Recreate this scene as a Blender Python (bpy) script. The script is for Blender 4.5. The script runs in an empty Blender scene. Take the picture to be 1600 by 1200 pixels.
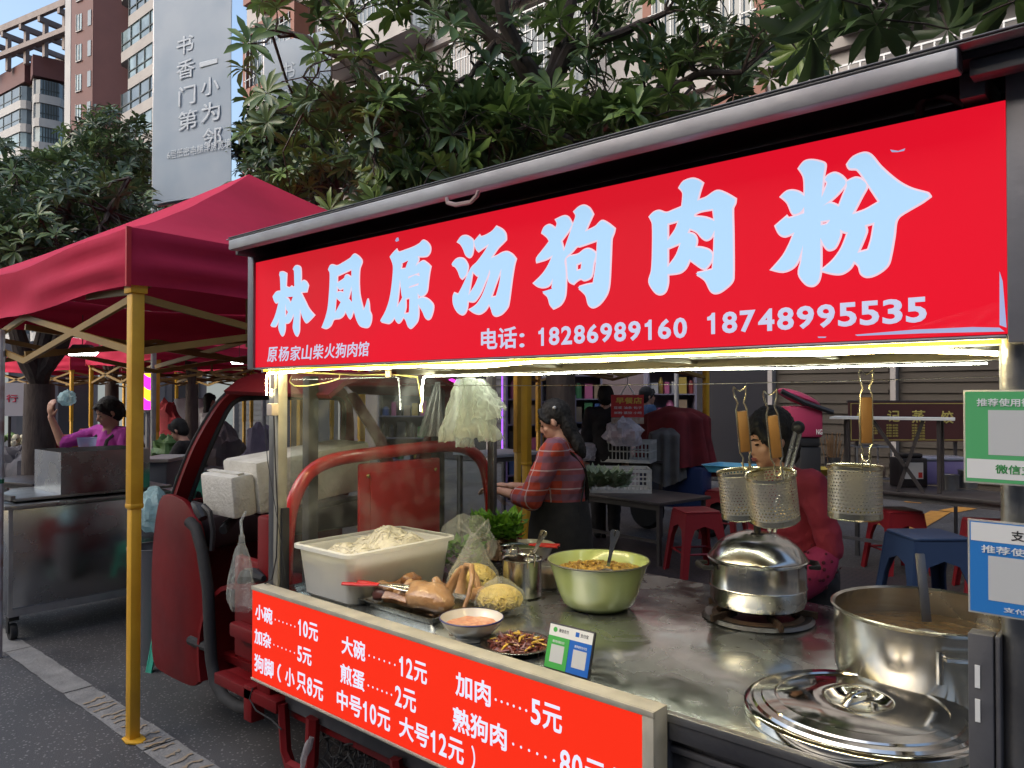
import bpy, bmesh, math, random
from math import sin, cos, pi, radians, sqrt, atan2
from mathutils import Vector, Matrix, noise
V = Vector
S = bpy.context.scene
C = S.collection
R = random.Random(7)

# ------------------------------------------------------------ camera, sky, sun
FX = 1200.0
PITCH = math.atan(17 / 1200)
CAM = V((0, 0, 1.6))
F0 = V((-0.664, 0.748, 0)).normalized()
RT = V((F0.y, -F0.x, 0))
FW = F0 * cos(PITCH) + V((0, 0, 1)) * sin(PITCH)
UP = RT.cross(FW)
cam = bpy.data.cameras.new('camera'); cam.sensor_width = 36; cam.lens = 36 * FX / 1600
cam.clip_start = 0.05; cam.clip_end = 2000
camo = bpy.data.objects.new('camera', cam); C.objects.link(camo)
camo.matrix_world = Matrix.Translation(CAM) @ Matrix((RT, UP, -FW)).transposed().to_4x4()
S.camera = camo

W = bpy.data.worlds.new('World'); S.world = W; W.use_nodes = True
nt = W.node_tree; bg = nt.nodes['Background']
sky = nt.nodes.new('ShaderNodeTexSky'); sky.sky_type = 'NISHITA'; sky.sun_disc = False
SUN_EL, SUN_ROT = radians(36), radians(200)
sky.sun_elevation = SUN_EL; sky.sun_rotation = SUN_ROT
sky.air_density = 1.3; sky.dust_density = 4.0; sky.ozone_density = 2.0
nt.links.new(sky.outputs[0], bg.inputs[0]); bg.inputs[1].default_value = 0.15
sl = bpy.data.lights.new('sun', 'SUN'); sl.energy = 0.5; sl.angle = radians(75); sl.color = (0.95, 0.97, 1.0)
so = bpy.data.objects.new('sun', sl); C.objects.link(so)
sd = V((sin(SUN_ROT) * cos(SUN_EL), cos(SUN_ROT) * cos(SUN_EL), sin(SUN_EL)))
so.rotation_euler = sd.to_track_quat('Z', 'Y').to_euler()
vs = S.view_settings; vs.view_transform = 'Standard'; vs.look = 'None'; vs.exposure = 1.0; vs.gamma = 1
S.cycles.max_bounces = 7; S.cycles.transparent_max_bounces = 14
S.cycles.diffuse_bounces = 3; S.cycles.glossy_bounces = 4; S.cycles.transmission_bounces = 5
S.cycles.sample_clamp_indirect = 6; S.cycles.caustics_reflective = False; S.cycles.caustics_refractive = False

def ray(px, py): return FW + RT * ((px - 800) / FX) - UP * ((py - 600) / FX)
def onY(px, py, y): d = ray(px, py); return CAM + d * (y / d.y)
def onX(px, py, x): d = ray(px, py); return CAM + d * (x / d.x)
def onz(px, py, z): d = ray(px, py); return CAM + d * ((z - 1.6) / d.z)
def atZ(px, py, k):
    d = ray(px, py); return CAM + d * (k / d.dot(F0))
def gnd(px, k): p = atZ(px, 600, k); return V((p.x, p.y, 0))

# ------------------------------------------------------------ objects
def tag(o, label=None, cat=None, group=None, kind=None):
    if label: o['label'] = label
    if cat: o['category'] = cat
    if group: o['group'] = group
    if kind: o['kind'] = kind
    return o
def thing(name, label, cat, loc=(0, 0, 0), group=None):
    o = bpy.data.objects.new(name, None); C.objects.link(o); o.location = loc
    o.empty_display_size = 0.1
    return tag(o, label, cat, group)
def root_loc(o):
    v = V((0, 0, 0))
    while o is not None:
        v = v + V(o.location); o = o.parent
    return v
def copy_tree(o, parent=None):
    c = o.copy(); C.objects.link(c); c.parent = parent
    for ch in list(o.children): copy_tree(ch, c)
    return c
def place(o, loc, rz=0, label=None, sc=None):
    o.location = loc; o.rotation_euler = (0, 0, rz)
    if sc: o.scale = (sc, sc, sc)
    if label: o['label'] = label
    return o

class MB:
    def __init__(s): s.bm = bmesh.new(); s.uv = None
    def v(s, p): return s.bm.verts.new(p)
    def f(s, vs):
        try: return s.bm.faces.new(vs)
        except ValueError: return None
    def quad(s, *ps): return s.f([s.v(p) for p in ps])
    def box(s, x0, x1, y0, y1, z0, z1, M=None):
        P = [V((x, y, z)) for z in (z0, z1) for y in (y0, y1) for x in (x0, x1)]
        if M is not None: P = [M @ p for p in P]
        b = [s.v(p) for p in P]
        for q in ((0, 2, 3, 1), (4, 5, 7, 6), (0, 1, 5, 4), (2, 6, 7, 3), (0, 4, 6, 2), (1, 3, 7, 5)):
            s.f([b[i] for i in q])
        return s
    def cbox(s, c, sz, rz=0, M=None):
        m = Matrix.Translation(V(c)) @ Matrix.Rotation(rz, 4, 'Z')
        if M is not None: m = Matrix.Translation(V(c)) @ M
        x, y, z = sz
        return s.box(-x / 2, x / 2, -y / 2, y / 2, -z / 2, z / 2, m)
    def bar(s, a, b, w, h=None):
        a, b = V(a), V(b); d = b - a; L = d.length
        if L < 1e-6: return s
        q = d.to_track_quat('X', 'Z').to_matrix().to_4x4()
        h = h or w
        return s.box(0, L, -w / 2, w / 2, -h / 2, h / 2, Matrix.Translation(a) @ q)
    def tube(s, pts, r, n=8, closed=False, cap=True, sx=1.0):
        pts = [V(p) for p in pts]; N = len(pts)
        rs = r if isinstance(r, (list, tuple)) else [r] * N
        rings = []; t0 = None; nv = None
        for i, p in enumerate(pts):
            if closed: t = pts[(i + 1) % N] - pts[i - 1]
            else: t = pts[min(i + 1, N - 1)] - pts[max(i - 1, 0)]
            if t.length < 1e-9: t = V((0, 0, 1))
            t.normalize()
            if nv is None:
                nv = t.orthogonal().normalized() if abs(t.z) > .9 else t.cross(V((0, 0, 1))).normalized()
            else:
                nv = nv - t * nv.dot(t)
                nv = nv.normalized() if nv.length > 1e-6 else t.orthogonal().normalized()
            b = t.cross(nv)
            rings.append([s.v(p + nv * (cos(2 * pi * k / n) * rs[i]) + b * (sin(2 * pi * k / n) * rs[i] * sx)) for k in range(n)])
        for i in range(N if closed else N - 1):
            A, B = rings[i], rings[(i + 1) % N]
            for k in range(n): s.f([A[k], A[(k + 1) % n], B[(k + 1) % n], B[k]])
        if cap and not closed:
            s.f(list(reversed(rings[0]))); s.f(rings[-1])
        return s
    def lathe(s, prof, c=(0, 0, 0), n=32, M=None, cap0=False, cap1=False, uv=False, sy=1.0, wob=None):
        c = V(c); rings = []
        for r, z in prof:
            if r < 1e-5:
                p = V((0, 0, z)); p = (M @ p if M is not None else p) + c
                rings.append([s.v(p)]); continue
            ring = []
            for k in range(n):
                a = 2 * pi * k / n; rr = r * (1 + (wob(a, z) if wob else 0))
                p = V((cos(a) * rr, sin(a) * rr * sy, z)); p = (M @ p if M is not None else p) + c
                ring.append(s.v(p))
            rings.append(ring)
        L = None
        if uv: L = s.bm.loops.layers.uv.verify()
        acc = [0]
        for i in range(1, len(prof)): acc.append(acc[-1] + math.hypot(prof[i][0] - prof[i - 1][0], prof[i][1] - prof[i - 1][1]))
        for i in range(len(rings) - 1):
            A, B = rings[i], rings[i + 1]
            for k in range(n):
                k2 = (k + 1) % n
                if len(A) == 1 and len(B) == 1: continue
                if len(A) == 1: f = s.f([A[0], B[k2], B[k]])
                elif len(B) == 1: f = s.f([A[k], A[k2], B[0]])
                else:
                    f = s.f([A[k], A[k2], B[k2], B[k]])
                    if L and f:
                        for lp, (u, w) in zip(f.loops, ((k, acc[i]), (k + 1, acc[i]), (k + 1, acc[i + 1]), (k, acc[i + 1]))):
                            lp[L].uv = (u / n, w)
        if cap0 and len(rings[0]) > 1: s.f(list(reversed(rings[0])))
        if cap1 and len(rings[-1]) > 1: s.f(rings[-1])
        return s
    def ell(s, c, r, M=None, n=12, m=8):
        c = V(c); r = V(r) if not isinstance(r, (int, float)) else V((r, r, r))
        rings = []
        for i in range(m + 1):
            t = pi * i / m
            if i in (0, m): ps = [V((0, 0, cos(t) * r.z))]
            else: ps = [V((sin(t) * cos(2 * pi * k / n) * r.x, sin(t) * sin(2 * pi * k / n) * r.y, cos(t) * r.z)) for k in range(n)]
            rings.append([s.v((M @ p if M is not None else p) + c) for p in ps])
        for i in range(m):
            A, B = rings[i], rings[i + 1]
            for k in range(n):
                k2 = (k + 1) % n
                if len(A) == 1: s.f([A[0], B[k], B[k2]])
                elif len(B) == 1: s.f([A[k], B[0], A[k2]])
                else: s.f([A[k], B[k], B[k2], A[k2]])
        return s
    def cone(s, a, ra, b, rb, n=12):
        s.tube([a, b], [ra, rb], n); s.ell(a, ra, n=n, m=6); s.ell(b, rb, n=n, m=6); return s
    def grid(s, fn, nu, nv, uv=False):
        g = [[s.v(fn(i / nu, j / nv)) for j in range(nv + 1)] for i in range(nu + 1)]
        L = s.bm.loops.layers.uv.verify() if uv else None
        for i in range(nu):
            for j in range(nv):
                f = s.f([g[i][j], g[i + 1][j], g[i + 1][j + 1], g[i][j + 1]])
                if L and f:
                    for lp, q in zip(f.loops, ((i, j), (i + 1, j), (i + 1, j + 1), (i, j + 1))): lp[L].uv = (q[0] / nu, q[1] / nv)
        return g
    def prism(s, pts, axis, a, b, M=None):
        def mk(p, t):
            q = {'x': (t, p[0], p[1]), 'y': (p[0], t, p[1]), 'z': (p[0], p[1], t)}[axis]
            return M @ V(q) if M is not None else V(q)
        A = [s.v(mk(p, a)) for p in pts]; B = [s.v(mk(p, b)) for p in pts]; n = len(pts)
        s.f(A); s.f(list(reversed(B)))
        for i in range(n): s.f([A[i], B[i], B[(i + 1) % n], A[(i + 1) % n]])
        return s
    def jitter(s, amp, sc=8.0, seed=0):
        for v in s.bm.verts:
            d = noise.noise_vector(v.co * sc + V((seed, seed * 2, 0)))
            v.co += d * amp
        return s
    def build(s, name, mat, parent=None, smooth=True, bevel=0, thick=0, sub=0, remesh=0, disp=None, mods=(), ang=40, recalc=True):
        if recalc: bmesh.ops.recalc_face_normals(s.bm, faces=s.bm.faces[:])
        if bevel and not remesh:
            es = [e for e in s.bm.edges if len(e.link_faces) == 2 and e.calc_face_angle(0) > radians(50)]
            try: bmesh.ops.bevel(s.bm, geom=es, offset=bevel, segments=2, affect='EDGES', profile=.5, clamp_overlap=True)
            except Exception: pass
        off = root_loc(parent) if parent is not None else V((0, 0, 0))
        if off.length > 0:
            for v in s.bm.verts: v.co -= off
        me = bpy.data.meshes.new(name); s.bm.to_mesh(me); s.bm.free()
        o = bpy.data.objects.new(name, me); C.objects.link(o)
        if parent is not None: o.parent = parent
        if isinstance(mat, (list, tuple)):
            for m in mat: me.materials.append(m)
        else: me.materials.append(mat)
        if remesh:
            md = o.modifiers.new('r', 'REMESH'); md.mode = 'VOXEL'; md.voxel_size = remesh
            md = o.modifiers.new('s', 'SMOOTH'); md.factor = .5; md.iterations = 5
        if sub: md = o.modifiers.new('u', 'SUBSURF'); md.levels = sub; md.render_levels = sub
        if disp:
            t = bpy.data.textures.new('d', 'CLOUDS'); t.noise_scale = disp[1]; t.noise_depth = 2
            md = o.modifiers.new('d', 'DISPLACE'); md.texture = t; md.strength = disp[0]; md.mid_level = .5
        if thick: md = o.modifiers.new('t', 'SOLIDIFY'); md.thickness = thick; md.offset = 0
        if remesh or sub or disp or thick:
            dg = bpy.context.evaluated_depsgraph_get(); dg.update()
            ne = bpy.data.meshes.new_from_object(o.evaluated_get(dg)); ne.name = name
            o.modifiers.clear(); o.data = ne; me = ne
        if smooth:
            for p in me.polygons: p.use_smooth = True
            if ang: me.set_sharp_from_angle(angle=radians(ang))
        return o

# ------------------------------------------------------------ materials
MATS = {}
def mat(name, col, rough=.6, metal=0, col2=None, nsc=6, bump=0, bsc=30, emit=None, es=0, spec=None, trans=0, alpha=1, coat=0, contrast=.35, tint=None, detail=5, stretch=None, rvar=0):
    if name in MATS: return MATS[name]
    m = bpy.data.materials.new(name); m.use_nodes = True; MATS[name] = m
    t = m.node_tree; b = t.nodes['Principled BSDF']; L = t.links.new
    b.inputs['Base Color'].default_value = (*col, 1); b.inputs['Roughness'].default_value = rough
    b.inputs['Metallic'].default_value = metal
    if spec is not None: b.inputs['Specular IOR Level'].default_value = spec
    if trans: b.inputs['Transmission Weight'].default_value = trans
    if coat: b.inputs['Coat Weight'].default_value = coat; b.inputs['Coat Roughness'].default_value = .1
    b.inputs['Alpha'].default_value = alpha
    if emit: b.inputs['Emission Color'].default_value = (*emit, 1); b.inputs['Emission Strength'].default_value = es
    if col2 or bump or rvar:
        tc = t.nodes.new('ShaderNodeTexCoord'); src = tc.outputs['Object']
        if stretch:
            mp = t.nodes.new('ShaderNodeMapping'); mp.inputs['Scale'].default_value = stretch; L(src, mp.inputs[0]); src = mp.outputs[0]
    if col2:
        n = t.nodes.new('ShaderNodeTexNoise'); n.inputs['Scale'].default_value = nsc; n.inputs['Detail'].default_value = detail; L(src, n.inputs[0])
        r = t.nodes.new('ShaderNodeValToRGB'); r.color_ramp.elements[0].position = .5 - contrast / 2; r.color_ramp.elements[1].position = .5 + contrast / 2
        r.color_ramp.elements[0].color = (*col, 1); r.color_ramp.elements[1].color = (*col2, 1)
        L(n.outputs[0], r.inputs[0]); L(r.outputs[0], b.inputs['Base Color'])
    if rvar:
        n = t.nodes.new('ShaderNodeTexNoise'); n.inputs['Scale'].default_value = nsc * 1.7; n.inputs['Detail'].default_value = 6; L(src, n.inputs[0])
        mr = t.nodes.new('ShaderNodeMapRange'); mr.inputs[1].default_value = .3; mr.inputs[2].default_value = .7
        mr.inputs[3].default_value = max(.02, rough - rvar); mr.inputs[4].default_value = rough + rvar; L(n.outputs[0], mr.inputs[0]); L(mr.outputs[0], b.inputs['Roughness'])
    if bump:
        n = t.nodes.new('ShaderNodeTexNoise'); n.inputs['Scale'].default_value = bsc; n.inputs['Detail'].default_value = 4; L(src, n.inputs[0])
        bp = t.nodes.new('ShaderNodeBump'); bp.inputs['Strength'].default_value = bump; bp.inputs['Distance'].default_value = .01; L(n.outputs[0], bp.inputs['Height']); L(bp.outputs[0], b.inputs['Normal'])
    return m
def film(name, col, opac=.5, rough=.25, bump=.6, bsc=25, transl=.4, tcol=(1, 1, 1)):
    """thin plastic: part clear, part milky and shiny"""
    if name in MATS: return MATS[name]
    m = bpy.data.materials.new(name); m.use_nodes = True; MATS[name] = m
    t = m.node_tree; t.nodes.clear(); L = t.links.new
    out = t.nodes.new('ShaderNodeOutputMaterial'); tr = t.nodes.new('ShaderNodeBsdfTransparent'); tr.inputs[0].default_value = (*tcol, 1)
    p = t.nodes.new('ShaderNodeBsdfPrincipled'); p.inputs['Base Color'].default_value = (*col, 1); p.inputs['Roughness'].default_value = rough
    tl = t.nodes.new('ShaderNodeBsdfTranslucent'); tl.inputs[0].default_value = (*col, 1)
    mx = t.nodes.new('ShaderNodeMixShader'); mx.inputs[0].default_value = transl; L(p.outputs[0], mx.inputs[1]); L(tl.outputs[0], mx.inputs[2])
    m2 = t.nodes.new('ShaderNodeMixShader'); L(tr.outputs[0], m2.inputs[1]); L(mx.outputs[0], m2.inputs[2])
    lw = t.nodes.new('ShaderNodeLayerWeight'); lw.inputs[0].default_value = .5
    mr = t.nodes.new('ShaderNodeMapRange'); mr.inputs[3].default_value = opac * .75; mr.inputs[4].default_value = min(1, opac * 1.7)
    L(lw.outputs['Facing'], mr.inputs[0]); L(mr.outputs[0], m2.inputs[0])
    if bump:
        tc = t.nodes.new('ShaderNodeTexCoord'); n = t.nodes.new('ShaderNodeTexNoise'); n.inputs['Scale'].default_value = bsc; n.inputs['Distortion'].default_value = 1.5
        L(tc.outputs['Object'], n.inputs[0]); bp = t.nodes.new('ShaderNodeBump'); bp.inputs['Strength'].default_value = bump; bp.inputs['Distance'].default_value = .02
        L(n.outputs[0], bp.inputs['Height']); L(bp.outputs[0], p.inputs['Normal']); L(bp.outputs[0], lw.inputs['Normal'])
    L(m2.outputs[0], out.inputs[0]); return m
def glassmat(name, tint=(.93, .97, .96), dirt=.1, refl=.9):
    if name in MATS: return MATS[name]
    m = bpy.data.materials.new(name); m.use_nodes = True; MATS[name] = m
    t = m.node_tree; t.nodes.clear(); L = t.links.new
    out = t.nodes.new('ShaderNodeOutputMaterial'); tr = t.nodes.new('ShaderNodeBsdfTransparent'); tr.inputs[0].default_value = (*tint, 1)
    gl = t.nodes.new('ShaderNodeBsdfGlossy'); gl.inputs['Roughness'].default_value = .03; gl.inputs[0].default_value = (refl, refl, refl, 1)
    fr = t.nodes.new('ShaderNodeFresnel'); fr.inputs[0].default_value = 1.5
    ge = t.nodes.new('ShaderNodeNewGeometry'); iv = t.nodes.new('ShaderNodeMath'); iv.operation = 'SUBTRACT'; iv.inputs[0].default_value = 1; L(ge.outputs['Backfacing'], iv.inputs[1]); ml = t.nodes.new('ShaderNodeMath'); ml.operation = 'MULTIPLY'; L(fr.outputs[0], ml.inputs[0]); L(iv.outputs[0], ml.inputs[1])
    mx = t.nodes.new('ShaderNodeMixShader'); L(ml.outputs[0], mx.inputs[0]); L(tr.outputs[0], mx.inputs[1]); L(gl.outputs[0], mx.inputs[2])
    df = t.nodes.new('ShaderNodeBsdfDiffuse'); df.inputs[0].default_value = (.6, .6, .6, 1)
    m2 = t.nodes.new('ShaderNodeMixShader'); L(mx.outputs[0], m2.inputs[1]); L(df.outputs[0], m2.inputs[2])
    tc = t.nodes.new('ShaderNodeTexCoord'); n = t.nodes.new('ShaderNodeTexNoise'); n.inputs['Scale'].default_value = 9; n.inputs['Detail'].default_value = 9
    L(tc.outputs['Object'], n.inputs[0]); mr = t.nodes.new('ShaderNodeMapRange'); mr.inputs[1].default_value = .45; mr.inputs[2].default_value = .8; mr.inputs[3].default_value = dirt * .25; mr.inputs[4].default_value = dirt * 2
    L(n.outputs[0], mr.inputs[0]); L(mr.outputs[0], m2.inputs[0]); L(m2.outputs[0], out.inputs[0]); return m
def emis(name, col, s, refl=True):
    return mat(name, tuple(.10 * c for c in col), .7, spec=.15, emit=col, es=s * .5)

steel = mat('brushed_steel', (.50, .50, .49), .28, 1, (.38, .38, .37), 5, bump=.08, bsc=120, rvar=.1)
steel_worn = mat('worn_steel', (.42, .42, .41), .36, .95, (.27, .26, .25), 4, bump=.15, bsc=60, rvar=.14)
steel_dark = mat('grimy_steel', (.22, .22, .23), .42, .9, (.10, .10, .11), 3, bump=.15, bsc=40, rvar=.12)
chrome = mat('polished_steel', (.60, .59, .56), .20, 1, (.48, .47, .44), 6, bump=.05, bsc=20, rvar=.09)
alu = mat('dull_aluminium', (.45, .45, .46), .5, .8, (.33, .33, .35), 6, bump=.1, bsc=50)
frame_gray = mat('grey_frame', (.14, .14, .15), .5, .5, (.09, .09, .10), 7, bump=.15, bsc=30)
black = mat('black_plastic', (.02, .02, .022), .45)
rubber = mat('black_rubber', (.025, .025, .026), .8, bump=.3)
white_pl = mat('white_plastic', (.75, .75, .72), .4)
redpaint = mat('red_cab_paint', (.17, .006, .008), .5, 0, (.11, .005, .007), 3, spec=.25, bump=.05, rvar=.1)
yellowpaint = mat('yellow_leg_paint', (.72, .40, .03), .45, 0, (.58, .30, .02), 5, bump=.1)
wood = mat('wooden_handle', (.24, .13, .05), .5, 0, (.15, .075, .03), 20, stretch=(1, 1, .15))
skin = mat('skin', (.56, .33, .24), .5, 0, (.50, .27, .19), 14, bump=.1, bsc=90)
hairm = mat('black_hair', (.004, .0035, .0035), .7, 0, (.008, .007, .0065), 60, bump=.5, bsc=160, stretch=(1, 1, .12))
# ------------------------------------------------------------ ground and sky setting
def ground_mat():
    m = bpy.data.materials.new('wet_asphalt'); m.use_nodes = True; t = m.node_tree; b = t.nodes['Principled BSDF']; L = t.links.new
    tc = t.nodes.new('ShaderNodeTexCoord')
    n1 = t.nodes.new('ShaderNodeTexNoise'); n1.inputs['Scale'].default_value = 1.3; n1.inputs['Detail'].default_value = 6; L(tc.outputs['Object'], n1.inputs[0])
    n2 = t.nodes.new('ShaderNodeTexVoronoi'); n2.inputs['Scale'].default_value = 48; L(tc.outputs['Object'], n2.inputs[0])
    n3 = t.nodes.new('ShaderNodeTexNoise'); n3.inputs['Scale'].default_value = 240; L(tc.outputs['Object'], n3.inputs[0])
    r = t.nodes.new('ShaderNodeValToRGB'); r.color_ramp.elements[0].position = .3; r.color_ramp.elements[1].position = .75
    r.color_ramp.elements[0].color = (.045, .045, .048, 1); r.color_ramp.elements[1].color = (.105, .10, .102, 1); L(n1.outputs[0], r.inputs[0])
    r2 = t.nodes.new('ShaderNodeValToRGB'); r2.color_ramp.elements[0].position = 0; r2.color_ramp.elements[1].position = .30
    r2.color_ramp.elements[0].color = (.5, .48, .46, 1); r2.color_ramp.elements[1].color = (0, 0, 0, 1); L(n2.outputs['Distance'], r2.inputs[0])
    ad = t.nodes.new('ShaderNodeMixRGB'); ad.blend_type = 'ADD'; ad.inputs[0].default_value = .6; L(r.outputs[0], ad.inputs[1]); L(r2.outputs[0], ad.inputs[2])
    L(ad.outputs[0], b.inputs['Base Color'])
    mr = t.nodes.new('ShaderNodeMapRange'); mr.inputs[1].default_value = .35; mr.inputs[2].default_value = .65; mr.inputs[3].default_value = .45; mr.inputs[4].default_value = .8
    L(n1.outputs[0], mr.inputs[0]); L(mr.outputs[0], b.inputs['Roughness'])
    bp = t.nodes.new('ShaderNodeBump'); bp.inputs['Strength'].default_value = .9; bp.inputs['Distance'].default_value = .006; L(n3.outputs[0], bp.inputs['Height']); L(bp.outputs[0], b.inputs['Normal'])
    return m
g = MB(); g.quad((-300, -60, 0), (120, -60, 0), (120, 300, 0), (-300, 300, 0))
tag(g.build('ground', ground_mat(), smooth=False), 'dark asphalt ground under the stalls', 'ground', kind='structure')

# pale kerb strip with chips: runs from left of picture towards the camera
p0 = onz(-60, 975, 0); p1 = onz(330, 1235, 0)
q0 = onz(-60, 925, 0); q1 = onz(400, 1235, 0)
kerbm = mat('kerb_concrete', (.30, .29, .275), .85, 0, (.17, .165, .16), 9, bump=.6, bsc=60, contrast=.5)
d = (onz(250, 1187, 0) - onz(0, 1010, 0)); d.z = 0; d.normalize()
n_ = V((d.y, -d.x, 0))
mid = onz(130, 1085, 0)
w = 0.15
k = MB()
rk = random.Random(3)
a0 = -9.0; seg = 0
while a0 < 2.4:
    L_ = .98
    lo = [mid + d * (a0 + t * L_ / 12) + n_ * (-w / 2 + rk.uniform(-.005, .005)) for t in range(13)]
    hi = [mid + d * (a0 + t * L_ / 12) + n_ * (w / 2 + rk.uniform(-.005, .005)) for t in range(13)]
    A = [k.v((p.x, p.y, .006)) for p in lo]; B = [k.v((p.x, p.y, .006)) for p in hi]
    for t in range(12): k.f([A[t], A[t + 1], B[t + 1], B[t]])
    a0 += L_ + .012
tag(k.build('kerb_strip', kerbm, smooth=False), 'pale worn concrete kerb strip set in the asphalt', 'kerb', kind='structure')
ym = mat('worn_yellow_paint', (.36, .25, .14), .85, 0, (.30, .27, .23), 40, bump=.3)
k = MB()
for i in range(22):
    a = .15 + i * .075 + rk.uniform(-.025, .025); sk_ = rk.uniform(-.02, .05); ln_ = rk.uniform(.45, .95)
    pts = []
    for t in range(7):
        off = -w / 2 + w * t / 6
        p = mid + d * (a + .012 * noise.noise(V((t * .8, i * 3.1, 0))) * 2 + sk_ * (t / 6)) + n_ * off * ln_
        pts.append(V((p.x, p.y, .0105)))
    wd = [rk.uniform(.004, .012) for _ in range(7)]
    for t in range(6):
        k.quad(pts[t] - d * wd[t], pts[t + 1] - d * wd[t + 1], pts[t + 1] + d * wd[t + 1], pts[t] + d * wd[t])
tag(k.build('kerb_paint', ym, smooth=False), 'worn yellow paint smears across the kerb strip', 'road marking', kind='structure')

# brick paving behind the food cart
def brick_mat():
    m = bpy.data.materials.new('brick_paving'); m.use_nodes = True; t = m.node_tree; b = t.nodes['Principled BSDF']; L = t.links.new
    tc = t.nodes.new('ShaderNodeTexCoord'); br = t.nodes.new('ShaderNodeTexBrick'); br.inputs['Scale'].default_value = 5
    br.inputs['Color1'].default_value = (.07, .05, .05, 1); br.inputs['Color2'].default_value = (.045, .036, .04, 1); br.inputs['Mortar'].default_value = (.02, .02, .02, 1); br.inputs['Mortar Size'].default_value = .03
    L(tc.outputs['Object'], br.inputs[0]); L(br.outputs[0], b.inputs['Base Color']); b.inputs['Roughness'].default_value = .55
    bp = t.nodes.new('ShaderNodeBump'); bp.inputs['Strength'].default_value = .5; bp.inputs['Distance'].default_value = .01; L(br.outputs[1], bp.inputs['Height']); bp.invert = True; L(bp.outputs[0], b.inputs['Normal'])
    return m
g = MB(); g.quad((-9, 3.0, .005), (4, 3.0, .005), (4, 7.4, .005), (-9, 7.4, .005))
tag(g.build('brick_pavement', brick_mat(), smooth=False), 'dark brick paving behind the food cart', 'pavement', kind='structure')
om = mat('orange_road_paint', (.55, .27, .05), .7, 0, (.40, .18, .04), 12, bump=.2)
k = MB()
def stripe(a, b, wd):
    a = onz(*a, 0); b = onz(*b, 0); dd = (b - a).normalized(); nn = V((dd.y, -dd.x, 0)) * wd
    k.quad(*(V((p.x, p.y, .009)) for p in (a - nn, b - nn, b + nn, a + nn)))
for a, b, wd in (((1000, 738), (1105, 732), .15), ((1005, 765), (1100, 745), .16), ((1385, 822), (1412, 814), .12), ((1425, 786), (1462, 776), .12),
                 ((1420, 828), (1470, 800), .12), ((1060, 733), (1010, 766), .08), ((1480, 800), (1560, 785), .12), ((1240, 760), (1330, 742), .14)):
    stripe(a, b, wd)
tag(k.build('road_markings', om, smooth=False), 'orange hatched road markings beyond the stalls', 'road marking', kind='structure')
# ------------------------------------------------------------ lettering
def text_me(body, bold=.02, shear=0.0):
    if body == '1':
        me = bpy.data.meshes.new('one')
        P = [(.24, 0), (.40, 0), (.40, .72), (.27, .72), (.235, .655), (.17, .61), (.08, .59), (.08, .475), (.24, .475)]
        me.from_pydata([(x, y, .01) for x, y in P], [], [(0, 1, 2, 3, 8), (3, 4, 5, 6, 7, 8)]); return me
    cu = bpy.data.curves.new('t', 'FONT'); cu.body = body; cu.size = 1; cu.shear = shear
    cu.resolution_u = 3
    if bold: cu.bevel_depth = bold; cu.bevel_resolution = 0
    o = bpy.data.objects.new('t', cu); C.objects.link(o)
    dg = bpy.context.evaluated_depsgraph_get(); dg.update()
    me = bpy.data.meshes.new_from_object(o.evaluated_get(dg))
    bpy.data.objects.remove(o); bpy.data.curves.remove(cu)
    return me
def lettering(items, name, m, parent, O, U, N, bold=.022, depth=.0012, up=V((0, 0, 1))):
    """items: (text, u0, u1, v0, h[, bold, shear]) laid on the plane O + u*U + v*up, raised along N"""
    bm = bmesh.new()
    for it in items:
        tx, u0, u1, v0, h = it[:5]; bo = it[5] if len(it) > 5 else bold; sh = it[6] if len(it) > 6 else 0
        me = text_me(tx, bo, sh)
        xs = [v.co.x for v in me.vertices]; ys = [v.co.y for v in me.vertices]; zs = [v.co.z for v in me.vertices]
        if not xs: continue
        x0, x1, y0, y1 = min(xs), max(xs), min(ys), max(ys); zz = max(max(zs), 1e-6)
        sx = (u1 - u0) / (x1 - x0) if u1 is not None else h / (y1 - y0)
        for v in me.vertices:
            u = u0 + (v.co.x - x0) * sx; w_ = v0 + (v.co.y - y0) / (y1 - y0) * h
            v.co = O + U * u + up * w_ + N * (depth * (v.co.z / zz) + depth)
        bm.from_mesh(me); bpy.data.meshes.remove(me)
    mb = MB(); mb.bm.free(); mb.bm = bm
    return mb.build(name, m, parent, smooth=False, recalc=False)

def digits(st, u0, u1, v0, h, bo=.03, wide=None):
    """evenly spaced figures; the 1 has its flag"""
    n = len(st); adv = (u1 - u0) / n; out = []
    for i, c_ in enumerate(st):
        a = u0 + adv * i
        if c_ == '1': out.append((c_, a + adv * .22, a + adv * .68, v0, h, bo, 0))
        elif c_ in '元/斤': out.append((c_, a + adv * .02, a + adv * .98, v0 - h * .04, h * 1.08, .022, 0))
        else: out.append((c_, a + adv * .07, a + adv * .93, v0, h, bo, 0))
    return out
def price(st, u1, v0, h, em):
    """right-aligned price such as 10 yuan: narrow figures, full-width characters"""
    ws = [em * (.55 if c_.isdigit() else (.45 if c_ == '/' else 1.0)) for c_ in st]; a = u1 - sum(ws); u0 = a; out = []
    for c_, w_ in zip(st, ws):
        if c_ == '1': out.append((c_, a + w_ * .18, a + w_ * .68, v0, h * .95, .022, 0))
        elif c_.isdigit(): out.append((c_, a + w_ * .07, a + w_ * .93, v0, h * .95, .022, 0))
        elif c_ == '/': out.append((c_, a + w_ * .1, a + w_ * .9, v0 - h * .05, h * 1.05, .015, 0))
        else: out.append((c_, a + w_ * .05, a + w_ * .97, v0 - h * .02, h, .022, 0))
        a += w_
    return out, u0

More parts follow.
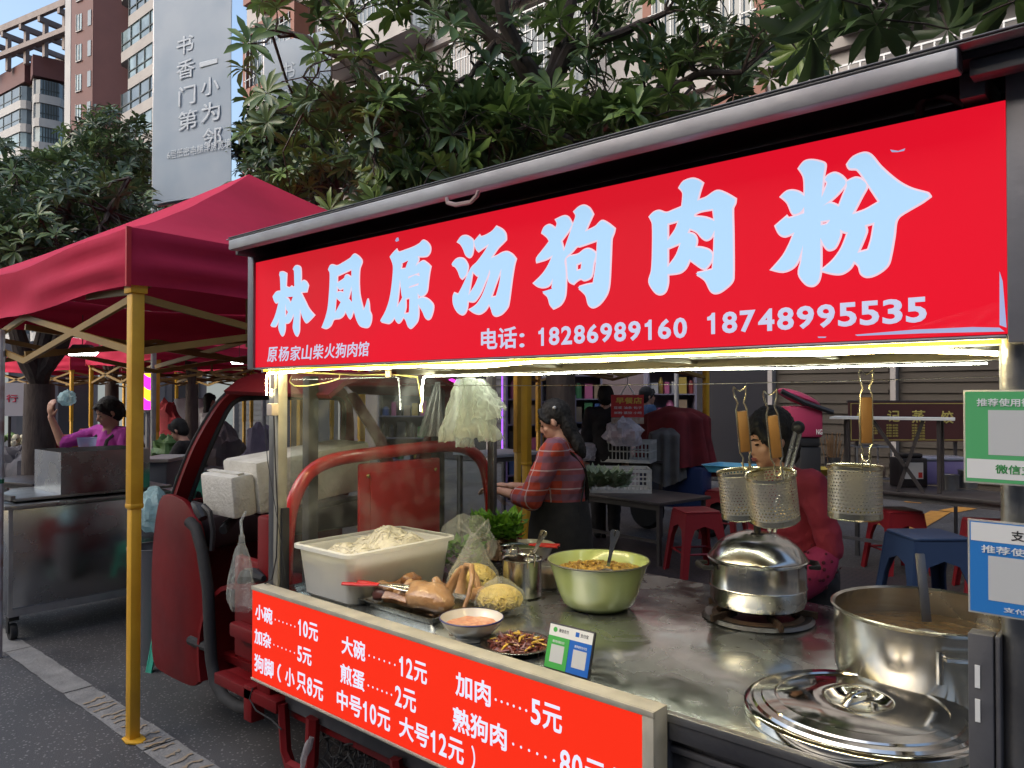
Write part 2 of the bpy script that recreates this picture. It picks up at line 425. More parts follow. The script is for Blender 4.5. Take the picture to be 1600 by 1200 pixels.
def smooth_poly(P, k=4):
    n = len(P); out = []
    for i in range(n):
        p0, p1, p2, p3 = (V(P[(i + j) % n]) for j in (-1, 0, 1, 2))
        def corner(a, b, c):
            u = b - a; w_ = c - b
            if u.length < 1e-6 or w_.length < 1e-6: return True
            return u.angle(w_) > radians(62)
        t1 = V((0, 0)) if corner(p0, p1, p2) else (p2 - p0) * .5
        t2 = V((0, 0)) if corner(p1, p2, p3) else (p3 - p1) * .5
        L = (p2 - p1).length
        if t1.length > L: t1 = t1.normalized() * L
        if t2.length > L: t2 = t2.normalized() * L
        if t1.length == 0 and t2.length == 0: out.append(p1); continue
        for s_ in range(k):
            t = s_ / k; t_2 = t * t; t_3 = t_2 * t
            out.append(p1 * (2 * t_3 - 3 * t_2 + 1) + t1 * (t_3 - 2 * t_2 + t) + p2 * (-2 * t_3 + 3 * t_2) + t2 * (t_3 - t_2))
    return out
def poly_mesh(rings, fat):
    cu = bpy.data.curves.new('p', 'CURVE'); cu.dimensions = '2D'; cu.fill_mode = 'BOTH'
    if fat: cu.bevel_depth = fat; cu.bevel_resolution = 0
    for r in rings:
        sp = cu.splines.new('POLY'); sp.points.add(len(r) - 1); sp.use_cyclic_u = True
        for p, q in zip(sp.points, r): p.co = (q[0], q[1], 0, 1)
    o = bpy.data.objects.new('p', cu); C.objects.link(o)
    dg = bpy.context.evaluated_depsgraph_get(); dg.update()
    me = bpy.data.meshes.new_from_object(o.evaluated_get(dg)); bpy.data.objects.remove(o); bpy.data.curves.remove(cu)
    if fat:
        rp_ = [V((q[0], q[1])) for r in rings for q in r]
        bad = [v.index for v in me.vertices if min((k - v.co.xy).length_squared for k in rp_) > (fat * 1.9) ** 2]
        if bad:
            b2 = bmesh.new(); b2.from_mesh(me); b2.verts.ensure_lookup_table()
            bmesh.ops.delete(b2, geom=[b2.verts[i] for i in bad], context='VERTS'); b2.to_mesh(me); b2.free()
    return me
BRUSH = [
 (10, 400, 410, ["375,195 380,160 430,150 490,180 480,380 530,400 565,372 580,390 612,380 605,130 590,105 615,65 655,55 710,95 715,320 750,285 800,310 828,365 805,455 712,465 735,520 780,610 840,730 920,825 870,880 800,940 765,910 725,820 700,720 690,950 685,1080 655,1150 625,1130 595,1060 585,1000 600,880 600,800 560,890 520,940 465,950 465,1040 445,1120 420,1145 390,1110 360,1020 370,920 375,870 340,960 310,1000 235,990 290,880 330,760 365,610 320,632 290,590 272,535 325,465 395,455 385,225",
   "475,543 590,535 550,640 520,580", "470,640 485,730 515,770 475,860 468,760"]),
 (10, 480, 397, ["340,240 365,185 405,172 475,188 560,145 680,70 720,20 750,5 800,30 850,80 865,130 830,230 820,400 825,560 840,680 890,880 925,800 955,690 975,770 985,890 1012,960 1005,1060 965,1135 900,1140 830,1110 780,1020 750,920 735,880 700,980 680,1008 655,985 605,885 580,950 520,1000 425,1020 380,1110 310,1160 240,1140 290,1010 330,850 350,650 362,450 362,290",
   "480,340 705,235 705,370 640,330 605,340 580,390 480,455", "475,500 520,550 580,525 578,605 520,590 475,605", "705,500 712,760 655,690 680,600", "465,680 540,745 445,925"]),
 (8, 580, 370, ["245,250 280,205 325,160 350,195 420,175 540,130 610,90 655,48 710,75 745,130 740,195 700,240 590,245 600,290 560,370 650,305 710,335 750,375 735,450 720,560 700,690 630,745 590,705 595,780 650,760 720,785 780,850 780,920 750,1010 715,1030 680,1000 650,930 595,840 600,960 585,1050 540,1110 500,1140 465,1110 440,1040 410,1000 380,1050 350,1075 320,1050 300,1005 260,1060 220,1080 120,1055 180,950 225,830 255,690 275,520 282,360",
   "390,335 475,290 435,400 380,405", "475,500 610,450 615,495 560,480 472,525", "485,625 605,580 600,605 480,642", "370,530 390,720 398,765 330,885", "437,775 490,760 485,930 475,960 420,965 440,880"]),
 (8, 690, 345, ["208,262 250,205 300,190 350,205 406,262 400,370 385,430 355,455 310,425 280,350 245,290"]),
 (8, 690, 345, ["133,550 180,490 230,470 290,485 335,560 330,620 310,680 265,725 240,700 210,620 175,570"]),
 (8, 690, 345, ["415,262 480,185 500,205 570,180 640,135 690,75 760,110 805,165 812,235 760,290 710,340 625,470 700,440 760,405 825,392 890,425 935,480 915,550 890,700 870,850 850,1000 830,1080 760,1160 690,1187 650,1165 625,1090 600,1040 560,1110 490,1160 420,1150 360,1110 445,1050 525,920 616,660 610,610 596,660 555,760 495,900 435,990 400,1010 335,1000 325,1090 300,1150 262,1170 200,1130 155,1040 150,950 165,905 215,925 270,820 330,690 380,590 450,520 540,400 605,290 520,345 470,382 440,350",
   "395,630 450,685 478,680 430,800 345,935", "758,595 735,780 690,950 625,960 680,800"]),
 (6.6667, 820, 315, ["185,325 210,270 265,245 325,285 345,230 330,190 410,155 460,170 500,240 460,310 385,410 415,520 470,360 510,240 540,150 520,105 570,60 625,45 680,75 715,135 680,210 635,315 740,265 805,205 870,230 940,285 930,330 908,390 900,560 885,850 860,960 790,1060 720,1100 670,1070 640,970 560,895 640,870 720,855 750,650 765,400 580,465 550,465 500,520 425,600 432,700 435,800 425,980 380,1070 305,1112 270,1070 245,990 190,940 290,910 300,800 260,870 200,892 140,880 100,850 190,760 250,670 300,560 230,600 130,630 130,590 200,500 265,415 240,370"]),
 (6.6667, 820, 315, ["442,596 475,572 560,552 620,508 665,495 712,512 746,550 723,640 698,780 630,818 590,803 550,823 515,856 464,823 450,700", "545,655 603,628 595,710 545,725"]),
 (6.25, 1000, 270, ["100,430 140,390 190,375 260,395 330,370 415,335 425,260 425,190 390,145 430,90 510,62 570,75 615,105 590,180 565,275 650,245 750,182 840,205 935,260 930,300 908,350 912,600 912,1030 880,1090 790,1160 730,1172 690,1140 640,1045 550,985 640,965 715,945 728,800 735,560 700,630 655,655 610,630 560,575 490,545 470,590 530,605 558,660 545,730 610,735 680,760 712,810 690,880 640,940 600,925 490,845 450,930 390,975 275,990 275,1080 250,1160 200,1185 150,1160 95,1065 120,960 130,800 130,500",
   "540,405 600,375 720,355 735,475 640,440 535,432", "275,500 385,468 350,560 275,665", "275,740 405,685 360,810 275,925"]),
 (5.5556, 1190, 230, ["330,185 375,130 435,117 510,130 553,155 540,250 525,440 560,360 575,310 553,285 580,250 635,228 690,250 732,295 728,330 640,430 520,525 595,487 675,520 710,430 745,340 740,305 815,270 880,290 915,340 870,430 790,585 900,550 1030,475 960,370 840,195 770,185 750,150 800,90 890,55 950,75 1040,180 1180,300 1300,365 1440,405 1460,430 1390,480 1205,590 1165,650 1150,770 1120,940 1090,1030 1000,1100 920,1122 870,1095 850,1030 805,990 770,1050 700,1095 620,1095 525,1070 620,990 700,880 755,740 720,735 685,715 685,770 640,870 590,890 555,860 515,790 515,1060 495,1160 450,1200 390,1185 330,1100 350,990 365,850 330,960 280,1040 190,1078 95,1060 190,950 250,840 290,740 210,772 160,750 127,685 220,605 240,620 375,575 375,520 340,565 290,583 265,560 230,480 175,430 220,390 270,380 330,395 378,430 380,330 370,250",
   "518,645 600,632 570,670 518,680", "900,680 985,655 960,800 930,895 835,920 910,740"]),
]
def brush_layer(name, m, parent, Y, fat, raise_):
    bm = bmesh.new()
    for sc, ox, oy, rings in BRUSH:
        rr = []
        for s_ in rings:
            pts = [tuple(map(float, q.split(','))) for q in s_.split()]
            w3 = [onY(ox + x / sc, oy + y / sc, Y) for x, y in pts]
            rr.append(smooth_poly([(p.x, p.z) for p in w3]))
        me = poly_mesh(rr, fat)
        zz = fat or 1
        for v in me.vertices: v.co = V((v.co.x, Y - raise_ - .0006 * v.co.z / zz, v.co.y))
        bm.from_mesh(me); bpy.data.meshes.remove(me)
    mb = MB(); mb.bm.free(); mb.bm = bm
    return mb.build(name, m, parent, smooth=False, recalc=False)
# ------------------------------------------------------------ the food cart
SY = 1.58
cart = thing('tricycle_food_cart', 'stainless food cart on a red cargo tricycle, with glowing red sign and red price board', 'food cart', (-1.6, 2.2, 0))
sign_red = emis('sign_red_glow', (.84, .006, .026), .90)
def red_glow():
    m = sign_red; t = m.node_tree; b = t.nodes['Principled BSDF']; L = t.links.new
    tc = t.nodes.new('ShaderNodeTexCoord'); n = t.nodes.new('ShaderNodeTexNoise'); n.inputs['Scale'].default_value = .9; n.inputs['Detail'].default_value = 2
    L(tc.outputs['Object'], n.inputs[0]); r = t.nodes.new('ShaderNodeValToRGB'); r.color_ramp.elements[0].position = .35; r.color_ramp.elements[1].position = .65
    r.color_ramp.elements[0].color = (.88, .004, .024, 1); r.color_ramp.elements[1].color = (.70, .016, .028, 1)
    L(n.outputs[0], r.inputs[0]); L(r.outputs[0], b.inputs['Emission Color'])
red_glow()
glyph_blue = emis('sign_letter_glow', (.45, .69, .95), 1.0)
glyph_edge = emis('sign_letter_edge_glow', (.90, .68, .80), .95)
sign = MB(); sign.box(-2.745, -.243, SY, SY + .003, 1.707, 2.118)
sg = sign.build('sign_panel', sign_red, cart, smooth=False)
sb_ = MB(); sb_.box(-2.744, -.244, SY + .0032, SY + .11, 1.708, 2.116); sb_.build('sign_box', mat('dark_box_shell', (.05, .045, .055), .5), cart, smooth=False)
brush_layer('lettering_edge', glyph_edge, sg, SY, .0036, .0012)
brush_layer('lettering', glyph_blue, sg, SY, 0, .0034)
O = V((0, SY, 0)); U = V((1, 0, 0)); N = V((0, -1, 0))
def span(x0, y0, x1, ytop, Y=SY):
    a = onY(x0, y0, Y); b = onY(x1, 600, Y); c = onY(x0, ytop, Y)
    return a.x, b.x, a.z, c.z - a.z
def it(tx, x0, y0, x1, ytop, Y=SY, bo=.022, sh=0): return (tx,) + span(x0, y0, x1, ytop, Y) + (bo, sh)
phone_glow = emis('sign_number_glow', (.62, .66, .88), .9)
lettering([it('电话', 752, 547, 808, 514), it('：', 812, 543, 820, 521), ] + digits('18286989160', *span(838, 541, 1076, 513)) + digits('18748995535', *span(1100, 523, 1452, 490)),
          'phone_numbers', phone_glow, sg, O, U, N)
lettering([it(c_, 418 + 17.9 * i - .1 * i, 566 - i * 1.1, 434 + 17.9 * i, 543 - i * 1.1, bo=.012, sh=.12) for i, c_ in enumerate('原杨家山柴火狗肉馆')],
          'subtitle_lettering', phone_glow, sg, O, U, N)
# torn film marks at the lower right corner and a scratch
w_ = MB()
def sp(*pts):
    w_.f([w_.v(onY(x, y, SY) + V((0, -.0016, 0))) for x, y in pts])
sp((1391, 234), (1404, 236), (1415, 232), (1413, 236), (1403, 238), (1394, 238))
sp((1562, 424), (1567, 440), (1573, 512), (1562, 508)); sp((1336, 523), (1430, 515), (1520, 511), (1562, 512), (1570, 518), (1440, 521), (1340, 525))
sp((620, 372), (623, 371), (624, 376), (620, 378), (618, 376)); sp((1278, 526), (1292, 526), (1290, 528), (1279, 528))
w_.build('peeled_film', emis('peeled_film', (.45, .50, .80), .8), sg, smooth=False)
film_m = film('crumpled_clear_film', (.9, .85, .9), .02, .15, .9, 14, .2)
w_ = MB(); a = onY(1420, 524, SY); b = onY(1566, 524, SY)
w_.grid(lambda u, v: V((a.x + (b.x - a.x) * u, SY - .004 - .008 * (noise.noise(V((u * 5, v * 3, 0))) + .5), 1.709 + .055 * v * (.3 + .7 * u))), 22, 10)
w_.build('loose_film', film_m, sg)
# sign surround
fr = MB()
fr.box(-2.79, -2.747, SY - .01, SY + .12, 1.70, 2.15).box(-.241, -.11, SY - .012, SY + .10, 1.69, 2.20)
fr.box(-2.745, -.243, SY - .006, SY + .10, 1.698, 1.7055)
fr.build('sign_surround', mat('dull_grey_sheet', (.22, .22, .24), .5, .5, (.16, .16, .18), 4, bump=.1), cart, bevel=.003)
hw = MB(); hw.box(-2.745, -.243, SY + .13, SY + .14, 1.72, 2.175)
hw.build('shade_panel', mat('cavity_shade', (.012, .010, .016), .45, 0, (.022, .018, .026), 3), cart, smooth=False)  # near-black panel put in to give the shade of the roof cavity
# roof
rf = MB(); rf.box(-2.76, -.0, 1.503, 2.86, 2.178, 2.190)
rf.build('roof', mat('roof_underside_shade', (.018, .017, .022), .35, .2, (.05, .03, .035), 2.2), cart, smooth=False)  # near-black colour carries the cavity's shade on the underside
rt = MB()
rt.box(-2.77, .35, 1.468, 2.88, 2.1925, 2.196)
rt.build('roof_sheet', alu, cart, bevel=.003)
ea = MB(); ea.box(-2.74, -.293, 1.462, 1.502, 2.150, 2.188)
eo = ea.build('eave_rail', mat('eave_steel', (.36, .36, .37), .55, .5, (.26, .25, .26), 5, bump=.1, rvar=.1), cart, bevel=.004)
hole = MB(); hole.box(-.2925, -.292, 1.466, 1.498, 2.154, 2.184); hole.build('rail_end_shade', mat('hollow_shade', (.01, .005, .008), .9), eo, smooth=False)  # dark plate paints the shade inside the hollow rail
e2 = MB(); e2.box(-.285, .35, 1.512, 1.55, 2.150, 2.1775).box(-2.75, .35, 1.465, 1.56, 2.1965, 2.2005); e2.box(-2.765, -2.745, 1.505, 2.86, 2.14, 2.1775).box(-.31, -.27, 1.56, 2.0, 2.13, 2.176)
e2.build('roof_frame', frame_gray, cart, bevel=.003)
hk = MB(); a = onY(700, 312, 1.45); pts = [onY(x, y, 1.455) for x, y in ((698, 309), (700, 317), (712, 320), (735, 316), (745, 306), (748, 298))]
hk.tube(pts, .006, 6); hk.build('eave_hook', mat('rusty_hook', (.40, .28, .26), .5, .5), cart)
# dark hose and bulb in the dark gap
hz = MB(); hz.tube([onY(x, y, 1.66) for x, y in ((1437, 184), (1438, 165), (1447, 152), (1465, 147), (1490, 153), (1510, 165))], .009, 7)
hz.build('coiled_hose', mat('brown_hose', (.10, .07, .07), .5), cart)
bl = MB(); bl.ell(onY(1516, 124, 1.6), (.008, .008, .012)); bl.tube([onY(1508, 120, 1.6), onY(1519, 142, 1.6)], .004, 6)
bl.build('small_clip', chrome, cart)
# ceiling board under the sign box
ce = MB(); ce.box(-2.70, -.22, 1.60, 2.24, 1.712, 1.722)
ce.build('ceiling_board', mat('cream_ceiling', (.32, .28, .19), .6, 0, (.25, .22, .15), 4), cart, smooth=False)
cr = MB()
for x in (-2.3, -1.75, -1.2, -.75): cr.box(x - .008, x + .008, 1.62, 2.24, 1.700, 1.7115)
cr.box(-2.69, -.24, 2.245, 2.285, 1.69, 1.73)
cr.build('ceiling_ribs', mat('matt_rib', (.30, .28, .22), .6, .2), cart)
# counter
top_m = bpy.data.materials.new('counter_steel'); top_m.use_nodes = True
t = top_m.node_tree; b = t.nodes['Principled BSDF']; L = t.links.new; b.inputs['Metallic'].default_value = .95
tc = t.nodes.new('ShaderNodeTexCoord')
n1 = t.nodes.new('ShaderNodeTexNoise'); n1.inputs['Scale'].default_value = 3.2; n1.inputs['Detail'].default_value = 8; n1.inputs['Distortion'].default_value = .8; L(tc.outputs['Object'], n1.inputs[0])
r1 = t.nodes.new('ShaderNodeValToRGB'); r1.color_ramp.elements[0].position = .38; r1.color_ramp.elements[1].position = .62
r1.color_ramp.elements[0].color = (.54, .57, .56, 1); r1.color_ramp.elements[1].color = (.66, .69, .68, 1); L(n1.outputs[0], r1.inputs[0])
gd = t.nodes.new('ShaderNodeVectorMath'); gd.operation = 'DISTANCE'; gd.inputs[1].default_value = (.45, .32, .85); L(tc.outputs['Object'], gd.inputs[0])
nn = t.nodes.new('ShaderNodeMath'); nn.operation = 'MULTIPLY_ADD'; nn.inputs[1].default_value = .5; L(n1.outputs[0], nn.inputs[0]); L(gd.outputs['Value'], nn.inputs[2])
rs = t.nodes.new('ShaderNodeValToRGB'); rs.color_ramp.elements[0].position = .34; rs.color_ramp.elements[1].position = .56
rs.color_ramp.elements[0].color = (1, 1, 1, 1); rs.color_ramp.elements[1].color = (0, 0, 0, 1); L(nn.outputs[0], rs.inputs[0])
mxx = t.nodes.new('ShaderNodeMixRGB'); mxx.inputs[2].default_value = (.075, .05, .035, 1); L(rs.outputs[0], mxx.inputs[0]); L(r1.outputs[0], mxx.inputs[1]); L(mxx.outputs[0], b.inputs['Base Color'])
n2 = t.nodes.new('ShaderNodeTexNoise'); n2.inputs['Scale'].default_value = 7; n2.inputs['Detail'].default_value = 8; n2.inputs['Distortion'].default_value = 1.2; L(tc.outputs['Object'], n2.inputs[0])
mr = t.nodes.new('ShaderNodeMapRange'); mr.inputs[1].default_value = .35; mr.inputs[2].default_value = .68; mr.inputs[3].default_value = .15; mr.inputs[4].default_value = .34; L(n2.outputs[0], mr.inputs[0]); L(mr.outputs[0], b.inputs['Roughness'])
n3 = t.nodes.new('ShaderNodeTexNoise'); n3.inputs['Scale'].default_value = 2.2; n3.inputs['Detail'].default_value = 3; L(tc.outputs['Object'], n3.inputs[0])
bp = t.nodes.new('ShaderNodeBump'); bp.inputs['Strength'].default_value = .35; bp.inputs['Distance'].default_value = .03; L(n3.outputs[0], bp.inputs['Height']); L(bp.outputs[0], b.inputs['Normal'])
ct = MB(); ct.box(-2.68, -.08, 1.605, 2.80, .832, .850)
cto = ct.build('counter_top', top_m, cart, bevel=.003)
ed = MB(); ed.box(-2.68, -.30, 1.588, 1.603, .838, .857); ed.box(-2.68, -.30, 1.604, 1.612, .851, .856)
ed.build('counter_edge', steel_worn, cart, bevel=.002)
ed = MB(); ed.box(-2.68, -.30, 1.594, 1.604, .795, .8375); ed.build('counter_apron', steel_dark, cart, bevel=.002)
cb = MB(); cb.box(-2.62, -.08, 1.64, 2.76, .40, .83)
cb.build('cabinet', steel_dark, cart, smooth=False)
dw = MB()
for z0, z1 in ((.775, .795), (.60, .758), (.42, .585)):
    dw.box(-.93, -.31, 1.618, 1.638, z0, z1)
dwo = dw.build('drawer_front', mat('stained_drawer_steel', (.20, .20, .21), .4, .85, (.07, .07, .08), 7, bump=.2, contrast=.2, rvar=.15), cart, bevel=.002)
df = MB(); df.box(-.955, -.93, 1.60, 1.64, .40, .80).box(-.93, -.31, 1.61, 1.64, .759, .774); df.build('drawer_frame', frame_gray, cart, bevel=.002)
# right side channel and round post
pc = MB(); a = onY(1536, 980, 1.60)
pc.box(-.307, -.268, 1.575, 1.612, .2, 1.175).box(-.266, -.258, 1.58, 1.66, .2, 1.175)
po = pc.build('side_channel', frame_gray, cart, bevel=.002)
sl2 = MB(); sl2.box(-.296, -.288, 1.5725, 1.5745, 1.08, 1.12).box(-.296, -.288, 1.5725, 1.5745, 1.02, 1.06); sl2.build('slot_mark', white_pl, po, smooth=False)
rp = MB(); rp.tube([(-.238, 1.62, .0), (-.238, 1.62, 1.70)], .024, 20)
rp.build('round_post', steel_worn, cart)
# left posts (front channel and rear)
lp = MB(); lp.box(-2.628, -2.596, 1.59, 1.63, .85, 1.70)
lp.build('post', mat('cream_post', (.45, .43, .36), .45, .5, (.33, .31, .26), 12), cart, bevel=.003)
lp = MB(); lp.box(-2.68, -2.632, 1.60, 1.64, .55, 1.70); lp.build('post', steel_dark, cart, bevel=.003)
lp = MB(); lp.box(-2.592, -2.580, 1.60, 1.63, .85, 1.17); lp.build('glass_channel', black, cart)
lp = MB(); lp.box(-2.585, -2.555, 2.73, 2.76, .85, 2.13); lp.build('post', steel_worn, cart, bevel=.003)
lp = MB(); lp.box(-2.54, -2.515, 2.70, 2.725, .85, 1.40); lp.build('post', steel_dark, cart, bevel=.003)
gp = MB(); gp.box(-2.590, -2.585, 1.64, 2.72, .852, 1.69)
gp.build('side_glass', glassmat('scuffed_glass', dirt=.085, refl=.3), cart, smooth=False)
# menu light box
MY = 1.53
menu_red = emis('price_board_red_glow', (.93, .028, .008), 1.0)
mbx = MB(); mbx.box(-2.672, -.957, MY, MY + .002, .535, .862)
mo = mbx.build('price_board', menu_red, cart, smooth=False)
hs = MB(); hs.box(-2.675, -.925, MY + .0025, MY + .058, .52, .878).box(-2.675, -.925, MY - .004, MY + .0015, .8635, .878).box(-.9555, -.925, MY - .004, MY + .0015, .52, .863).box(-2.675, -.925, MY - .004, MY + .0015, .526, .534)
hs.build('price_board_case', mat('cream_case', (.52, .48, .38), .55, .1, (.40, .37, .29), 14, bump=.15), mo, bevel=.0012)
mglow = emis('price_letter_glow', (.80, .82, 1.0), 1.0)
O2 = V((0, MY, 0))
M_ = lambda *a, **k: it(*a, Y=MY, **k)
def row(t1, t2, x0, yb, yt, x1, fr_=.56):
    """name, six dots, price : spans x0..x1 in one line"""
    u0, u1, v0, h = span(x0, yb, x1, yt, MY); n = len(t1); em = h * 1.02; out = []
    out.append((t1, u0, u0 + em * n * .98, v0, h, .024, 0))
    pr_, pu = price(t2, u1, v0, h, em * .98); out += pr_
    d0, d1 = u0 + em * n * 1.0 + .006, pu - .002
    return out, (d0, d1, v0 + h * .42, h * .055)
items = []; dots = []
for a in (('小碗', '10元', 399, 967, 942, 499), ('加杂', '5元', 398, 1005, 981, 489), ('大碗', '12元', 534, 1021, 991, 669), ('煎蛋', '2元', 532, 1066, 1035, 652),
          ('加肉', '5元', 712, 1086, 1048, 879), ('熟狗肉', '80元/斤', 708, 1140, 1102, 1003)):
    r_, d_ = row(*a[:3], a[3], a[4], a[5]); items += r_; dots.append(d_)
def seg_(tx, x0, x1, yb, yt): 
    u0, u1, v0, h = span(x0, yb, x1, yt, MY); return (tx, u0, u1, v0, h, .024, 0)
zb = onY(398, 1048, MY).z; zh = onY(398, 1020, MY).z - zb
for tx, x0, x1 in (('狗脚', 398, 428), ('（', 434, 440), ('小', 446, 461), ('只', 464, 479), ('8元', 480, 506), ('中号10元', 527, 611), ('大号12元', 624, 726), ('）', 737, 743)):
    u0, u1 = onY(x0, 1000, MY).x, onY(x1, 1000, MY).x
    if '号' in tx or tx == '8元':
        k_ = 0 if tx == '8元' else 2; ws = [1 if not c_.isdigit() else .55 for c_ in tx]; em = (u1 - u0) / sum(ws); 
        if k_: items.append((tx[:2], u0, u0 + em * 1.96, zb, zh, .024, 0))
        items += price(tx[k_:], u1, zb, zh, em)[0]
        continue
    items.append((tx, u0, u1, zb, zh, .024, 0))
lettering(items, 'price_lettering', mglow, mo, O2, U, N)
dm = MB()
for d0, d1, z, r_ in dots:
    for i in range(6):
        x = d0 + (d1 - d0) * (i + .5) / 6
        dm.f([dm.v((x + cos(t_ * pi / 5) * r_, MY - .0022, z + sin(t_ * pi / 5) * r_)) for t_ in range(10)])
dm.build('price_dots', mglow, mo, smooth=False)
# LED strips
led_y = emis('yellow_led_fringe', (1, .60, .05), 3.0); led_w = emis('warm_led_glow', (1, .80, .38), 125); led_c = emis('cool_led_glow', (.98, 1, .78), 75)
def wav(x, s_=0): return .004 * sin(x * 5 + s_) + .003 * sin(x * 13 + 2 * s_)
l1 = MB(); l1.tube([(x, 1.594, 1.688 + wav(x) - (.012 if x > -.45 else 0) * (x + .45) / .2) for x in [-2.66 + .06 * i for i in range(41)]], .0045, 6)
l1.tube([(-2.66, 1.592, 1.688), (-2.678, 1.592, 1.68), (-2.684, 1.592, 1.66), (-2.684, 1.592, 1.60)], .0035, 6)
l1.build('led_strip', led_w, cart)
l1 = MB()
for i in range(150):
    x = -2.69 + i * .0163; l1.cbox((x, 1.588, 1.6955), (.0158, .004, .009))
l1.build('led_strip', led_y, cart, smooth=False)  # yellow row doubles as the painted glow fringe of the warm LED line
l1 = MB(); x0 = onY(668, 590, 2.25).x
l1.tube([(x, 2.238, 1.680 + .3 * wav(x, 2)) for x in [x0 + .06 * i for i in range(36)]], .0022, 6)
l1.tube([(x0, 2.238, 1.680), (x0 - .012, 2.238, 1.672), (x0 - .02, 2.238, 1.64), (x0 - .028, 2.238, 1.53)], .0045, 6)
l1.build('led_strip', led_c, cart)
# yellow wire loops, white plug, cables on the left post
sdm = MB(); sdm.box(-2.70, -.25, 1.584, 1.606, 1.7005, 1.7035); sdm.box(-2.44, -.30, 2.228, 2.2445, 1.6865, 1.6895); sdm.box(-2.70, -.25, 1.6065, 1.609, 1.6885, 1.7035)
sdm.build('added_led_baffle', alu, cart, smooth=False)  # flanges added above and behind the LEDs to keep light off the ceiling
wr = MB()
wr.tube([onY(x, y, 1.66) for x, y in ((455, 588), (452, 596), (460, 603), (480, 603), (510, 598), (530, 592), (531, 586))], .0022, 5)
wr.tube([onY(x, y, 1.7) for x, y in ((447, 582), (500, 583), (560, 586), (610, 585), (652, 589), (656, 610), (660, 645))], .003, 5)
wr.build('loose_wire', mat('yellow_wire', (.55, .55, .25), .4), cart)
pl = MB(); pl.cbox(onY(427, 596, 1.575), (.03, .012, .055)); pl.cbox(onY(426, 640, 1.57), (.036, .03, .045)); pl.cbox(onY(607, 584, 1.68), (.025, .01, .025))
pl.build('power_adapter', mat('old_white_plastic', (.62, .52, .42), .5), cart, bevel=.003)
wr = MB(); wr.tube([onY(x, y, 1.575) for x, y in ((428, 650), (430, 720), (434, 800), (432, 870), (425, 905), (405, 918))], .0028, 5)
wr.tube([onY(x, y, 1.57) for x, y in ((413, 650), (418, 720), (428, 780), (440, 850), (446, 900))], .0015, 5)
wr.build('black_cable', black, cart)
# thin line that carries the strainers
wr = MB(); wl = []
for i in range(21):
    x = -2.3 + i * .1; wl.append((x, 1.95, 1.655 - .0 + .010 * ((x + 1.3) / 1.0) ** 2 - .025))
wr.tube(wl, .0012, 4); wr.build('hanging_line', steel, cart)
# chassis: red beams, loops, wheels
ch = MB(); ch.box(-3.12, -.3, 1.66, 1.72, .36, .42).box(-3.7, -.3, 2.62, 2.68, .36, .42)
for x in (-2.75, -2.1, -1.4, -.7): ch.box(x, x + .05, 1.72, 2.62, .362, .418)
ch.box(-2.86, -2.80, 1.60, 1.66, .30, .44).box(-3.1, -2.62, 1.60, 1.655, .385, .43)
ch.build('chassis', redpaint, cart, bevel=.004)
for (xa, xb) in ((-2.62, -2.42), (-1.95, -1.70)):
    lo = MB(); lo.tube([(xa, 1.63, .42), (xa + .02, 1.63, .25), (xa + .05, 1.63, .20), (xb - .05, 1.63, .20), (xb - .01, 1.63, .25), (xb, 1.63, .42)], .022, 6, cap=True, sx=1.3)
    lo.build('step_loop', redpaint, cart)
for yy in (1.75, 2.55):
    wh = MB(); Mx = Matrix.Rotation(pi / 2, 4, 'X')
    wh.lathe([(.17, -.05), (.235, -.055), (.26, -.03), (.265, 0), (.26, .03), (.235, .055), (.17, .05), (.17, -.05)], (-1.05, yy, .265), 28, Mx)
    wo = wh.build('wheel', rubber, cart)
    rm = MB(); rm.lathe([(.03, -.06), (.05, -.03), (.15, -.03), (.168, -.045), (.168, .045), (.15, .03), (.05, .03), (.03, .06)], (-1.05, yy, .265), 20, Mx, cap0=True, cap1=True); rm.build('rim', steel_dark, wo)
# tangle of cable below the board
tg = MB(); rr = random.Random(5)
for k_ in range(9):
    c0 = V((-2.28 + rr.uniform(-.12, .12), 1.68, .30 + rr.uniform(-.05, .05))); r0 = rr.uniform(.05, .10)
    tg.tube([c0 + V((cos(a_ * .6) * r0, rr.uniform(-.03, .03), sin(a_ * .6) * r0 * .8)) for a_ in range(12)], .004, 5)
tg.tube([onY(x, y, 1.6) for x, y in ((395, 1075), (390, 1092), (400, 1110), (425, 1125), (440, 1140))], .003, 5)
tg.build('cable_tangle', rubber, cart)
lf = MB(); lf.tube([onY(x, y, 1.62) for x, y in ((488, 1150), (484, 1165), (478, 1185), (475, 1210))], [.01, .02, .02, .015], 7); lf.build('plastic_scrap', film('grey_scrap', (.5, .5, .52), .8), cart)
# ------------------------------------------------------------ tricycle cab (part of the cart)
rubm = rubber
def cab_x(z):  # nose profile: vertical nose, raked windscreen
    return -3.93 if z < .85 else -3.93 + (z - .85) * .42
def cr(P, k=4):
    out = []
    for i in range(len(P) - 1):
        p0, p1, p2, p3 = (V(P[max(0, min(len(P) - 1, i + j))]) for j in (-1, 0, 1, 2))
        for t_ in range(k):
            u = t_ / k; out.append(.5 * ((2 * p1) + (p2 - p0) * u + (2 * p0 - 5 * p1 + 4 * p2 - p3) * u * u + (3 * p1 - p0 - 3 * p2 + p3) * u ** 3))
    return out + [V(P[-1])]
OH = cr([(1.755, .95), (1.762, 1.03), (1.78, 1.174), (1.812, 1.336), (1.863, 1.479), (1.92, 1.584), (2.016, 1.662), (2.168, 1.706), (2.30, 1.716)])
WH = cr([(1.846, 1.03), (1.849, 1.09), (1.868, 1.20), (1.893, 1.33), (1.92, 1.44), (1.947, 1.526), (1.985, 1.572), (2.06, 1.584), (2.30, 1.586)])
full = lambda H_: H_ + [V((4.6 - p[0], p[1])) for p in reversed(H_[:-1])]
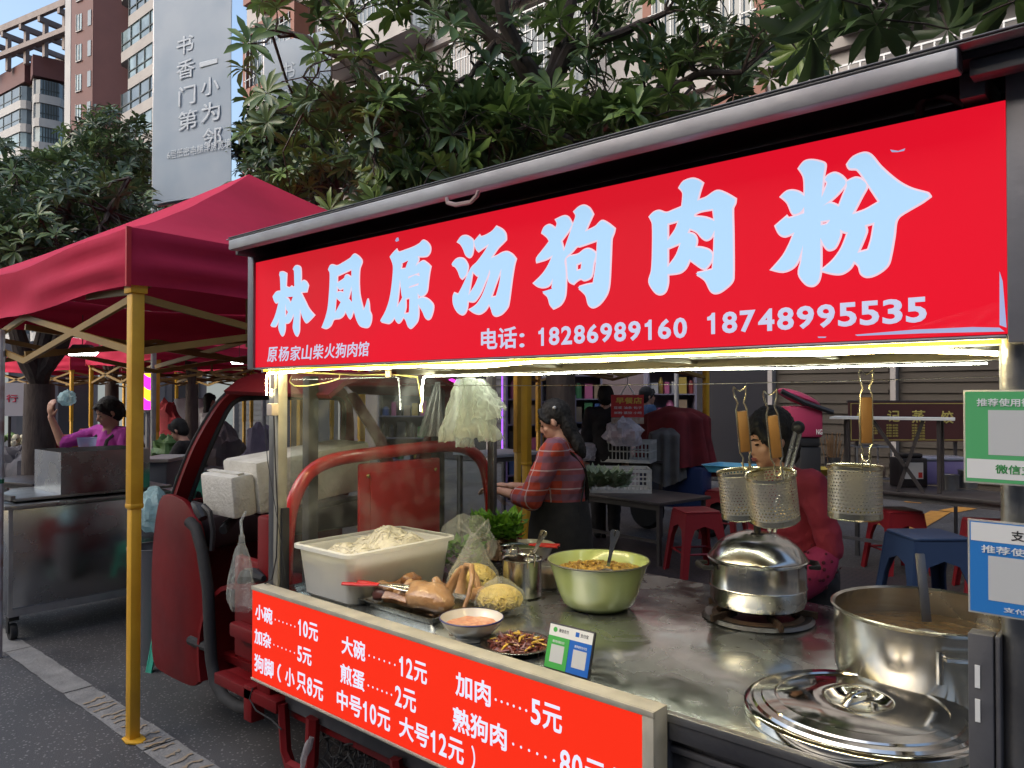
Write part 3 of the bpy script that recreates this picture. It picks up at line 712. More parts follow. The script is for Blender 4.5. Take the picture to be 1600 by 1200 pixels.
OF, WF = full(OH), full(WH)
onc = lambda p, d=0: (cab_x(p[1]) + d, p[0], p[1])
sh = MB()
for d0 in (0,):
    A = [sh.v(onc(p)) for p in OF]; B = [sh.v(onc(p)) for p in WF]
    A2 = [sh.v(onc(p, -.045)) for p in OF]; B2 = [sh.v(onc(p, -.03)) for p in WF]
    for P_, Q_ in ((A, B), (A2, A), (B, B2), (B2, A2)):
        for i in range(len(A) - 1): sh.f([P_[i], P_[i + 1], Q_[i + 1], Q_[i]])
cabf = sh.build('cab_front_frame', redpaint, cart)
ns = MB()
def nose(u, v):
    y = 1.757 + 1.086 * u; z = .26 + .80 * v
    return V((cab_x(z) - .10 * sin(pi * u) + .01, y, z))
ns.grid(nose, 16, 10); ns.build('nose_panel', redpaint, cart, thick=.012)
ed_ = MB(); ed_.tube([onc(p, -.04) for p in [V((1.752, .26)), V((1.752, .6))] + OF], .009, 6); ed_.build('edge_seal', rubm, cabf)
ws = MB(); gl = [ws.v(onc(p, -.012)) for p in WF]; ws.f(gl)
wso = ws.build('windscreen', glassmat('cab_glass', (.75, .8, .82), .06), cart, smooth=False)
wr = MB(); wr.tube([V(onc(p, .002)) for p in WF], .013, 6, closed=True); wr.build('windscreen_seal', rubm, wso)
# red pillars, roof skin
pf = MB()
def roofs(u, v):
    y = 1.90 + .80 * u; x = -3.59 + .88 * v
    return V((x, y, 1.712 - .10 * (2 * u - 1) ** 4 - .02 * v))
pf.grid(roofs, 10, 6); pf.build('cab_roof', redpaint, cart, thick=.02)
pr = MB()
pr.tube([(-3.58, 2.66, 1.60), (-3.40, 2.72, 1.35), (-3.3, 2.74, 1.1)], [.05, .05, .06], 8, sx=.5); pr.tube([(-2.86, 2.70, 1.64), (-2.95, 2.73, 1.4), (-3.15, 2.74, 1.05), (-3.2, 2.74, .5)], [.04, .05, .07, .08], 8, sx=.6)
pr.build('pillar', redpaint, cart)
pr = MB(); pr.tube([(-2.86, 2.62, 1.66), (-2.86, 1.98, 1.66)], .022, 8); pr.build('roof_bar', redpaint, cart)
bp_ = MB(); bp_.box(-2.85, -2.80, 1.86, 1.91, .45, 1.68).box(-2.85, -2.80, 2.60, 2.65, .45, 1.68)
bp_.build('rear_upright', mat('dark_upright', (.035, .03, .032), .5), cart, bevel=.005)
# red hoop behind the seat, with backrest panel
hp = MB()
hp.tube([(-2.72, p[0], p[1]) for p in cr([(y, z) for y, z in ((1.70, .45), (1.70, .8), (1.71, 1.05), (1.74, 1.18), (1.81, 1.28), (1.93, 1.325), (2.1, 1.338), (2.3, 1.347), (2.55, 1.352), (2.72, 1.33), (2.83, 1.26), (2.88, 1.13), (2.90, .95), (2.90, .5))])], .029, 10, sx=1.0)
hoopm = mat('bright_red_paint', (.55, .02, .02), .28, 0, (.46, .018, .018), 5, coat=.5)
hp.build('seat_hoop', hoopm, cart)
bk = MB(); bk.box(-2.735, -2.715, 2.06, 2.54, .62, 1.30); bko = bk.build('backrest_panel', hoopm, cart, bevel=.012)
bk = MB(); bk.box(-2.712, -2.706, 2.115, 2.485, .70, 1.26); bk.build('pressed_panel', hoopm, bko, bevel=.02)
bt = MB()
for y, z in ((2.10, 1.245), (2.50, 1.245)): bt.ell((-2.705, y, z), (.006, .009, .009), n=8, m=5)
bt.build('bolt', mat('brass', (.5, .36, .15), .35, .8), bko)
st = MB(); st.box(-3.1, -2.80, 1.95, 2.65, .62, .76); st.build('seat', rubm, cart, bevel=.03)
sc_ = MB(); Pz = [(-3.94, .36), (-3.92, .27), (-3.86, .235), (-3.56, .235), (-3.46, .26), (-3.41, .34), (-3.395, .55), (-3.40, .80), (-3.44, .96), (-3.52, 1.05), (-3.62, 1.10), (-3.83, 1.10), (-3.91, .95), (-3.945, .7)]
sc_.prism([tuple(q) for q in smooth_poly(Pz)], 'y', 1.700, 1.728); sc_.build('side_cowl', redpaint, cart, bevel=.006)
ft = MB(); ft.box(-3.9, -2.75, 1.80, 2.72, .36, .40); ft.build('cab_floor', redpaint, cart, bevel=.004)
# handlebar, column, dashboard
hb = MB(); hb.tube([(-3.25, 1.72, 1.02), (-3.32, 1.85, 1.06), (-3.42, 2.0, 1.02), (-3.45, 2.2, 1.0), (-3.42, 2.4, 1.02), (-3.32, 2.55, 1.06), (-3.25, 2.68, 1.02)], .013, 8)
hb.tube([(-3.45, 2.2, 1.0), (-3.72, 2.2, .5)], .03, 8)
hbo = hb.build('handlebar', black, cart)
for yy in (1.76, 2.64):
    gp = MB(); gp.tube([(-3.22, yy - .06 if yy < 2 else yy + .06, 1.0), (-3.31, yy + .06 if yy < 2 else yy - .06, 1.05)], .02, 8); gp.build('grip', rubm, hbo)
ds = MB(); ds.box(-3.86, -3.52, 1.80, 2.72, .86, 1.02); ds.build('dashboard', mat('dash_plastic', (.03, .018, .02), .5), cart, bevel=.03)
# left door frame bottom, rubber pipe, fenders
pp = MB()
pp.tube([onY(x, y, 1.66) for x, y in ((296, 815), (306, 825), (316, 860), (325, 920), (328, 990), (330, 1030), (336, 1065), (350, 1090), (372, 1104), (400, 1108))], .026, 10)
pp.build('bumper_pipe', rubm, cart)
pp = MB(); pp.tube([onY(x, y, 1.70) for x, y in ((298, 1000), (312, 1006), (328, 1012))], .022, 8); pp.build('bumper_arm', rubm, cart)
mm = MB(); mm.tube([onY(x, y, 1.62) for x, y in ((302, 786), (312, 795), (318, 810))], [.012, .03, .02], 8); mm.tube([onY(x, y, 1.62) for x, y in ((318, 790), (328, 800), (333, 830), (331, 860))], .012, 6)
mm.build('brake_lever', black, cart)
fe = MB()
def fend(u, v):
    a = radians(200 - 170 * u); r0 = .36
    return V((-3.05 + r0 * cos(a) * 1.0, 1.68 + .30 * v, .42 + .36 * sin(a) + .0))
fe.grid(fend, 14, 4); fe.build('fender', redpaint, cart, thick=.02)
sp_ = MB(); sp_.box(-2.80, -2.70, 1.62, 1.68, .42, 1.12); sp_.box(-3.05, -2.70, 1.66, 1.70, .50, .92); sp_.box(-3.0, -2.72, 1.61, 1.66, .60, .66)
sp_.build('side_panel', redpaint, cart, bevel=.012)
fw = MB(); Mx = Matrix.Rotation(pi / 2, 4, 'X')
fw.lathe([(.16, -.045), (.22, -.05), (.245, -.03), (.25, 0), (.245, .03), (.22, .05), (.16, .045), (.16, -.045)], (-3.62, 2.25, .25), 26, Mx)
fwo = fw.build('wheel', rubm, cart)
fw = MB(); fw.lathe([(.02, -.05), (.15, -.03), (.158, -.04), (.158, .04), (.15, .03), (.02, .05)], (-3.62, 2.25, .25), 18, Mx, cap0=True, cap1=True); fw.build('rim', steel_dark, fwo)
mi = MB(); mi.tube([onY(x, y, 1.6) for x, y in ((374, 908), (384, 900), (398, 899), (412, 904))], [.012, .03, .03, .012], 8); mi.build('tail_mirror', black, cart)
# ------------------------------------------------------------ things on the counter
CZ = .8505
# noodle tub
tubm = film('milky_plastic', (.92, .92, .88), .74, .35, .05, 8, .45)
tb = thing('noodle_tub', 'large milky plastic tub heaped with white rice noodles at the left end of the counter', 'tub', (-2.37, 1.88, CZ))
def rrect(hx, hy, r, n=5):
    out = []
    for cx, cy, a0 in ((hx - r, hy - r, 0), (-hx + r, hy - r, 90), (-hx + r, -hy + r, 180), (hx - r, -hy + r, 270)):
        for i in range(n + 1):
            a = radians(a0 + 90 * i / n); out.append((cx + r * cos(a), cy + r * sin(a)))
    return out
def tub_mesh(mb, c, levels, floor=True):
    rings = []
    for hx, hy, r, z in levels: rings.append([mb.v((c[0] + x, c[1] + y, c[2] + z)) for x, y in rrect(hx, hy, r)])
    for A, B in zip(rings, rings[1:]):
        n = len(A)
        for k in range(n): mb.f([A[k], A[(k + 1) % n], B[(k + 1) % n], B[k]])
    if floor: mb.f(list(reversed(rings[0])))
    return rings
m_ = MB(); tub_mesh(m_, (-2.37, 1.88, CZ), [(.135, .215, .03, 0), (.145, .228, .03, .012), (.160, .246, .03, .17), (.164, .250, .03, .176), (.178, .264, .035, .178), (.178, .264, .035, .190), (.166, .252, .03, .192)])
m_.build('tub', tubm, tb, thick=.003)
nm = mat('rice_noodle', (.72, .68, .55), .42, 0, (.60, .56, .44), 60, bump=.5, bsc=90, stretch=(1, .35, 1))
m_ = MB()
def ndl(u, v):
    x = -.150 + .30 * u; y = -.236 + .472 * v
    e = min(1, min(u, 1 - u, v, 1 - v) * 7)
    h = .162 + .055 * math.exp(-((v - .62) ** 2) / .06 - ((u - .5) ** 2) / .12) + .03 * noise.noise(V((u * 4, v * 6, 1)))
    h = .13 + (h - .13) * e + .010 * noise.noise(V((u * 18, v * 22, 4)))
    return V((-2.37 + x, 1.88 + y, CZ + h))
m_.grid(ndl, 50, 70)
g_ = m_.build('rice_noodles', nm, tb)
m_ = MB(); rr = random.Random(4)
for i in range(90):
    u, v = rr.uniform(.1, .9), rr.uniform(.08, .95); a = rr.uniform(0, pi); L_ = rr.uniform(.03, .09)
    pts = []
    for k in range(7):
        t_ = (k / 6 - .5); uu = u + cos(a) * L_ * t_ / .30 + .01 * sin(k + i); vv = v + sin(a) * L_ * t_ / .47
        uu = min(.96, max(.04, uu)); vv = min(.97, max(.03, vv)); pts.append(ndl(uu, vv) + V((0, 0, .003)))
    m_.tube(pts, .0022, 4)
m_.build('noodle_strands', nm, g_)
m_ = MB(); tub_mesh(m_, (-2.37, 1.88, CZ + .01), [(.128, .21, .03, 0), (.150, .236, .03, .14)], True); m_.build('noodle_mass', mat('noodle_inside', (.66, .62, .50), .5), tb)

# tray with cooked meat
def steel_tray(name, label, c, hx, hy, rz=0, h=.028):
    o = thing(name, label, 'tray', c); m_ = MB()
    tub_mesh(m_, c, [(hx - .025, hy - .025, .02, 0), (hx - .008, hy - .008, .02, h - .004), (hx, hy, .02, h), (hx, hy, .02, h - .003)])
    m_.build('tray_pan', chrome, o, thick=.0018); return o
steel_tray('meat_tray', 'shallow rectangular stainless tray holding cooked brown meat', (-2.035, 1.845, CZ + .002), .200, .165)
meatm = mat('stewed_meat', (.36, .17, .06), .32, 0, (.15, .05, .018), 22, bump=.9, bsc=45, coat=.5, contrast=.45)
meatp = mat('pale_stewed_skin', (.52, .31, .15), .30, 0, (.30, .14, .05), 16, bump=.7, bsc=38, coat=.5, contrast=.5)
def lump(c, r, seed, rz=0, m=meatm, name='meat_chunk', parent=None, amp=.35):
    mb = MB(); mb.ell((0, 0, 0), r, n=20, m=14); 
    for v in mb.bm.verts:
        f_ = 1 + amp * noise.noise(v.co * (1.3 / max(r)) + V((seed, 0, 0))) + .12 * noise.noise(v.co * (5 / max(r)) + V((0, seed, 0)))
        v.co = Matrix.Rotation(rz, 3, 'Z') @ (v.co * f_) + V(c)
    return mb.build(name, m, parent)
t_ = thing('cooked_meat_piece', 'big smooth pale brown boiled joint with a curled tail on the tray', 'meat', (-1.93, 1.80, CZ + .03))
lump((-1.95, 1.78, CZ + .062), (.105, .062, .048), 3, .15, meatp, 'joint', t_)
mb = MB(); mb.tube([(-1.88, 1.85, CZ + .07), (-1.885, 1.87, CZ + .13), (-1.87, 1.87, CZ + .165), (-1.835, 1.86, CZ + .17), (-1.81, 1.84, CZ + .14), (-1.80, 1.81, CZ + .08), (-1.80, 1.79, CZ + .05)], [.02, .013, .011, .010, .009, .008, .006], 9)
mb.build('curled_tail', meatp, t_)
t_ = thing('cooked_meat_piece', 'pale boiled piece bent in a loop, behind the big joint on the tray', 'meat', (-1.90, 1.93, CZ + .03))
mb = MB(); mb.tube([(-2.02, 1.93, CZ + .04), (-2.0, 1.95, CZ + .09), (-1.975, 1.955, CZ + .128), (-1.94, 1.96, CZ + .13), (-1.905, 1.955, CZ + .10), (-1.89, 1.95, CZ + .06), (-1.86, 1.95, CZ + .045)], [.02, .017, .013, .012, .012, .015, .02], 9); mb.jitter(.004, 30)
mb.build('loop', meatp, t_); lump((-1.875, 1.955, CZ + .05), (.05, .045, .03), 8, 0, meatp, 'joint', t_)
rr = random.Random(12)
for i in range(14):
    x = -2.185 + (i % 7) * .026 + rr.uniform(-.012, .012); y = 1.73 + (i // 7) * .12 + rr.uniform(-.02, .07)
    t_ = thing('cooked_meat_piece', ['ridged pale brown trotter piece among the small ones on the tray', 'small wrinkled dark brown meat piece on the left half of the tray'][i % 3 != 0], 'meat', (x, y, CZ + .03), 'small meat pieces on the tray')
    o_ = lump((x, y, CZ + .046 + rr.uniform(0, .022)), (rr.uniform(.030, .050), rr.uniform(.018, .028), rr.uniform(.018, .028)), i * 3.3, rr.uniform(0, 3), [meatm, meatp][i % 3 == 0], 'chunk', t_, .6)
t_ = thing('cooked_meat_piece', 'dark purple brown foot end next to the red tong handles', 'meat', (-2.2, 1.70, CZ + .03))
lump((-2.14, 1.715, CZ + .052), (.035, .02, .022), 9, .2, mat('dark_meat', (.10, .035, .03), .35, bump=.4), 'foot', t_, .4)
mb = MB()
mb.tube([(-2.10, 1.705, CZ + .052), (-2.06, 1.715, CZ + .05), (-2.01, 1.73, CZ + .045), (-1.975, 1.745, CZ + .04)], [.018, .017, .018, .02], 9); mb.jitter(.006, 60); mb.build('shank', meatm, t_)
# tongs
def tongs(c, rz, label, L=.26):
    o = thing('kitchen_tongs', label, 'tongs', c); M = Matrix.Translation(V(c)) @ Matrix.Rotation(rz, 4, 'Z')
    rd = mat('red_grip', (.65, .015, .012), .35)
    for s_ in (-1, 1):
        mb = MB(); mb.tube([M @ V(p) for p in ((0, 0, .0), (-.06, s_ * .016, .0), (-.13, s_ * .022, 0))], [.008, .010, .009], 8, sx=.7); mb.build('grip', rd, o)
        mb = MB(); mb.tube([M @ V(p) for p in ((0, 0, 0), (.05, s_ * .012, 0), (.10, s_ * .02, -.004), (.125, s_ * .016, -.008))], [.006, .008, .013, .010], 8, sx=.45); mb.build('arm', chrome, o)
    return o
tongs((-2.13, 1.70, CZ + .088), radians(25), 'steel tongs with red handles lying across the meat tray')
# sauce bowl
def bowl(name, label, cat, c, prof, m, n=40, rimm=None, **kw):
    o = thing(name, label, cat, c, kw.get('group')); mb = MB(); mb.lathe(prof, c, n); bo = mb.build('bowl', m, o)
    return o, bo
por = mat('glazed_porcelain', (.66, .63, .55), .18, 0, (.58, .55, .47), 5, coat=.6)
c = (-1.666, 1.69, CZ)
o, bo = bowl('sauce_bowl', 'small white porcelain bowl with blue rim holding pink sauce', 'bowl', c, [(.0, .004), (.042, .004), (.045, 0), (.05, .002), (.050, .010), (.070, .026), (.088, .046), (.098, .066), (.0985, .068), (.096, .068), (.086, .048), (.066, .028), (.04, .014), (0, .012)], por)
mb = MB(); mb.lathe([(.0987, .0645), (.0998, .067), (.0985, .0692), (.0965, .0692)], c, 40); mb.build('rim_band', mat('blue_glaze', (.05, .05, .16), .25), bo)
mb = MB(); mb.grid(lambda u, v: V((c[0] + cos(v * 2 * pi) * .082 * u, c[1] + sin(v * 2 * pi) * .082 * u, c[2] + .046 + .006 * noise.noise(V((u * 4 * cos(v * 6.28), u * 4 * sin(v * 6.28), 0))))), 10, 32)
mb.build('sauce', mat('pink_sauce', (.55, .20, .12), .25, 0, (.68, .38, .22), 40, bump=.3), o)
mb = MB(); rr = random.Random(2)
for k in range(11):
    a = radians(95 + k * 5.2); 
    for j in range(3):
        aa = a + rr.uniform(-.02, .02); z = .053 + j * .004; r_ = .0885 + (z - .048) * .5
        p = V(c) + V((cos(aa) * r_, sin(aa) * r_, z)); mb.cbox(p + V((0, 0, rr.uniform(-.002, .002))), (.005, .002, .0012), aa + pi / 2)
mb.build('painted_characters', mat('blue_glaze', (.05, .05, .16)), bo, smooth=False)
# plate of shredded dark meat
c = (-1.50, 1.712, CZ)
o = thing('meat_plate', 'round steel plate of shredded dark red meat and yellow peppers near the counter edge', 'plate', c)
mb = MB(); mb.lathe([(0, .002), (.07, .002), (.085, .012), (.108, .018), (.110, .020), (.106, .021), (.083, .015), (.068, .006), (0, .005)], c, 36); mb.build('plate', chrome, o)
def shreds(parent, name, m, c, R0, n, h, L0, r0, seed, dome=1.0):
    rr = random.Random(seed); mb = MB()
    for i in range(n):
        rad = R0 * sqrt(rr.random()); a = rr.uniform(0, 2 * pi); z = h * (1 - (rad / R0) ** 2) * rr.uniform(.3, 1) * dome
        p = V((c[0] + cos(a) * rad, c[1] + sin(a) * rad, c[2] + z)); dr = V((rr.uniform(-1, 1), rr.uniform(-1, 1), rr.uniform(-.3, .3))).normalized()
        sd_ = V((-dr.y, dr.x, 0)) * rr.uniform(-.3, .3); L_ = L0 * rr.uniform(.6, 1.3)
        mb.tube([p - dr * L_ * .5, p + sd_ * L_ + V((0, 0, .003)), p + dr * L_ * .5], [r0 * .6, r0, r0 * .5], 5, sx=.7)
    return mb.build(name, m, parent)
shreds(o, 'shredded_meat', mat('dark_red_shreds', (.13, .03, .022), .3, 0, (.22, .06, .04), 40, coat=.4), (c[0], c[1], c[2] + .01), .080, 260, .03, .04, .0042, 3)
shreds(o, 'pepper_strips', mat('yellow_pepper', (.60, .38, .06), .3), (c[0], c[1], c[2] + .016), .075, 22, .028, .045, .0050, 9)
# payment stand
qr = thing('payment_stand', 'small black framed payment plate with green and blue halves propped on the counter edge', 'payment sign', (-1.27, 1.665, CZ))
def plate(parent, O, U, Vv, N, w, h, green, blue):
    pass
O3 = V((-1.345, 1.642, CZ + .002)); U3 = V((1, .02, 0)).normalized(); V3 = V((.0, .26, .966)).normalized(); N3 = U3.cross(V3).normalized()
if N3.y > 0: N3 = -N3
def panel(mb, x0, x1, y0, y1, d): 
    mb.f([mb.v(O3 + U3 * a + V3 * b_ + N3 * d) for a, b_ in ((x0, y0), (x1, y0), (x1, y1), (x0, y1))])
MQ = Matrix((U3, V3, N3)).transposed().to_4x4(); MQ.translation = O3
mb = MB(); mb.box(0, .152, 0, .122, -.010, -.001, MQ); mb.box(.03, .12, .0, .05, -.045, -.0105, MQ); fo = mb.build('stand_body', black, qr, bevel=.004)
mb = MB(); panel(mb, .004, .148, .088, .118, .0004); mb.build('header', white_pl, qr, smooth=False)
green_p = mat('payment_green', (.07, .40, .08), .35); blue_p = mat('payment_blue', (.02, .13, .50), .35); pale_q = mat('blank_code_field', (.55, .56, .55), .4)
mb = MB(); panel(mb, .004, .0755, .004, .0878, .0004); mb.build('green_half', green_p, qr, smooth=False)
mb = MB(); panel(mb, .0765, .148, .004, .0878, .0004); mb.build('blue_half', blue_p, qr, smooth=False)
mb = MB(); panel(mb, .018, .062, .020, .066, .0009); panel(mb, .092, .136, .020, .066, .0009); mb.build('code_field', pale_q, qr, smooth=False)
ink = mat('black_ink', (.03, .03, .03), .5); wink = mat('white_ink', (.72, .74, .74), .5)
lettering([('微信支付', .036, .069, .100, .010, .02, 0), ('支付宝', .108, .134, .100, .010, .02, 0)], 'heading', ink, qr, O3 + N3 * .0004, U3, N3, depth=.0002, up=V3)
lettering([('推荐使用微信支付', .020, .060, .071, .007, .01, 0), ('推荐使用支付宝', .094, .134, .071, .007, .01, 0)], 'caption', wink, qr, O3 + N3 * .0004, U3, N3, depth=.0002, up=V3)
mb = MB(); mb.lathe([(0, 0), (.007, 0)], O3 + U3 * .024 + V3 * .105 + N3 * .0009, 12, MQ.to_3x3().to_4x4()); mb.build('green_emblem', green_p, qr, smooth=False)
mb = MB(); panel(mb, .092, .104, .099, .111, .0009); mb.build('blue_emblem', blue_p, qr, smooth=False)
# green enamel bowl with food, spoon
c = (-1.584, 2.245, CZ)
enm = mat('pale_green_enamel', (.56, .68, .27), .22, 0, (.51, .63, .24), 4, coat=.8)
o, bo = bowl('enamel_bowl', 'large pale green enamel bowl of yellow chopped food in the middle of the counter', 'bowl', c, [(0, .003), (.095, .003), (.112, .006), (.128, .022), (.143, .06), (.160, .115), (.174, .155), (.180, .163), (.180, .167), (.174, .166), (.168, .156), (.152, .112), (.135, .06), (.118, .026), (0, .02)], enm)
mb = MB(); mb.lathe([(.1795, .1615), (.1825, .1645), (.1805, .1685), (.1775, .1675)], c, 48); mb.build('rim', mat('dark_rim', (.12, .12, .08), .4), bo)
mb = MB(); mb.grid(lambda u, v: V((c[0] + cos(v * 2 * pi) * .158 * u, c[1] + sin(v * 2 * pi) * .158 * u, c[2] + .130 + .016 * noise.noise(V((u * 5 * cos(v * 6.28), u * 5 * sin(v * 6.28), 3))) + .014 * (1 - u))), 20, 48)
fm = mat('chopped_yellow_food', (.58, .38, .08), .35, 0, (.28, .14, .03), 55, bump=.8, bsc=80, contrast=.25)
fo_ = mb.build('food', fm, o); shreds(fo_, 'food_bits', fm, (c[0], c[1], c[2] + .128), .14, 170, .02, .022, .0055, 31)
def spoon(label, a, b, w=.016, m=chrome, bowl_at=None):
    o = thing('serving_spoon', label, 'spoon', a); a, b = V(a), V(b); d_ = (b - a); L_ = d_.length; zz = d_.normalized(); xx = zz.cross(a - CAM).normalized(); yy = zz.cross(xx)
    mb = MB(); M = Matrix((xx, yy, zz)).transposed().to_4x4(); M.translation = a
    prof = [(0, .006), (.3, .006), (.6, .009), (.85, w), (.95, w * 1.05), (1, w * .6)]
    pr = []
    for t_, w1 in prof: pr.append((w1 / 1, t_ * L_))
    vs = [(x, z) for x, z in pr] + [(-x, z) for x, z in reversed(pr)]
    hole = None
    mb.prism([(x, z) for x, z in vs], 'y', -.0012, .0012, M); so_ = mb.build('handle', m, o, smooth=False, bevel=.0008)
    hb_ = MB(); hb_.prism([(cos(k * pi / 5) * .003, L_ * .9 + sin(k * pi / 5) * .011) for k in range(10)], 'y', -.0018, .0018, M); hb_.build('hang_hole', black, so_, smooth=False)
    hb_ = MB(); hb_.ell(a - d_.normalized() * .02, (.028, .028, .012), n=12, m=6); hb_.build('scoop', m, o)
    return o
p_ = atZ(962, 828, 2.62); spoon('steel spoon handle standing up out of the pale green bowl', atZ(950, 885, 2.62), p_, .016)
# steel cup with spoon
c = (-1.875, 2.17, CZ)
o = thing('steel_pot', 'small straight stainless pot of oil between the noodle bags and the green bowl', 'pot', c)
mb = MB(); mb.lathe([(0, .002), (.066, .002), (.072, .008), (.073, .138), (.077, .142), (.075, .144), (.070, .140), (.069, .010), (0, .008)], c, 36); mb.build('pot', chrome, o)
mb = MB(); mb.lathe([(0, .115), (.068, .115)], c, 30); mb.build('dark_oil', mat('dark_oil', (.03, .015, .01), .08), o)
mb = MB()
for sa in (-.4, 2.7): mb.tube([V(c) + V((cos(sa + q) * .075, sin(sa + q) * .075, z)) for q, z in ((-.2, .12), (-.2, .165), (0, .18), (.2, .165), (.2, .12))], .003, 5)
mb.build('handle', chrome, o)
spoon('steel spoon slanting out of the small stainless pot', atZ(832, 868, 2.9), atZ(851, 829, 2.85), .013)
# small glass jar and steel container behind
for px_, py_, lab, r_ in ((858, 918, 'small clear tub with red sauce just behind the steel pot', .042), (800, 895, 'small steel cup of chopped garlic behind the noodle bag', .045)):
    c = onz(px_, py_, CZ); c = (c.x, c.y, CZ)
    o = thing('sauce_tub', lab, 'tub', c)
    mb = MB(); mb.lathe([(0, .002), (r_ * .85, .002), (r_ * .95, .01), (r_, .085), (r_ * 1.06, .09), (r_ * .97, .092)], c, 24); mb.build('tub', film('clear_tub_plastic', (.7, .72, .7), .45, .15, 0) if px_ > 820 else chrome, o)
    mb = MB(); mb.lathe([(r_ * .84, .006), (r_ * .93, .06), (0, .066)], c, 24, cap0=True); mb.build('filling', mat('red_oil_sauce', (.22, .08, .04), .3, 0, (.4, .25, .1), 50) if px_ > 820 else mat('garlic', (.6, .55, .35), .5, bump=.6), o)
# cream bowl with red tongs at the back
c = (-2.22, 2.62, CZ)
o, bo = bowl('cream_bowl', 'cream bowl of chopped greens at the back with red handled tongs across it', 'bowl', c, [(0, .003), (.05, .003), (.06, .008), (.09, .04), (.110, .082), (.114, .086), (.110, .087), (.09, .05), (.05, .02), (0, .018)], por)
mb = MB(); mb.lathe([(0, .075), (.10, .066)], c, 28); mb.jitter(.01, 40); mb.build('greens', mat('chopped_greens', (.07, .12, .03), .5, 0, (.2, .22, .1), 70, bump=.6), o)
tongs((-2.17, 2.56, CZ + .098), radians(205), 'steel tongs with red handles resting on the cream bowl at the back')
# noodle bags
clearbag = film('clear_bag', (.80, .84, .78), .20, .12, 1.0, 16, .3)
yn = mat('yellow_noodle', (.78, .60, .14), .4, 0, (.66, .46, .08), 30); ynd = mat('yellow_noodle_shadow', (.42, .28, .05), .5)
def noodle_bag(label, c, R0, h, knot, seed):
    o = thing('noodle_bag', label, 'bag', c)
    mb = MB(); mb.ell((c[0], c[1], c[2] + h * .4), (R0 * .8, R0 * .8, h * .42), n=16, m=10); mb.jitter(.012, 15, seed); no = mb.build('noodle_mass', ynd, o)
    rr = random.Random(seed); mb = MB()
    for i in range(330):
        th = rr.uniform(0, 2 * pi); ph = rr.uniform(-.1, 1.45); d_ = V((cos(th) * cos(ph), sin(th) * cos(ph), sin(ph)))
        rw_ = rr.uniform(.80, .93); ax = d_.orthogonal().normalized(); ax = Matrix.Rotation(rr.uniform(0, 6.28), 3, d_) @ ax
        pts = []
        for k in range(6):
            q = (d_ + ax * (k - 2.5) * .17 + d_.cross(ax) * .08 * sin(k * 1.4 + i)).normalized()
            pts.append(V((c[0] + q.x * R0 * rw_, c[1] + q.y * R0 * rw_, max(c[2] + .003, c[2] + h * .40 + q.z * h * .45))))
        mb.tube(pts, .0036, 4)
    mb.build('noodles', yn, no)
    mb = MB()
    prof = [(R0 * .75, 0), (R0 * .98, h * .12), (R0 * 1.02, h * .38), (R0 * .9, h * .72)]
    if knot: prof += [(R0 * .62, h * 1.0), (R0 * .40, h * 1.35), (R0 * .22, h * 1.6), (R0 * .12, h * 1.75)]
    else: prof += [(R0 * .55, h * .95), (R0 * .25, h * 1.08), (R0 * .12, h * 1.16)]
    mb.lathe(prof, c, 40, cap0=True, wob=lambda a, z: .07 * sin(5 * a + z * 40 + seed) + .05 * sin(11 * a - z * 30) + .12 * noise.noise(V((cos(a) * 2, sin(a) * 2, z * 20 + seed))))
    bo = mb.build('clear_film', clearbag, o)
    if knot:
        t0 = V((c[0], c[1], c[2] + h * 1.7)); mb = MB()
        for s_ in (-1, 1): mb.tube([t0 + V(p) for p in ((0, 0, 0), (.022 * s_, .02 * s_, .035), (.045 * s_, .03 * s_, .06), (.05 * s_, .035 * s_, .03), (.03 * s_, .03, -.01))], [.008, .009, .010, .009, .006], 7, sx=.4)
        mb.build('tied_handles', clearbag, bo)
    return o
noodle_bag('clear knotted bag of yellow egg noodles standing behind the meat tray', (-2.03, 2.07, CZ), .095, .13, True, 1)
noodle_bag('clear bag of yellow egg noodles slumped right of the meat tray', (-1.80, 1.965, CZ), .085, .105, False, 2)
# crumpled bag with greens, mint pot
def crumple(name, label, c, r, m, parent=None, seed=0, cat='bag', amp=.25, n=26):
    o = thing(name, label, cat, c) if parent is None else parent
    mb = MB(); mb.ell((0, 0, 0), r, n=n, m=16)
    for v in mb.bm.verts:
        q = v.co.normalized()
        f_ = 1 + amp * noise.noise(q * 2.2 + V((seed, 0, 0))) + amp * .6 * abs(noise.noise(q * 5 + V((0, seed, 0)))) + amp * .25 * noise.noise(q * 12 + V((seed, seed, 0)))
        v.co = v.co * f_ + V(c) ; v.co.z = max(v.co.z, c[2] - r[2] * .9)
    mb.build('crumpled_film', m, o, ang=25); return o
o = crumple('herb_bag', 'crumpled clear bag of greens behind the noodle tub', (-2.27, 2.28, CZ + .12), (.12, .10, .12), clearbag, seed=4)
leafm = mat('herb_leaf', (.10, .26, .03), .4, 0, (.05, .15, .02), 20)
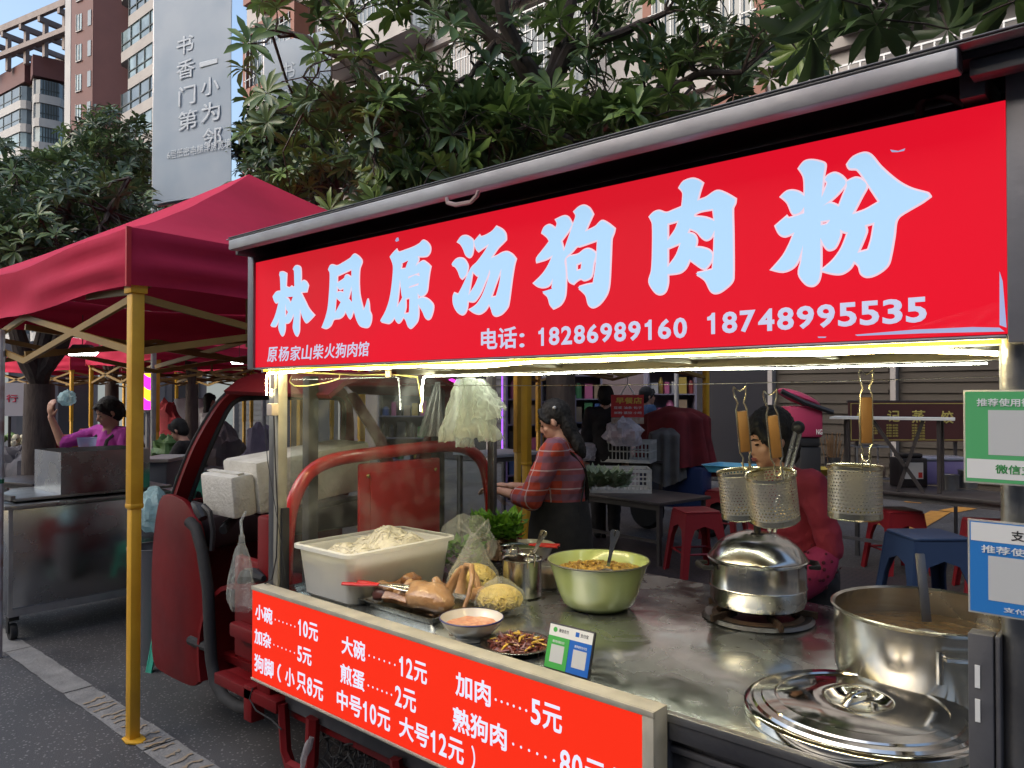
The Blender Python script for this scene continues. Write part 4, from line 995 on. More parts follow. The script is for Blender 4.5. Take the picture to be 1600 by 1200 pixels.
def leaves(mb, c, R0, h, n, L0, seed, up=.5):
    rr = random.Random(seed)
    for i in range(n):
        a = rr.uniform(0, 6.28); rad = R0 * sqrt(rr.random()); p = V((c[0] + cos(a) * rad, c[1] + sin(a) * rad, c[2] + h * rr.random()))
        d_ = V((cos(a + rr.uniform(-1, 1)), sin(a + rr.uniform(-1, 1)), rr.uniform(-.2, up + .3))).normalized(); s_ = d_.cross(V((rr.uniform(-.4, .4), rr.uniform(-.4, .4), 1))).normalized()
        L_ = L0 * rr.uniform(.6, 1.2); w1 = L_ * .38; nn_ = d_.cross(s_) * L_ * .12
        A = mb.v(p); B1 = mb.v(p + d_ * L_ * .5 + s_ * w1 + nn_); B2 = mb.v(p + d_ * L_ * .5 - s_ * w1 + nn_); M1 = mb.v(p + d_ * L_ * .5); E_ = mb.v(p + d_ * L_ - nn_)
        mb.f([A, B1, M1]); mb.f([A, M1, B2]); mb.f([B1, E_, M1]); mb.f([M1, E_, B2])
mb = MB(); leaves(mb, (-2.27, 2.28, CZ + .04), .07, .10, 60, .05, 3); mb.build('greens', leafm, o, smooth=False)
c = (-2.40, 2.60, CZ)
o = thing('herb_pot', 'bunch of fresh mint in a dark pot at the back left of the counter', 'herbs', c)
mb = MB(); mb.lathe([(0, .002), (.085, .002), (.095, .01), (.10, .10), (.104, .105), (.096, .105)], c, 28); mb.build('pot', mat('dark_shiny_pot', (.12, .07, .05), .2, .9), o)
mb = MB(); leaves(mb, (c[0], c[1], c[2] + .10), .105, .09, 420, .05, 6, .8); mb.build('mint_leaves', mat('mint_leaf', (.16, .36, .04), .45, 0, (.08, .22, .03), 25), o, smooth=False)
# burner and steamer pot
c = (-1.105, 2.49, CZ)
o = thing('gas_burner', 'dirty cast iron gas burner ring set in the counter under the steamer pot', 'burner', c)
irm = mat('dirty_iron', (.045, .035, .03), .6, .6, (.10, .06, .04), 20, bump=.6)
mb = MB(); mb.lathe([(.172, 0), (.182, .004), (.172, .014), (.155, .012), (.13, .003), (0, .003)], c, 40); mb.build('drip_ring', steel_dark, o)
mb = MB(); mb.lathe([(.12, .012), (.135, .020), (.15, .012), (.135, .006), (.12, .012)], c, 32)
for k in range(5):
    a = k * 2 * pi / 5 + .5; mb.bar(V(c) + V((cos(a) * .19, sin(a) * .19, .018)), V(c) + V((cos(a) * .09, sin(a) * .09, .030)), .012, .022)
mb.build('pot_support', irm, o)
o = thing('steamer_pot', 'two tier stainless steamer pot with domed lid on the gas burner', 'pot', (c[0], c[1], CZ + .035))
z0 = CZ + .042
mb = MB(); mb.lathe([(0, 0), (.13, 0), (.150, .010), (.156, .03), (.157, .066), (.160, .07), (.157, .074), (.157, .15), (.163, .156), (.165, .160), (.160, .162), (.15, .155)], (c[0], c[1], z0), 56); po_ = mb.build('pot_body', chrome, o)
for s_ in (-1, 1):
    mb = MB(); dx = V((s_ * .748, s_ * .664, 0)); pz = V((c[0], c[1], z0 + .135)); nv = V((-dx.y, dx.x, 0))
    mb.tube([pz + dx * .158 + nv * .045, pz + dx * .19 + nv * .042, pz + dx * .20 + V((0, 0, .004)), pz + dx * .19 - nv * .042, pz + dx * .158 - nv * .045], [.006, .009, .010, .009, .006], 8); mb.build('handle', black, po_)
mb = MB(); mb.lathe([(.160, .163), (.158, .168), (.150, .180), (.132, .205), (.10, .228), (.085, .232), (.06, .244), (.02, .250), (0, .250)], (c[0], c[1], z0), 56); lo_ = mb.build('lid', chrome, o)
mb = MB(); mb.lathe([(0, .249), (.012, .25), (.012, .268), (.026, .275), (.026, .285), (0, .29)], (c[0], c[1], z0), 20); mb.build('knob', black, lo_)
# big soup pot, ladle
c = (-.525, 2.235, CZ)
o = thing('soup_pot', 'wide aluminium soup pot full of broth at the right end of the counter', 'pot', c)
alum = mat('soft_aluminium', (.60, .57, .50), .22, .95, (.50, .47, .41), 4, bump=.12, bsc=6, rvar=.08)
mb = MB(); mb.lathe([(0, .003), (.205, .003), (.222, .012), (.228, .03), (.230, .18), (.236, .186), (.238, .190), (.233, .193), (.226, .188), (.224, .02), (0, .012)], c, 72); pb = mb.build('pot_body', alum, o)
mb = MB(); mb.grid(lambda u, v: V((c[0] + cos(v * 2 * pi) * .225 * u, c[1] + sin(v * 2 * pi) * .225 * u, c[2] + .120 + .002 * noise.noise(V((u * 9 * cos(v * 6.28), u * 9 * sin(v * 6.28), 3))))), 20, 60)
mb.build('broth', mat('cloudy_broth', (.20, .115, .04), .25, 0, (.14, .075, .026), 7, bump=.2, bsc=14), o)
mb = MB(); a = radians(-58); dx = V((cos(a), sin(a), 0)); nv = V((-dx.y, dx.x, 0)); pz = V(c) + V((0, 0, .11))
mb.tube([pz + dx * .228 - nv * .05 + V((0, 0, .03)), pz + dx * .26 - nv * .05 + V((0, 0, .03)), pz + dx * .265 + nv * .05 + V((0, 0, .03)), pz + dx * .228 + nv * .05 + V((0, 0, .03))], .006, 8)
mb.tube([pz + dx * .230 - nv * .055 + V((0, 0, .04)), pz + dx * .232 - nv * .055 + V((0, 0, -.035))], .008, 8)
mb.tube([pz + dx * .230 + nv * .055 + V((0, 0, .04)), pz + dx * .232 + nv * .055 + V((0, 0, -.035))], .008, 8)
mb.build('handle', chrome, pb)
la = thing('soup_ladle', 'dark steel ladle handle leaning out of the soup pot', 'ladle', (c[0], c[1], CZ + .1))
a = atZ(1448, 972, 2.0); b_ = atZ(1437, 865, 2.05); mb = MB(); dd = (b_ - a).normalized(); mb.bar(a, b_ , .024, .006); mb.build('handle', steel_dark, la, bevel=.002)
mb = MB(); mb.ell(a - V((0, 0, .04)), (.04, .04, .02)); mb.build('scoop', steel_worn, la)
# big lid lying on the counter
c = (-.585, 1.865, CZ)
o = thing('pot_lid', 'wide shiny stepped stainless lid lying flat in front of the soup pot', 'lid', c)
mb = MB(); mb.lathe([(.250, .000), (.254, .004), (.254, .022), (.249, .026), (.236, .028), (.232, .034), (.215, .036), (.212, .040), (.185, .044), (.182, .040), (.176, .042), (.10, .048), (.078, .049), (.072, .047), (.062, .036), (.03, .030), (0, .029)], c, 96); lo_ = mb.build('lid_plate', mat('mirror_lid_steel', (.60, .59, .56), .10, 1, (.50, .49, .46), 5, rvar=.05), o)
mb = MB(); mb.bar(V(c) + V((-.045, .0, .044)), V(c) + V((.045, .0, .044)), .016, .005); mb.tube([V(c) + V((-.062 * .8, 0, .040)), V(c) + V((-.03, 0, .062)), V(c) + V((0, 0, .067)), V(c) + V((.03, 0, .062)), V(c) + V((.062 * .8, 0, .040))], .009, 10, sx=.5)
MR = Matrix.Rotation(radians(70), 4, 'Z')
for v in mb.bm.verts: v.co = V(c) + (MR @ (v.co - V(c)))
mb.build('strap_handle', chrome, lo_)

# ------------------------------------------------------------ things hanging under the roof
def perf_mat():
    m = bpy.data.materials.new('perforated_steel'); m.use_nodes = True; t = m.node_tree; b = t.nodes['Principled BSDF']; L = t.links.new
    b.inputs['Base Color'].default_value = (.80, .78, .71, 1); b.inputs['Metallic'].default_value = 1; b.inputs['Roughness'].default_value = .33
    uv = t.nodes.new('ShaderNodeUVMap'); mp = t.nodes.new('ShaderNodeMapping'); mp.inputs['Scale'].default_value = (42, 118, 1); L(uv.outputs[0], mp.inputs[0])
    sx = t.nodes.new('ShaderNodeSeparateXYZ'); L(mp.outputs[0], sx.inputs[0])
    fl = t.nodes.new('ShaderNodeMath'); fl.operation = 'FLOOR'; L(sx.outputs[1], fl.inputs[0])
    hf = t.nodes.new('ShaderNodeMath'); hf.operation = 'MULTIPLY_ADD'; hf.inputs[1].default_value = .5; L(fl.outputs[0], hf.inputs[0]); L(sx.outputs[0], hf.inputs[2])
    def cen(o):
        a = t.nodes.new('ShaderNodeMath'); a.operation = 'FRACT'; L(o, a.inputs[0]); s = t.nodes.new('ShaderNodeMath'); s.operation = 'SUBTRACT'; s.inputs[1].default_value = .5; L(a.outputs[0], s.inputs[0])
        p = t.nodes.new('ShaderNodeMath'); p.operation = 'POWER'; p.inputs[1].default_value = 2; ab = t.nodes.new('ShaderNodeMath'); ab.operation = 'ABSOLUTE'; L(s.outputs[0], ab.inputs[0]); L(ab.outputs[0], p.inputs[0]); return p
    x, y = cen(hf.outputs[0]), cen(sx.outputs[1]); ad = t.nodes.new('ShaderNodeMath'); ad.operation = 'ADD'; L(x.outputs[0], ad.inputs[0]); L(y.outputs[0], ad.inputs[1])
    gt = t.nodes.new('ShaderNodeMath'); gt.operation = 'GREATER_THAN'; gt.inputs[1].default_value = .075; L(ad.outputs[0], gt.inputs[0]); L(gt.outputs[0], b.inputs['Alpha'])
    return m
perf = perf_mat()
gold = mat('warm_wire_steel', (.70, .66, .50), .22, 1)
def strainer(c, label, tilt=0, swing=0):
    """built hanging from the origin"""
    o = thing('noodle_strainer', label, 'strainer', (0, 0, 0), 'perforated noodle strainers hanging over the counter')
    mb = MB(); r_ = .0625; h = .125; zt = -.225
    mb.lathe([(r_, zt - .008), (r_, zt - h + .012)], (0, 0, 0), 64, uv=True); mb.build('basket', perf, o)
    mb = MB(); mb.lathe([(r_ - .001, zt), (r_ + .003, zt + .002), (r_ + .003, zt - .006), (r_ + .0006, zt - .0085)], (0, 0, 0), 48)
    mb.lathe([(r_ + .0004, zt - h + .013), (r_ + .001, zt - h), (r_ - .003, zt - h - .004), (.01, zt - h - .005), (0, zt - h - .005)], (0, 0, 0), 48); mb.build('rim', gold, o)
    mb = MB(); mb.box(-.013, .013, -r_ - .006, -r_ + .004, -.165, -.055); mb.build('wooden_grip', wood, o, bevel=.003)
    mb = MB(); y = -r_ - .001
    for s_ in (-1, 1):
        mb.tube([(s_ * .016, y - .006, .012), (s_ * .017, y - .002, .003), (s_ * .015, y, -.015), (s_ * .008, y, -.033), (s_ * .014, y, -.05), (s_ * .0152, y, -.11), (s_ * .0150, y, -.165), (s_ * .008, y, -.180), (s_ * .010, y, -.20), (s_ * .010, y, -.235)], .0022, 6)
    mb.tube([(-.016, y - .006, .012), (-.010, y - .004, .004), (0, y, -.002), (.010, y - .004, .004), (.016, y - .006, .012)], .002, 6)
    mb.tube([(-.016, y - .008, -.19), (-.014, y - .012, -.203), (-.006, y - .014, -.208), (.003, y - .010, -.203), (.006, y - .002, -.19)], .002, 6)
    mb.build('wire_frame', gold, o)
    o.rotation_euler = (radians(tilt), radians(swing), radians(41.6)); o.location = c
    return o
Fp = V((-.664, .748, 0)) * .062
def hang(px_, py_, lab, tilt, swing):
    p = onY(px_, py_, 1.88 if 'middle' in lab else 1.95); strainer(p + Fp * .7, lab, tilt, swing)
hang(1347, 585, 'rightmost noodle strainer hanging alone with a long pale wooden grip', 0, 0)
hang(1198, 610, 'middle noodle strainer hanging tilted over the steamer pot', 9, -9)
hang(1152, 609, 'leftmost noodle strainer partly hidden behind its neighbour', 2, -6)
# bunch of plastic bags
bagm = film('thin_white_bag', (.86, .92, .88), .50, .3, .35, 9, .5)
o = thing('bag_bunch', 'bunch of thin white plastic bags hanging from the rear light strip', 'bags', onY(733, 590, 2.22))
for i, (tx, ty, bx, by, wd) in enumerate(((722, 592, 706, 690, 40), (734, 590, 738, 682, 46), (744, 592, 762, 654, 40), (740, 596, 766, 688, 30), (716, 598, 728, 698, 26), (750, 592, 776, 640, 26))):
    Y_ = 2.19 + .022 * i; a = onY(tx, ty, Y_); b_ = onY(bx, by, Y_); hw = wd / 1200 * 3.2 * .5; ax = V((.748, .664, 0)); dp = V((-.664, .748, 0))
    mb = MB()
    def bagf(u, v):
        th = u * 2 * pi; c_ = a.lerp(b_, v); w1 = hw * (.30 + .78 * v ** .75); hem = .016 * noise.noise(V((cos(th) * 3 + i, sin(th) * 3, 2))) * max(0, v - .8) * 5
        q = V((cos(th) * 1.6 + i * 5, sin(th) * 1.6, v * 3.2)); n1, n2 = noise.noise(q), noise.noise(q * 2.3 + V((3, 1, 0)))
        return c_ + ax * (cos(th) * w1 * (1 + .35 * n1) + .014 * n2) + dp * (sin(th) * .030 * (.4 + v) * (1 + .8 * n2) + .03 * n1 * v) + V((0, 0, hem + .012 * n2 * v))
    mb.grid(bagf, 44, 26); mb.build('bag_layer', bagm, o, ang=0)
o = thing('plastic_bag', 'grey bag shape left of the bag bunch, standing in for a reflection in the side glass', 'bag', onY(680, 600, 2.3))  # added shape imitating a reflection in the side glass
mb = MB(); a = onY(684, 597, 2.35); b_ = onY(672, 682, 2.35)
mb.grid(lambda u, v: a.lerp(b_, v) + V((.748, .664, 0)) * ((u - .5) * .11 * (.2 + .9 * v)) + V((-.664, .748, 0)) * (.015 * sin(u * 19 + v)), 24, 10); mb.build('film', film('bag_reflection', (.45, .46, .46), .6, .35, .6, 25), o)
# payment signs on the right post
def hangsign(name, label, TL, w, h, col, strip, head, cap, skew):
    o = thing(name, label, 'payment sign', onY(TL[0], TL[1], 1.555)); P = onY(TL[0], TL[1], 1.555); U_ = V((1, 0, skew)).normalized(); Vv = V((0, 0, 1)); Nn = V((0, -1, 0))
    def pn(mb, x0, x1, y0, y1, d): mb.f([mb.v(P + U_ * a - Vv * b_ + Nn * d) for a, b_ in ((x0, y1), (x1, y1), (x1, y0), (x0, y0))])
    mb = MB(); mb.prism([(P + U_ * a - Vv * b_).xz for a, b_ in ((-.003, -.003), (w + .003, -.003), (w + .003, h + .003), (-.003, h + .003))], 'y', 1.555, 1.558); mb.build('laminate', film('sign_laminate', (.75, .75, .72), .7, .2, .2), o, smooth=False)
    mb = MB(); pn(mb, 0, w, 0, h, .0005); mb.build('board', col, o, smooth=False)
    for kind, x0, x1, y0, y1, mt in strip:
        mb = MB(); pn(mb, x0, x1, y0, y1, .001); mb.build(kind, mt, o, smooth=False)
    for k, (tx, x0, x1, y1, hh, mt) in enumerate(head): lettering([(tx, x0, x1, -y1, hh, .02, 0)], 'lettering', mt, o, P + Nn * .0014, U_, Nn, depth=.0002, up=Vv)
    return o
gsign = mat('green_sign_face', (.10, .42, .16), .35); bsign = mat('blue_sign_face', (.03, .20, .55), .35)
hangsign('wall_payment_sign', 'green payment sign taped to the right post with its code field left pale', (1508, 612), .20, .158, gsign,
         [('header', .002, .198, .118, .152, white_pl), ('code_field', .035, .155, .032, .110, pale_q)], [('推荐使用微信支付', .018, .15, .026, .014, wink), ('微信支付', .045, .12, .142, .016, mat('green_ink', (.05, .3, .08), .5))], None, -.0)
hangsign('wall_payment_sign', 'blue payment sign hanging below the green one on the right post', (1515, 813), .20, .158, bsign,
         [('header', .002, .198, .002, .034, white_pl), ('code_field', .028, .17, .058, .135, pale_q)], [('支付宝', .062, .12, .028, .018, ink), ('推荐使用支付宝', .018, .17, .054, .014, wink), ('支付宝扫一扫', .05, .15, .152, .009, wink)], None, -.0)
mb = MB(); q = onY(1548, 825, 1.5525)
# ------------------------------------------------------------ canopy tents
def canopy_mat(name, c1, c2):
    m = mat(name, c1, .8, 0, c2, 1.6, spec=.15, bump=.8, bsc=4, detail=5)
    t = m.node_tree; L = t.links.new; b = t.nodes['Principled BSDF']; out = t.nodes['Material Output']
    tl = t.nodes.new('ShaderNodeBsdfTranslucent'); tl.inputs[0].default_value = (*c1, 1); mx = t.nodes.new('ShaderNodeMixShader'); mx.inputs[0].default_value = .03
    L(b.outputs[0], mx.inputs[1]); L(tl.outputs[0], mx.inputs[2]); L(mx.outputs[0], out.inputs[0]); return m
canm = canopy_mat('crimson_canopy_fabric', (.56, .030, .078), (.46, .024, .062))
trimm = mat('red_canopy_piping', (.55, .02, .03), .5)
def make_tent(label, S_=3.0, eave=2.37, drop=.265, peak=3.22):
    o = thing('canopy_tent', label, 'canopy', (0, 0, 0), 'red pop-up canopies of the street stalls')
    # corners: (0,0), (-S,0), (0,S), (-S,S)
    mb = MB(); N_ = 24; cx, cy = -S_ / 2, S_ / 2
    def roof(u, v):
        x, y = -S_ * u, S_ * v; m_ = max(abs(x - cx), abs(y - cy)) / (S_ / 2); mn = min(abs(x - cx), abs(y - cy)) / (S_ / 2)
        base = 1 - m_; corner = 1 - (mn / max(m_, 1e-3))
        z = eave + (peak - eave) * (base ** 1.12) - .045 * sin(pi * min(1, base * 1.1)) * corner - .055 * corner * (1 - base) * 1.0 * (base > -.1) * sin(pi * (1 - mn) * .5)
        z += .008 * noise.noise(V((x * 2.2, y * 2.2, 0)))
        return V((x, y, z))
    gv = [[mb.v(roof(i / N_, j / N_)) for j in range(N_ + 1)] for i in range(N_ + 1)]
    for i in range(N_):
        for j in range(N_):
            a, b_, c_, d_ = gv[i][j], gv[i + 1][j], gv[i + 1][j + 1], gv[i][j + 1]
            if (i < N_ / 2) == (j < N_ / 2): mb.f([a, b_, c_]); mb.f([a, c_, d_])
            else: mb.f([a, b_, d_]); mb.f([b_, c_, d_])
    mb.build('canopy_roof', canm, o, ang=25)
    for nm, ax in (('x', 0), ('x', 1), ('y', 0), ('y', 1)):
        mb = MB()
        def val(u, v, nm=nm, ax=ax):
            t_ = u * S_; k_ = 4 * u * (1 - u)
            top = roof(u, ax).z if nm == 'x' else roof(ax, u).z
            off = .030 * v * sin(pi * v) * (sin(u * 8) + .6 * sin(u * 19 + 1)) + .026 * sin(v * 12 + u * 3) * k_ ** .5 * (.5 + .5 * sin(u * 5 + 2))
            z = top - drop * v + .014 * noise.noise(V((u * 5, v, ax)))*v
            sg_ = -1 if ax == 0 else 1
            if nm == 'x': return V((-t_, (0 if ax == 0 else S_) + sg_ * (.004 + off), z))
            return V(((0 if ax == 0 else -S_) - sg_ * (.004 + off), t_, z))
        mb.grid(val, 40, 10); mb.build('valance', canm, o, ang=0)
    for x, y in ((0, 0), (-S_, 0), (0, S_), (-S_, S_)):
        mb = MB(); sx_ = .012 if x == 0 else -.012; sy_ = -.012 if y == 0 else .012
        mb.bar((x + sx_, y + sy_, eave + .0), (x + sx_, y + sy_, eave - drop - .01), .022, .012); mb.build('corner_piping', trimm, o)
        ix = x - .05 if x == 0 else x + .05; iy = y + .05 if y == 0 else y - .05
        mb = MB(); mb.cbox((ix, iy, 1.62), (.058, .058, 1.10)); mb.cbox((ix, iy, .535), (.048, .048, 1.07)); lg = mb.build('leg', yellowpaint, o, bevel=.004)
        mb = MB(); mb.cbox((ix, iy, 2.11), (.078, .078, .075)); mb.cbox((ix + .0, iy, 1.085), (.062, .062, .02)); mb.build('leg_collar', yellowpaint, lg, bevel=.004)
        mb = MB(); mb.prism([(ix + a * .001, iy + b_ * .001) for a, b_ in ((-30, -38), (30, -45), (75, -20), (85, 10), (60, 35), (10, 42), (-38, 40), (-45, -10))], 'z', .004, .012); mb.build('foot_plate', yellowpaint, lg, bevel=.002)
    # scissor struts along the four edges and to the centre
    mb = MB()
    def zig(p, q, zt=2.08, zl=1.74, n=2):
        p, q = V(p), V(q)
        for i in range(n):
            a = p.lerp(q, i / n); b_ = p.lerp(q, (i + 1) / n)
            mb.bar((a.x, a.y, zt), (b_.x, b_.y, zl), .020, .034); mb.bar((a.x, a.y, zl), (b_.x, b_.y, zt), .020, .034)
    e = .05
    for p, q in (((-e, e, 0), (-S_ + e, e, 0)), ((-e, S_ - e, 0), (-S_ + e, S_ - e, 0)), ((-e, e, 0), (-e, S_ - e, 0)), ((-S_ + e, e, 0), (-S_ + e, S_ - e, 0))): zig(p, q, 2.06, 1.80)
    for p in ((cx, e, 0), (cx, S_ - e, 0), (-e, cy, 0), (-S_ + e, cy, 0)): zig(p, (cx, cy, 0), 2.0, 1.84, 1)
    for p in ((-e, e), (-S_ + e, e), (-e, S_ - e), (-S_ + e, S_ - e)): mb.bar((p[0], p[1], 2.09), (cx, cy, 2.75), .02, .03)
    mb.bar((-e, e, 2.085), (-.6, e, 2.105), .02, .03)
    mb.build('truss', mat('shaded_yellow_truss', (.30, .18, .045), .5, 0, (.24, .14, .035), 5), o)  # darker copy of the leg yellow paints in the shade under the canopy
    mb = MB(); mb.tube([(cx, cy, 1.95), (cx, cy, peak - .03)], .02, 8); mb.build('centre_pole', mats_ := mat('shaded_yellow_truss', (.44, .27, .07)), o)
    return o
tent = make_tent('big crimson canopy tent with yellow leg in front of the red tricycle cab')
place(tent, (-3.645, 1.465, 0), radians(1.5))
c2 = gnd(242, 11.0)
for loc, rz, lab in ((c2, radians(-3), 'crimson canopy tent further back, behind the woman in magenta'),
                     (gnd(808, 7.0), radians(-8), 'canopy tent behind the food cart, only its yellow legs in view'),
                     (gnd(110, 15.5), radians(10), 'small far canopy tent seen past the dark tree trunk at the left'),
                     (gnd(1330, 13.5), radians(-4), 'far canopy tent beyond the dark table at the right'),
                     (gnd(380, 15.0), radians(0), 'far canopy tent seen just left of the cab windscreen')):
    place(copy_tree(tent), loc, rz, lab)
# hanging lamps
lampglow = emis('cool_lamp_glow', (.92, 1.0, .98), 30)
def lamp(p, label, w_=.19, drop_=.22):
    o = thing('hanging_lamp', label, 'lamp', p)
    ax = RT; mb = MB(); mb.tube([p - ax * w_ / 2 + V((0, 0, -.005)), p - ax * w_ * .42 + V((0, 0, -.018)), p + ax * w_ * .42 + V((0, 0, -.018)), p + ax * w_ / 2 + V((0, 0, -.005))], [.014, .022, .022, .014], 10); mb.build('tube', lampglow, o)
    mb = MB(); mb.prism([(-w_ * .4, .0), (w_ * .4, .0), (w_ * .25, .03), (-w_ * .25, .03)], 'y', -.03, .03, Matrix.Translation(p) @ Matrix.Rotation(atan2(ax.y, ax.x), 4, 'Z')); mb.build('shade', mat('dark_shade', (.04, .04, .05), .5), o)
    mb = MB(); mb.tube([p + V((0, 0, .03)), p + V((0, 0, drop_))], .003, 5); mb.build('cord', black, o)
lamp(atZ(129, 546, 4.9), 'bright white lamp hanging under the big crimson canopy at the left')
lamp(atZ(374, 563, 8.3), 'small bright lamp hanging just left of the red sign', .17, .3)
# ------------------------------------------------------------ trees
def leaf_mat(name, c1, c2, c3):
    m = bpy.data.materials.new(name); m.use_nodes = True; t = m.node_tree; b = t.nodes['Principled BSDF']; L = t.links.new
    at = t.nodes.new('ShaderNodeAttribute'); at.attribute_name = 'tint'; r = t.nodes.new('ShaderNodeValToRGB')
    r.color_ramp.elements[0].color = (*c1, 1); r.color_ramp.elements[1].color = (*c3, 1); e = r.color_ramp.elements.new(.55); e.color = (*c2, 1)
    L(at.outputs['Fac'], r.inputs[0]); L(r.outputs[0], b.inputs['Base Color']); b.inputs['Roughness'].default_value = .36
    tl = t.nodes.new('ShaderNodeBsdfTranslucent'); L(r.outputs[0], tl.inputs[0]); mx = t.nodes.new('ShaderNodeMixShader'); mx.inputs[0].default_value = .22
    L(b.outputs[0], mx.inputs[1]); L(tl.outputs[0], mx.inputs[2]); L(mx.outputs[0], t.nodes['Material Output'].inputs[0]); return m
leafA = leaf_mat('broad_leaf', (.05, .08, .032), (.09, .15, .05), (.19, .29, .07))
leafB = leaf_mat('distant_leaf', (.04, .065, .032), (.08, .125, .05), (.17, .24, .08))
bark = mat('dark_bark', (.045, .032, .028), .85, 0, (.08, .06, .05), 14, bump=.9, bsc=40, stretch=(1, 1, .3))
class Crown:
    def __init__(s): s.v = []; s.f = []; s.t = []
    def leaf(s, p, d, n, L_, w_, droop, tint):
        sd_ = d.cross(n).normalized(); k = len(s.v)
        a = p + d * L_ * .02; m1 = p + d * L_ * .42 - n * droop * L_ * .10; m2 = p + d * L_ * .74 - n * droop * L_ * .32; e = p + d * L_ * .98 - n * droop * L_ * .62
        fold = n * (w_ * .22)
        s.v += [a, m1 + sd_ * w_ * .42 + fold, m1, m1 - sd_ * w_ * .42 + fold, m2 + sd_ * w_ * .5 + fold, m2, m2 - sd_ * w_ * .5 + fold, e]
        s.f += [(k, k + 1, k + 2), (k, k + 2, k + 3), (k + 1, k + 4, k + 5, k + 2), (k + 2, k + 5, k + 6, k + 3), (k + 4, k + 7, k + 5), (k + 5, k + 7, k + 6)]
        s.t += [tint] * 8
    def rosette(s, p, ax, n, L_, rr, tint, spread=.55, droop=.5, narrow=.26):
        u = ax.orthogonal().normalized(); w_ = ax.cross(u); a0 = rr.uniform(0, 6.28)
        for i in range(n):
            a = a0 + i * 2.4 + rr.uniform(-.2, .2); el = rr.uniform(-.1, spread) + (.35 if i > n * .65 else 0)
            rad = u * cos(a) + w_ * sin(a); d = (rad * cos(el) + ax * sin(el)).normalized(); nn_ = (ax * cos(el) - rad * sin(el)).normalized()
            l_ = L_ * rr.uniform(.7, 1.15)
            s.leaf(p, d, nn_, l_, l_ * narrow, droop * rr.uniform(.4, 1.4), min(1, max(0, tint + rr.uniform(-.15, .15))))
    def build(s, m, parent, name='crown'):
        off = root_loc(parent); me = bpy.data.meshes.new(name); me.from_pydata([tuple(p - off) for p in s.v], [], s.f)
        at = me.attributes.new('tint', 'FLOAT', 'POINT'); at.data.foreach_set('value', s.t); me.materials.append(m)
        for p in me.polygons: p.use_smooth = True
        o = bpy.data.objects.new(name, me); C.objects.link(o); o.parent = parent; return o
def wiggle(a, b, rr, n=6, amp=.08):
    L_ = (b - a).length; out = [a]
    for i in range(1, n): out.append(a.lerp(b, i / n) + V((rr.uniform(-1, 1), rr.uniform(-1, 1), rr.uniform(-.6, .6))) * amp * L_ * sin(pi * i / n))
    return out + [b]
def tree(label, limbs, trunk, ntips, leafL, lm, seed, twig=.45, nleaf=12, crownfn=None, tintfn=None, up=.5, droop=.5, narrow=.26, group=None, extra=None):
    """trunk: list of (point, radius); limbs: list of list of (point, radius)"""
    rr = random.Random(seed); base = trunk[0][0]; o = thing('tree', label, 'tree', base, group)
    mb = MB(); mb.tube([p for p, r in trunk], [r for p, r in trunk], 10)
    cr = Crown(); pts = []
    for lb in limbs:
        pp = []; rs = []
        for i in range(len(lb) - 1):
            w_ = wiggle(lb[i][0], lb[i + 1][0], rr, 4, .05)
            for k in range(4): pp.append(w_[k]); rs.append(lb[i][1] + (lb[i + 1][1] - lb[i][1]) * k / 4)
        pp.append(lb[-1][0]); rs.append(lb[-1][1]); mb.tube(pp, rs, 8)
        for p, r in zip(pp, rs): pts.append((p, r))
    # twigs grown towards random crown targets from the nearest branch point (grown tips can be grown from again)
    tips = []
    nodes = [(p, r) for p, r in pts]
    for i in range(ntips):
        tg_ = crownfn(rr)
        if tg_ is None: continue
        j = min(range(len(nodes)), key=lambda q: (nodes[q][0] - tg_).length_squared)
        p, r = nodes[j]; dist = (tg_ - p).length
        r1 = min(r * .7, .012 + .012 * dist); r1 = max(r1, .005)
        w_ = wiggle(p, tg_, rr, 4, .12); mb.tube(w_, [r1 + (.004 - r1) * k / 4 for k in range(5)], 4)
        if dist > twig: nodes.append((w_[2], r1 * .7)); nodes.append((tg_, .004))
        dr = (tg_ - p).normalized() if dist > .05 else V((0, 0, 1)); ax = (dr * .5 + V((rr.uniform(-.4, .4), rr.uniform(-.4, .4), up))).normalized()
        tips.append((tg_, ax))
    for p, ax in tips:
        tint = tintfn(p, rr) if tintfn else rr.random()
        cr.rosette(p, ax, nleaf, leafL * rr.uniform(.75, 1.2), rr, tint, droop=droop, narrow=narrow)
    mb.build('trunk', bark, o); cr.build(lm, o); return o
# the big tree behind the cart; its crown is placed where the photograph shows foliage
def P_(x, y, k): return atZ(x, y, k)
tb_ = P_(876, 600, 5.6); tb_.z = 0
fork = V((tb_.x, tb_.y, 2.75)) 
f2 = P_(845, 118, 5.7)
def big_crown(rr):
    for _ in range(60):
        x = rr.uniform(380, 1290); y = rr.uniform(-220, 330); k = rr.uniform(4.9, 7.4)
        lim = 330 - max(0, x - 530) * .33   # lower outline follows the roof
        if x < 470: lim = 300 + (x - 400) * .3
        if y > lim + 30: continue
        # thin zones where branches and the wall behind show
        dens = 1.0
        if y < 150: dens = .20
        if 560 < x < 640 and 40 < y < 150: dens = .06
        if 820 < x < 960 and y < 60: dens = .18
        if 1000 < x < 1280 and 60 < y < 160: dens = .40
        if 900 < x < 1100 and 100 < y < 170: dens = .22
        if y > 170 and 420 < x < 1100: dens = 1.5
        if 400 < x < 520 and 60 < y < 140: dens = .02
        if x < 575 and y > 165 - max(0, 470 - x) * .3 and k < 7.0: continue
        if rr.random() * 1.5 > dens: continue
        return P_(x, y, k)
    return None
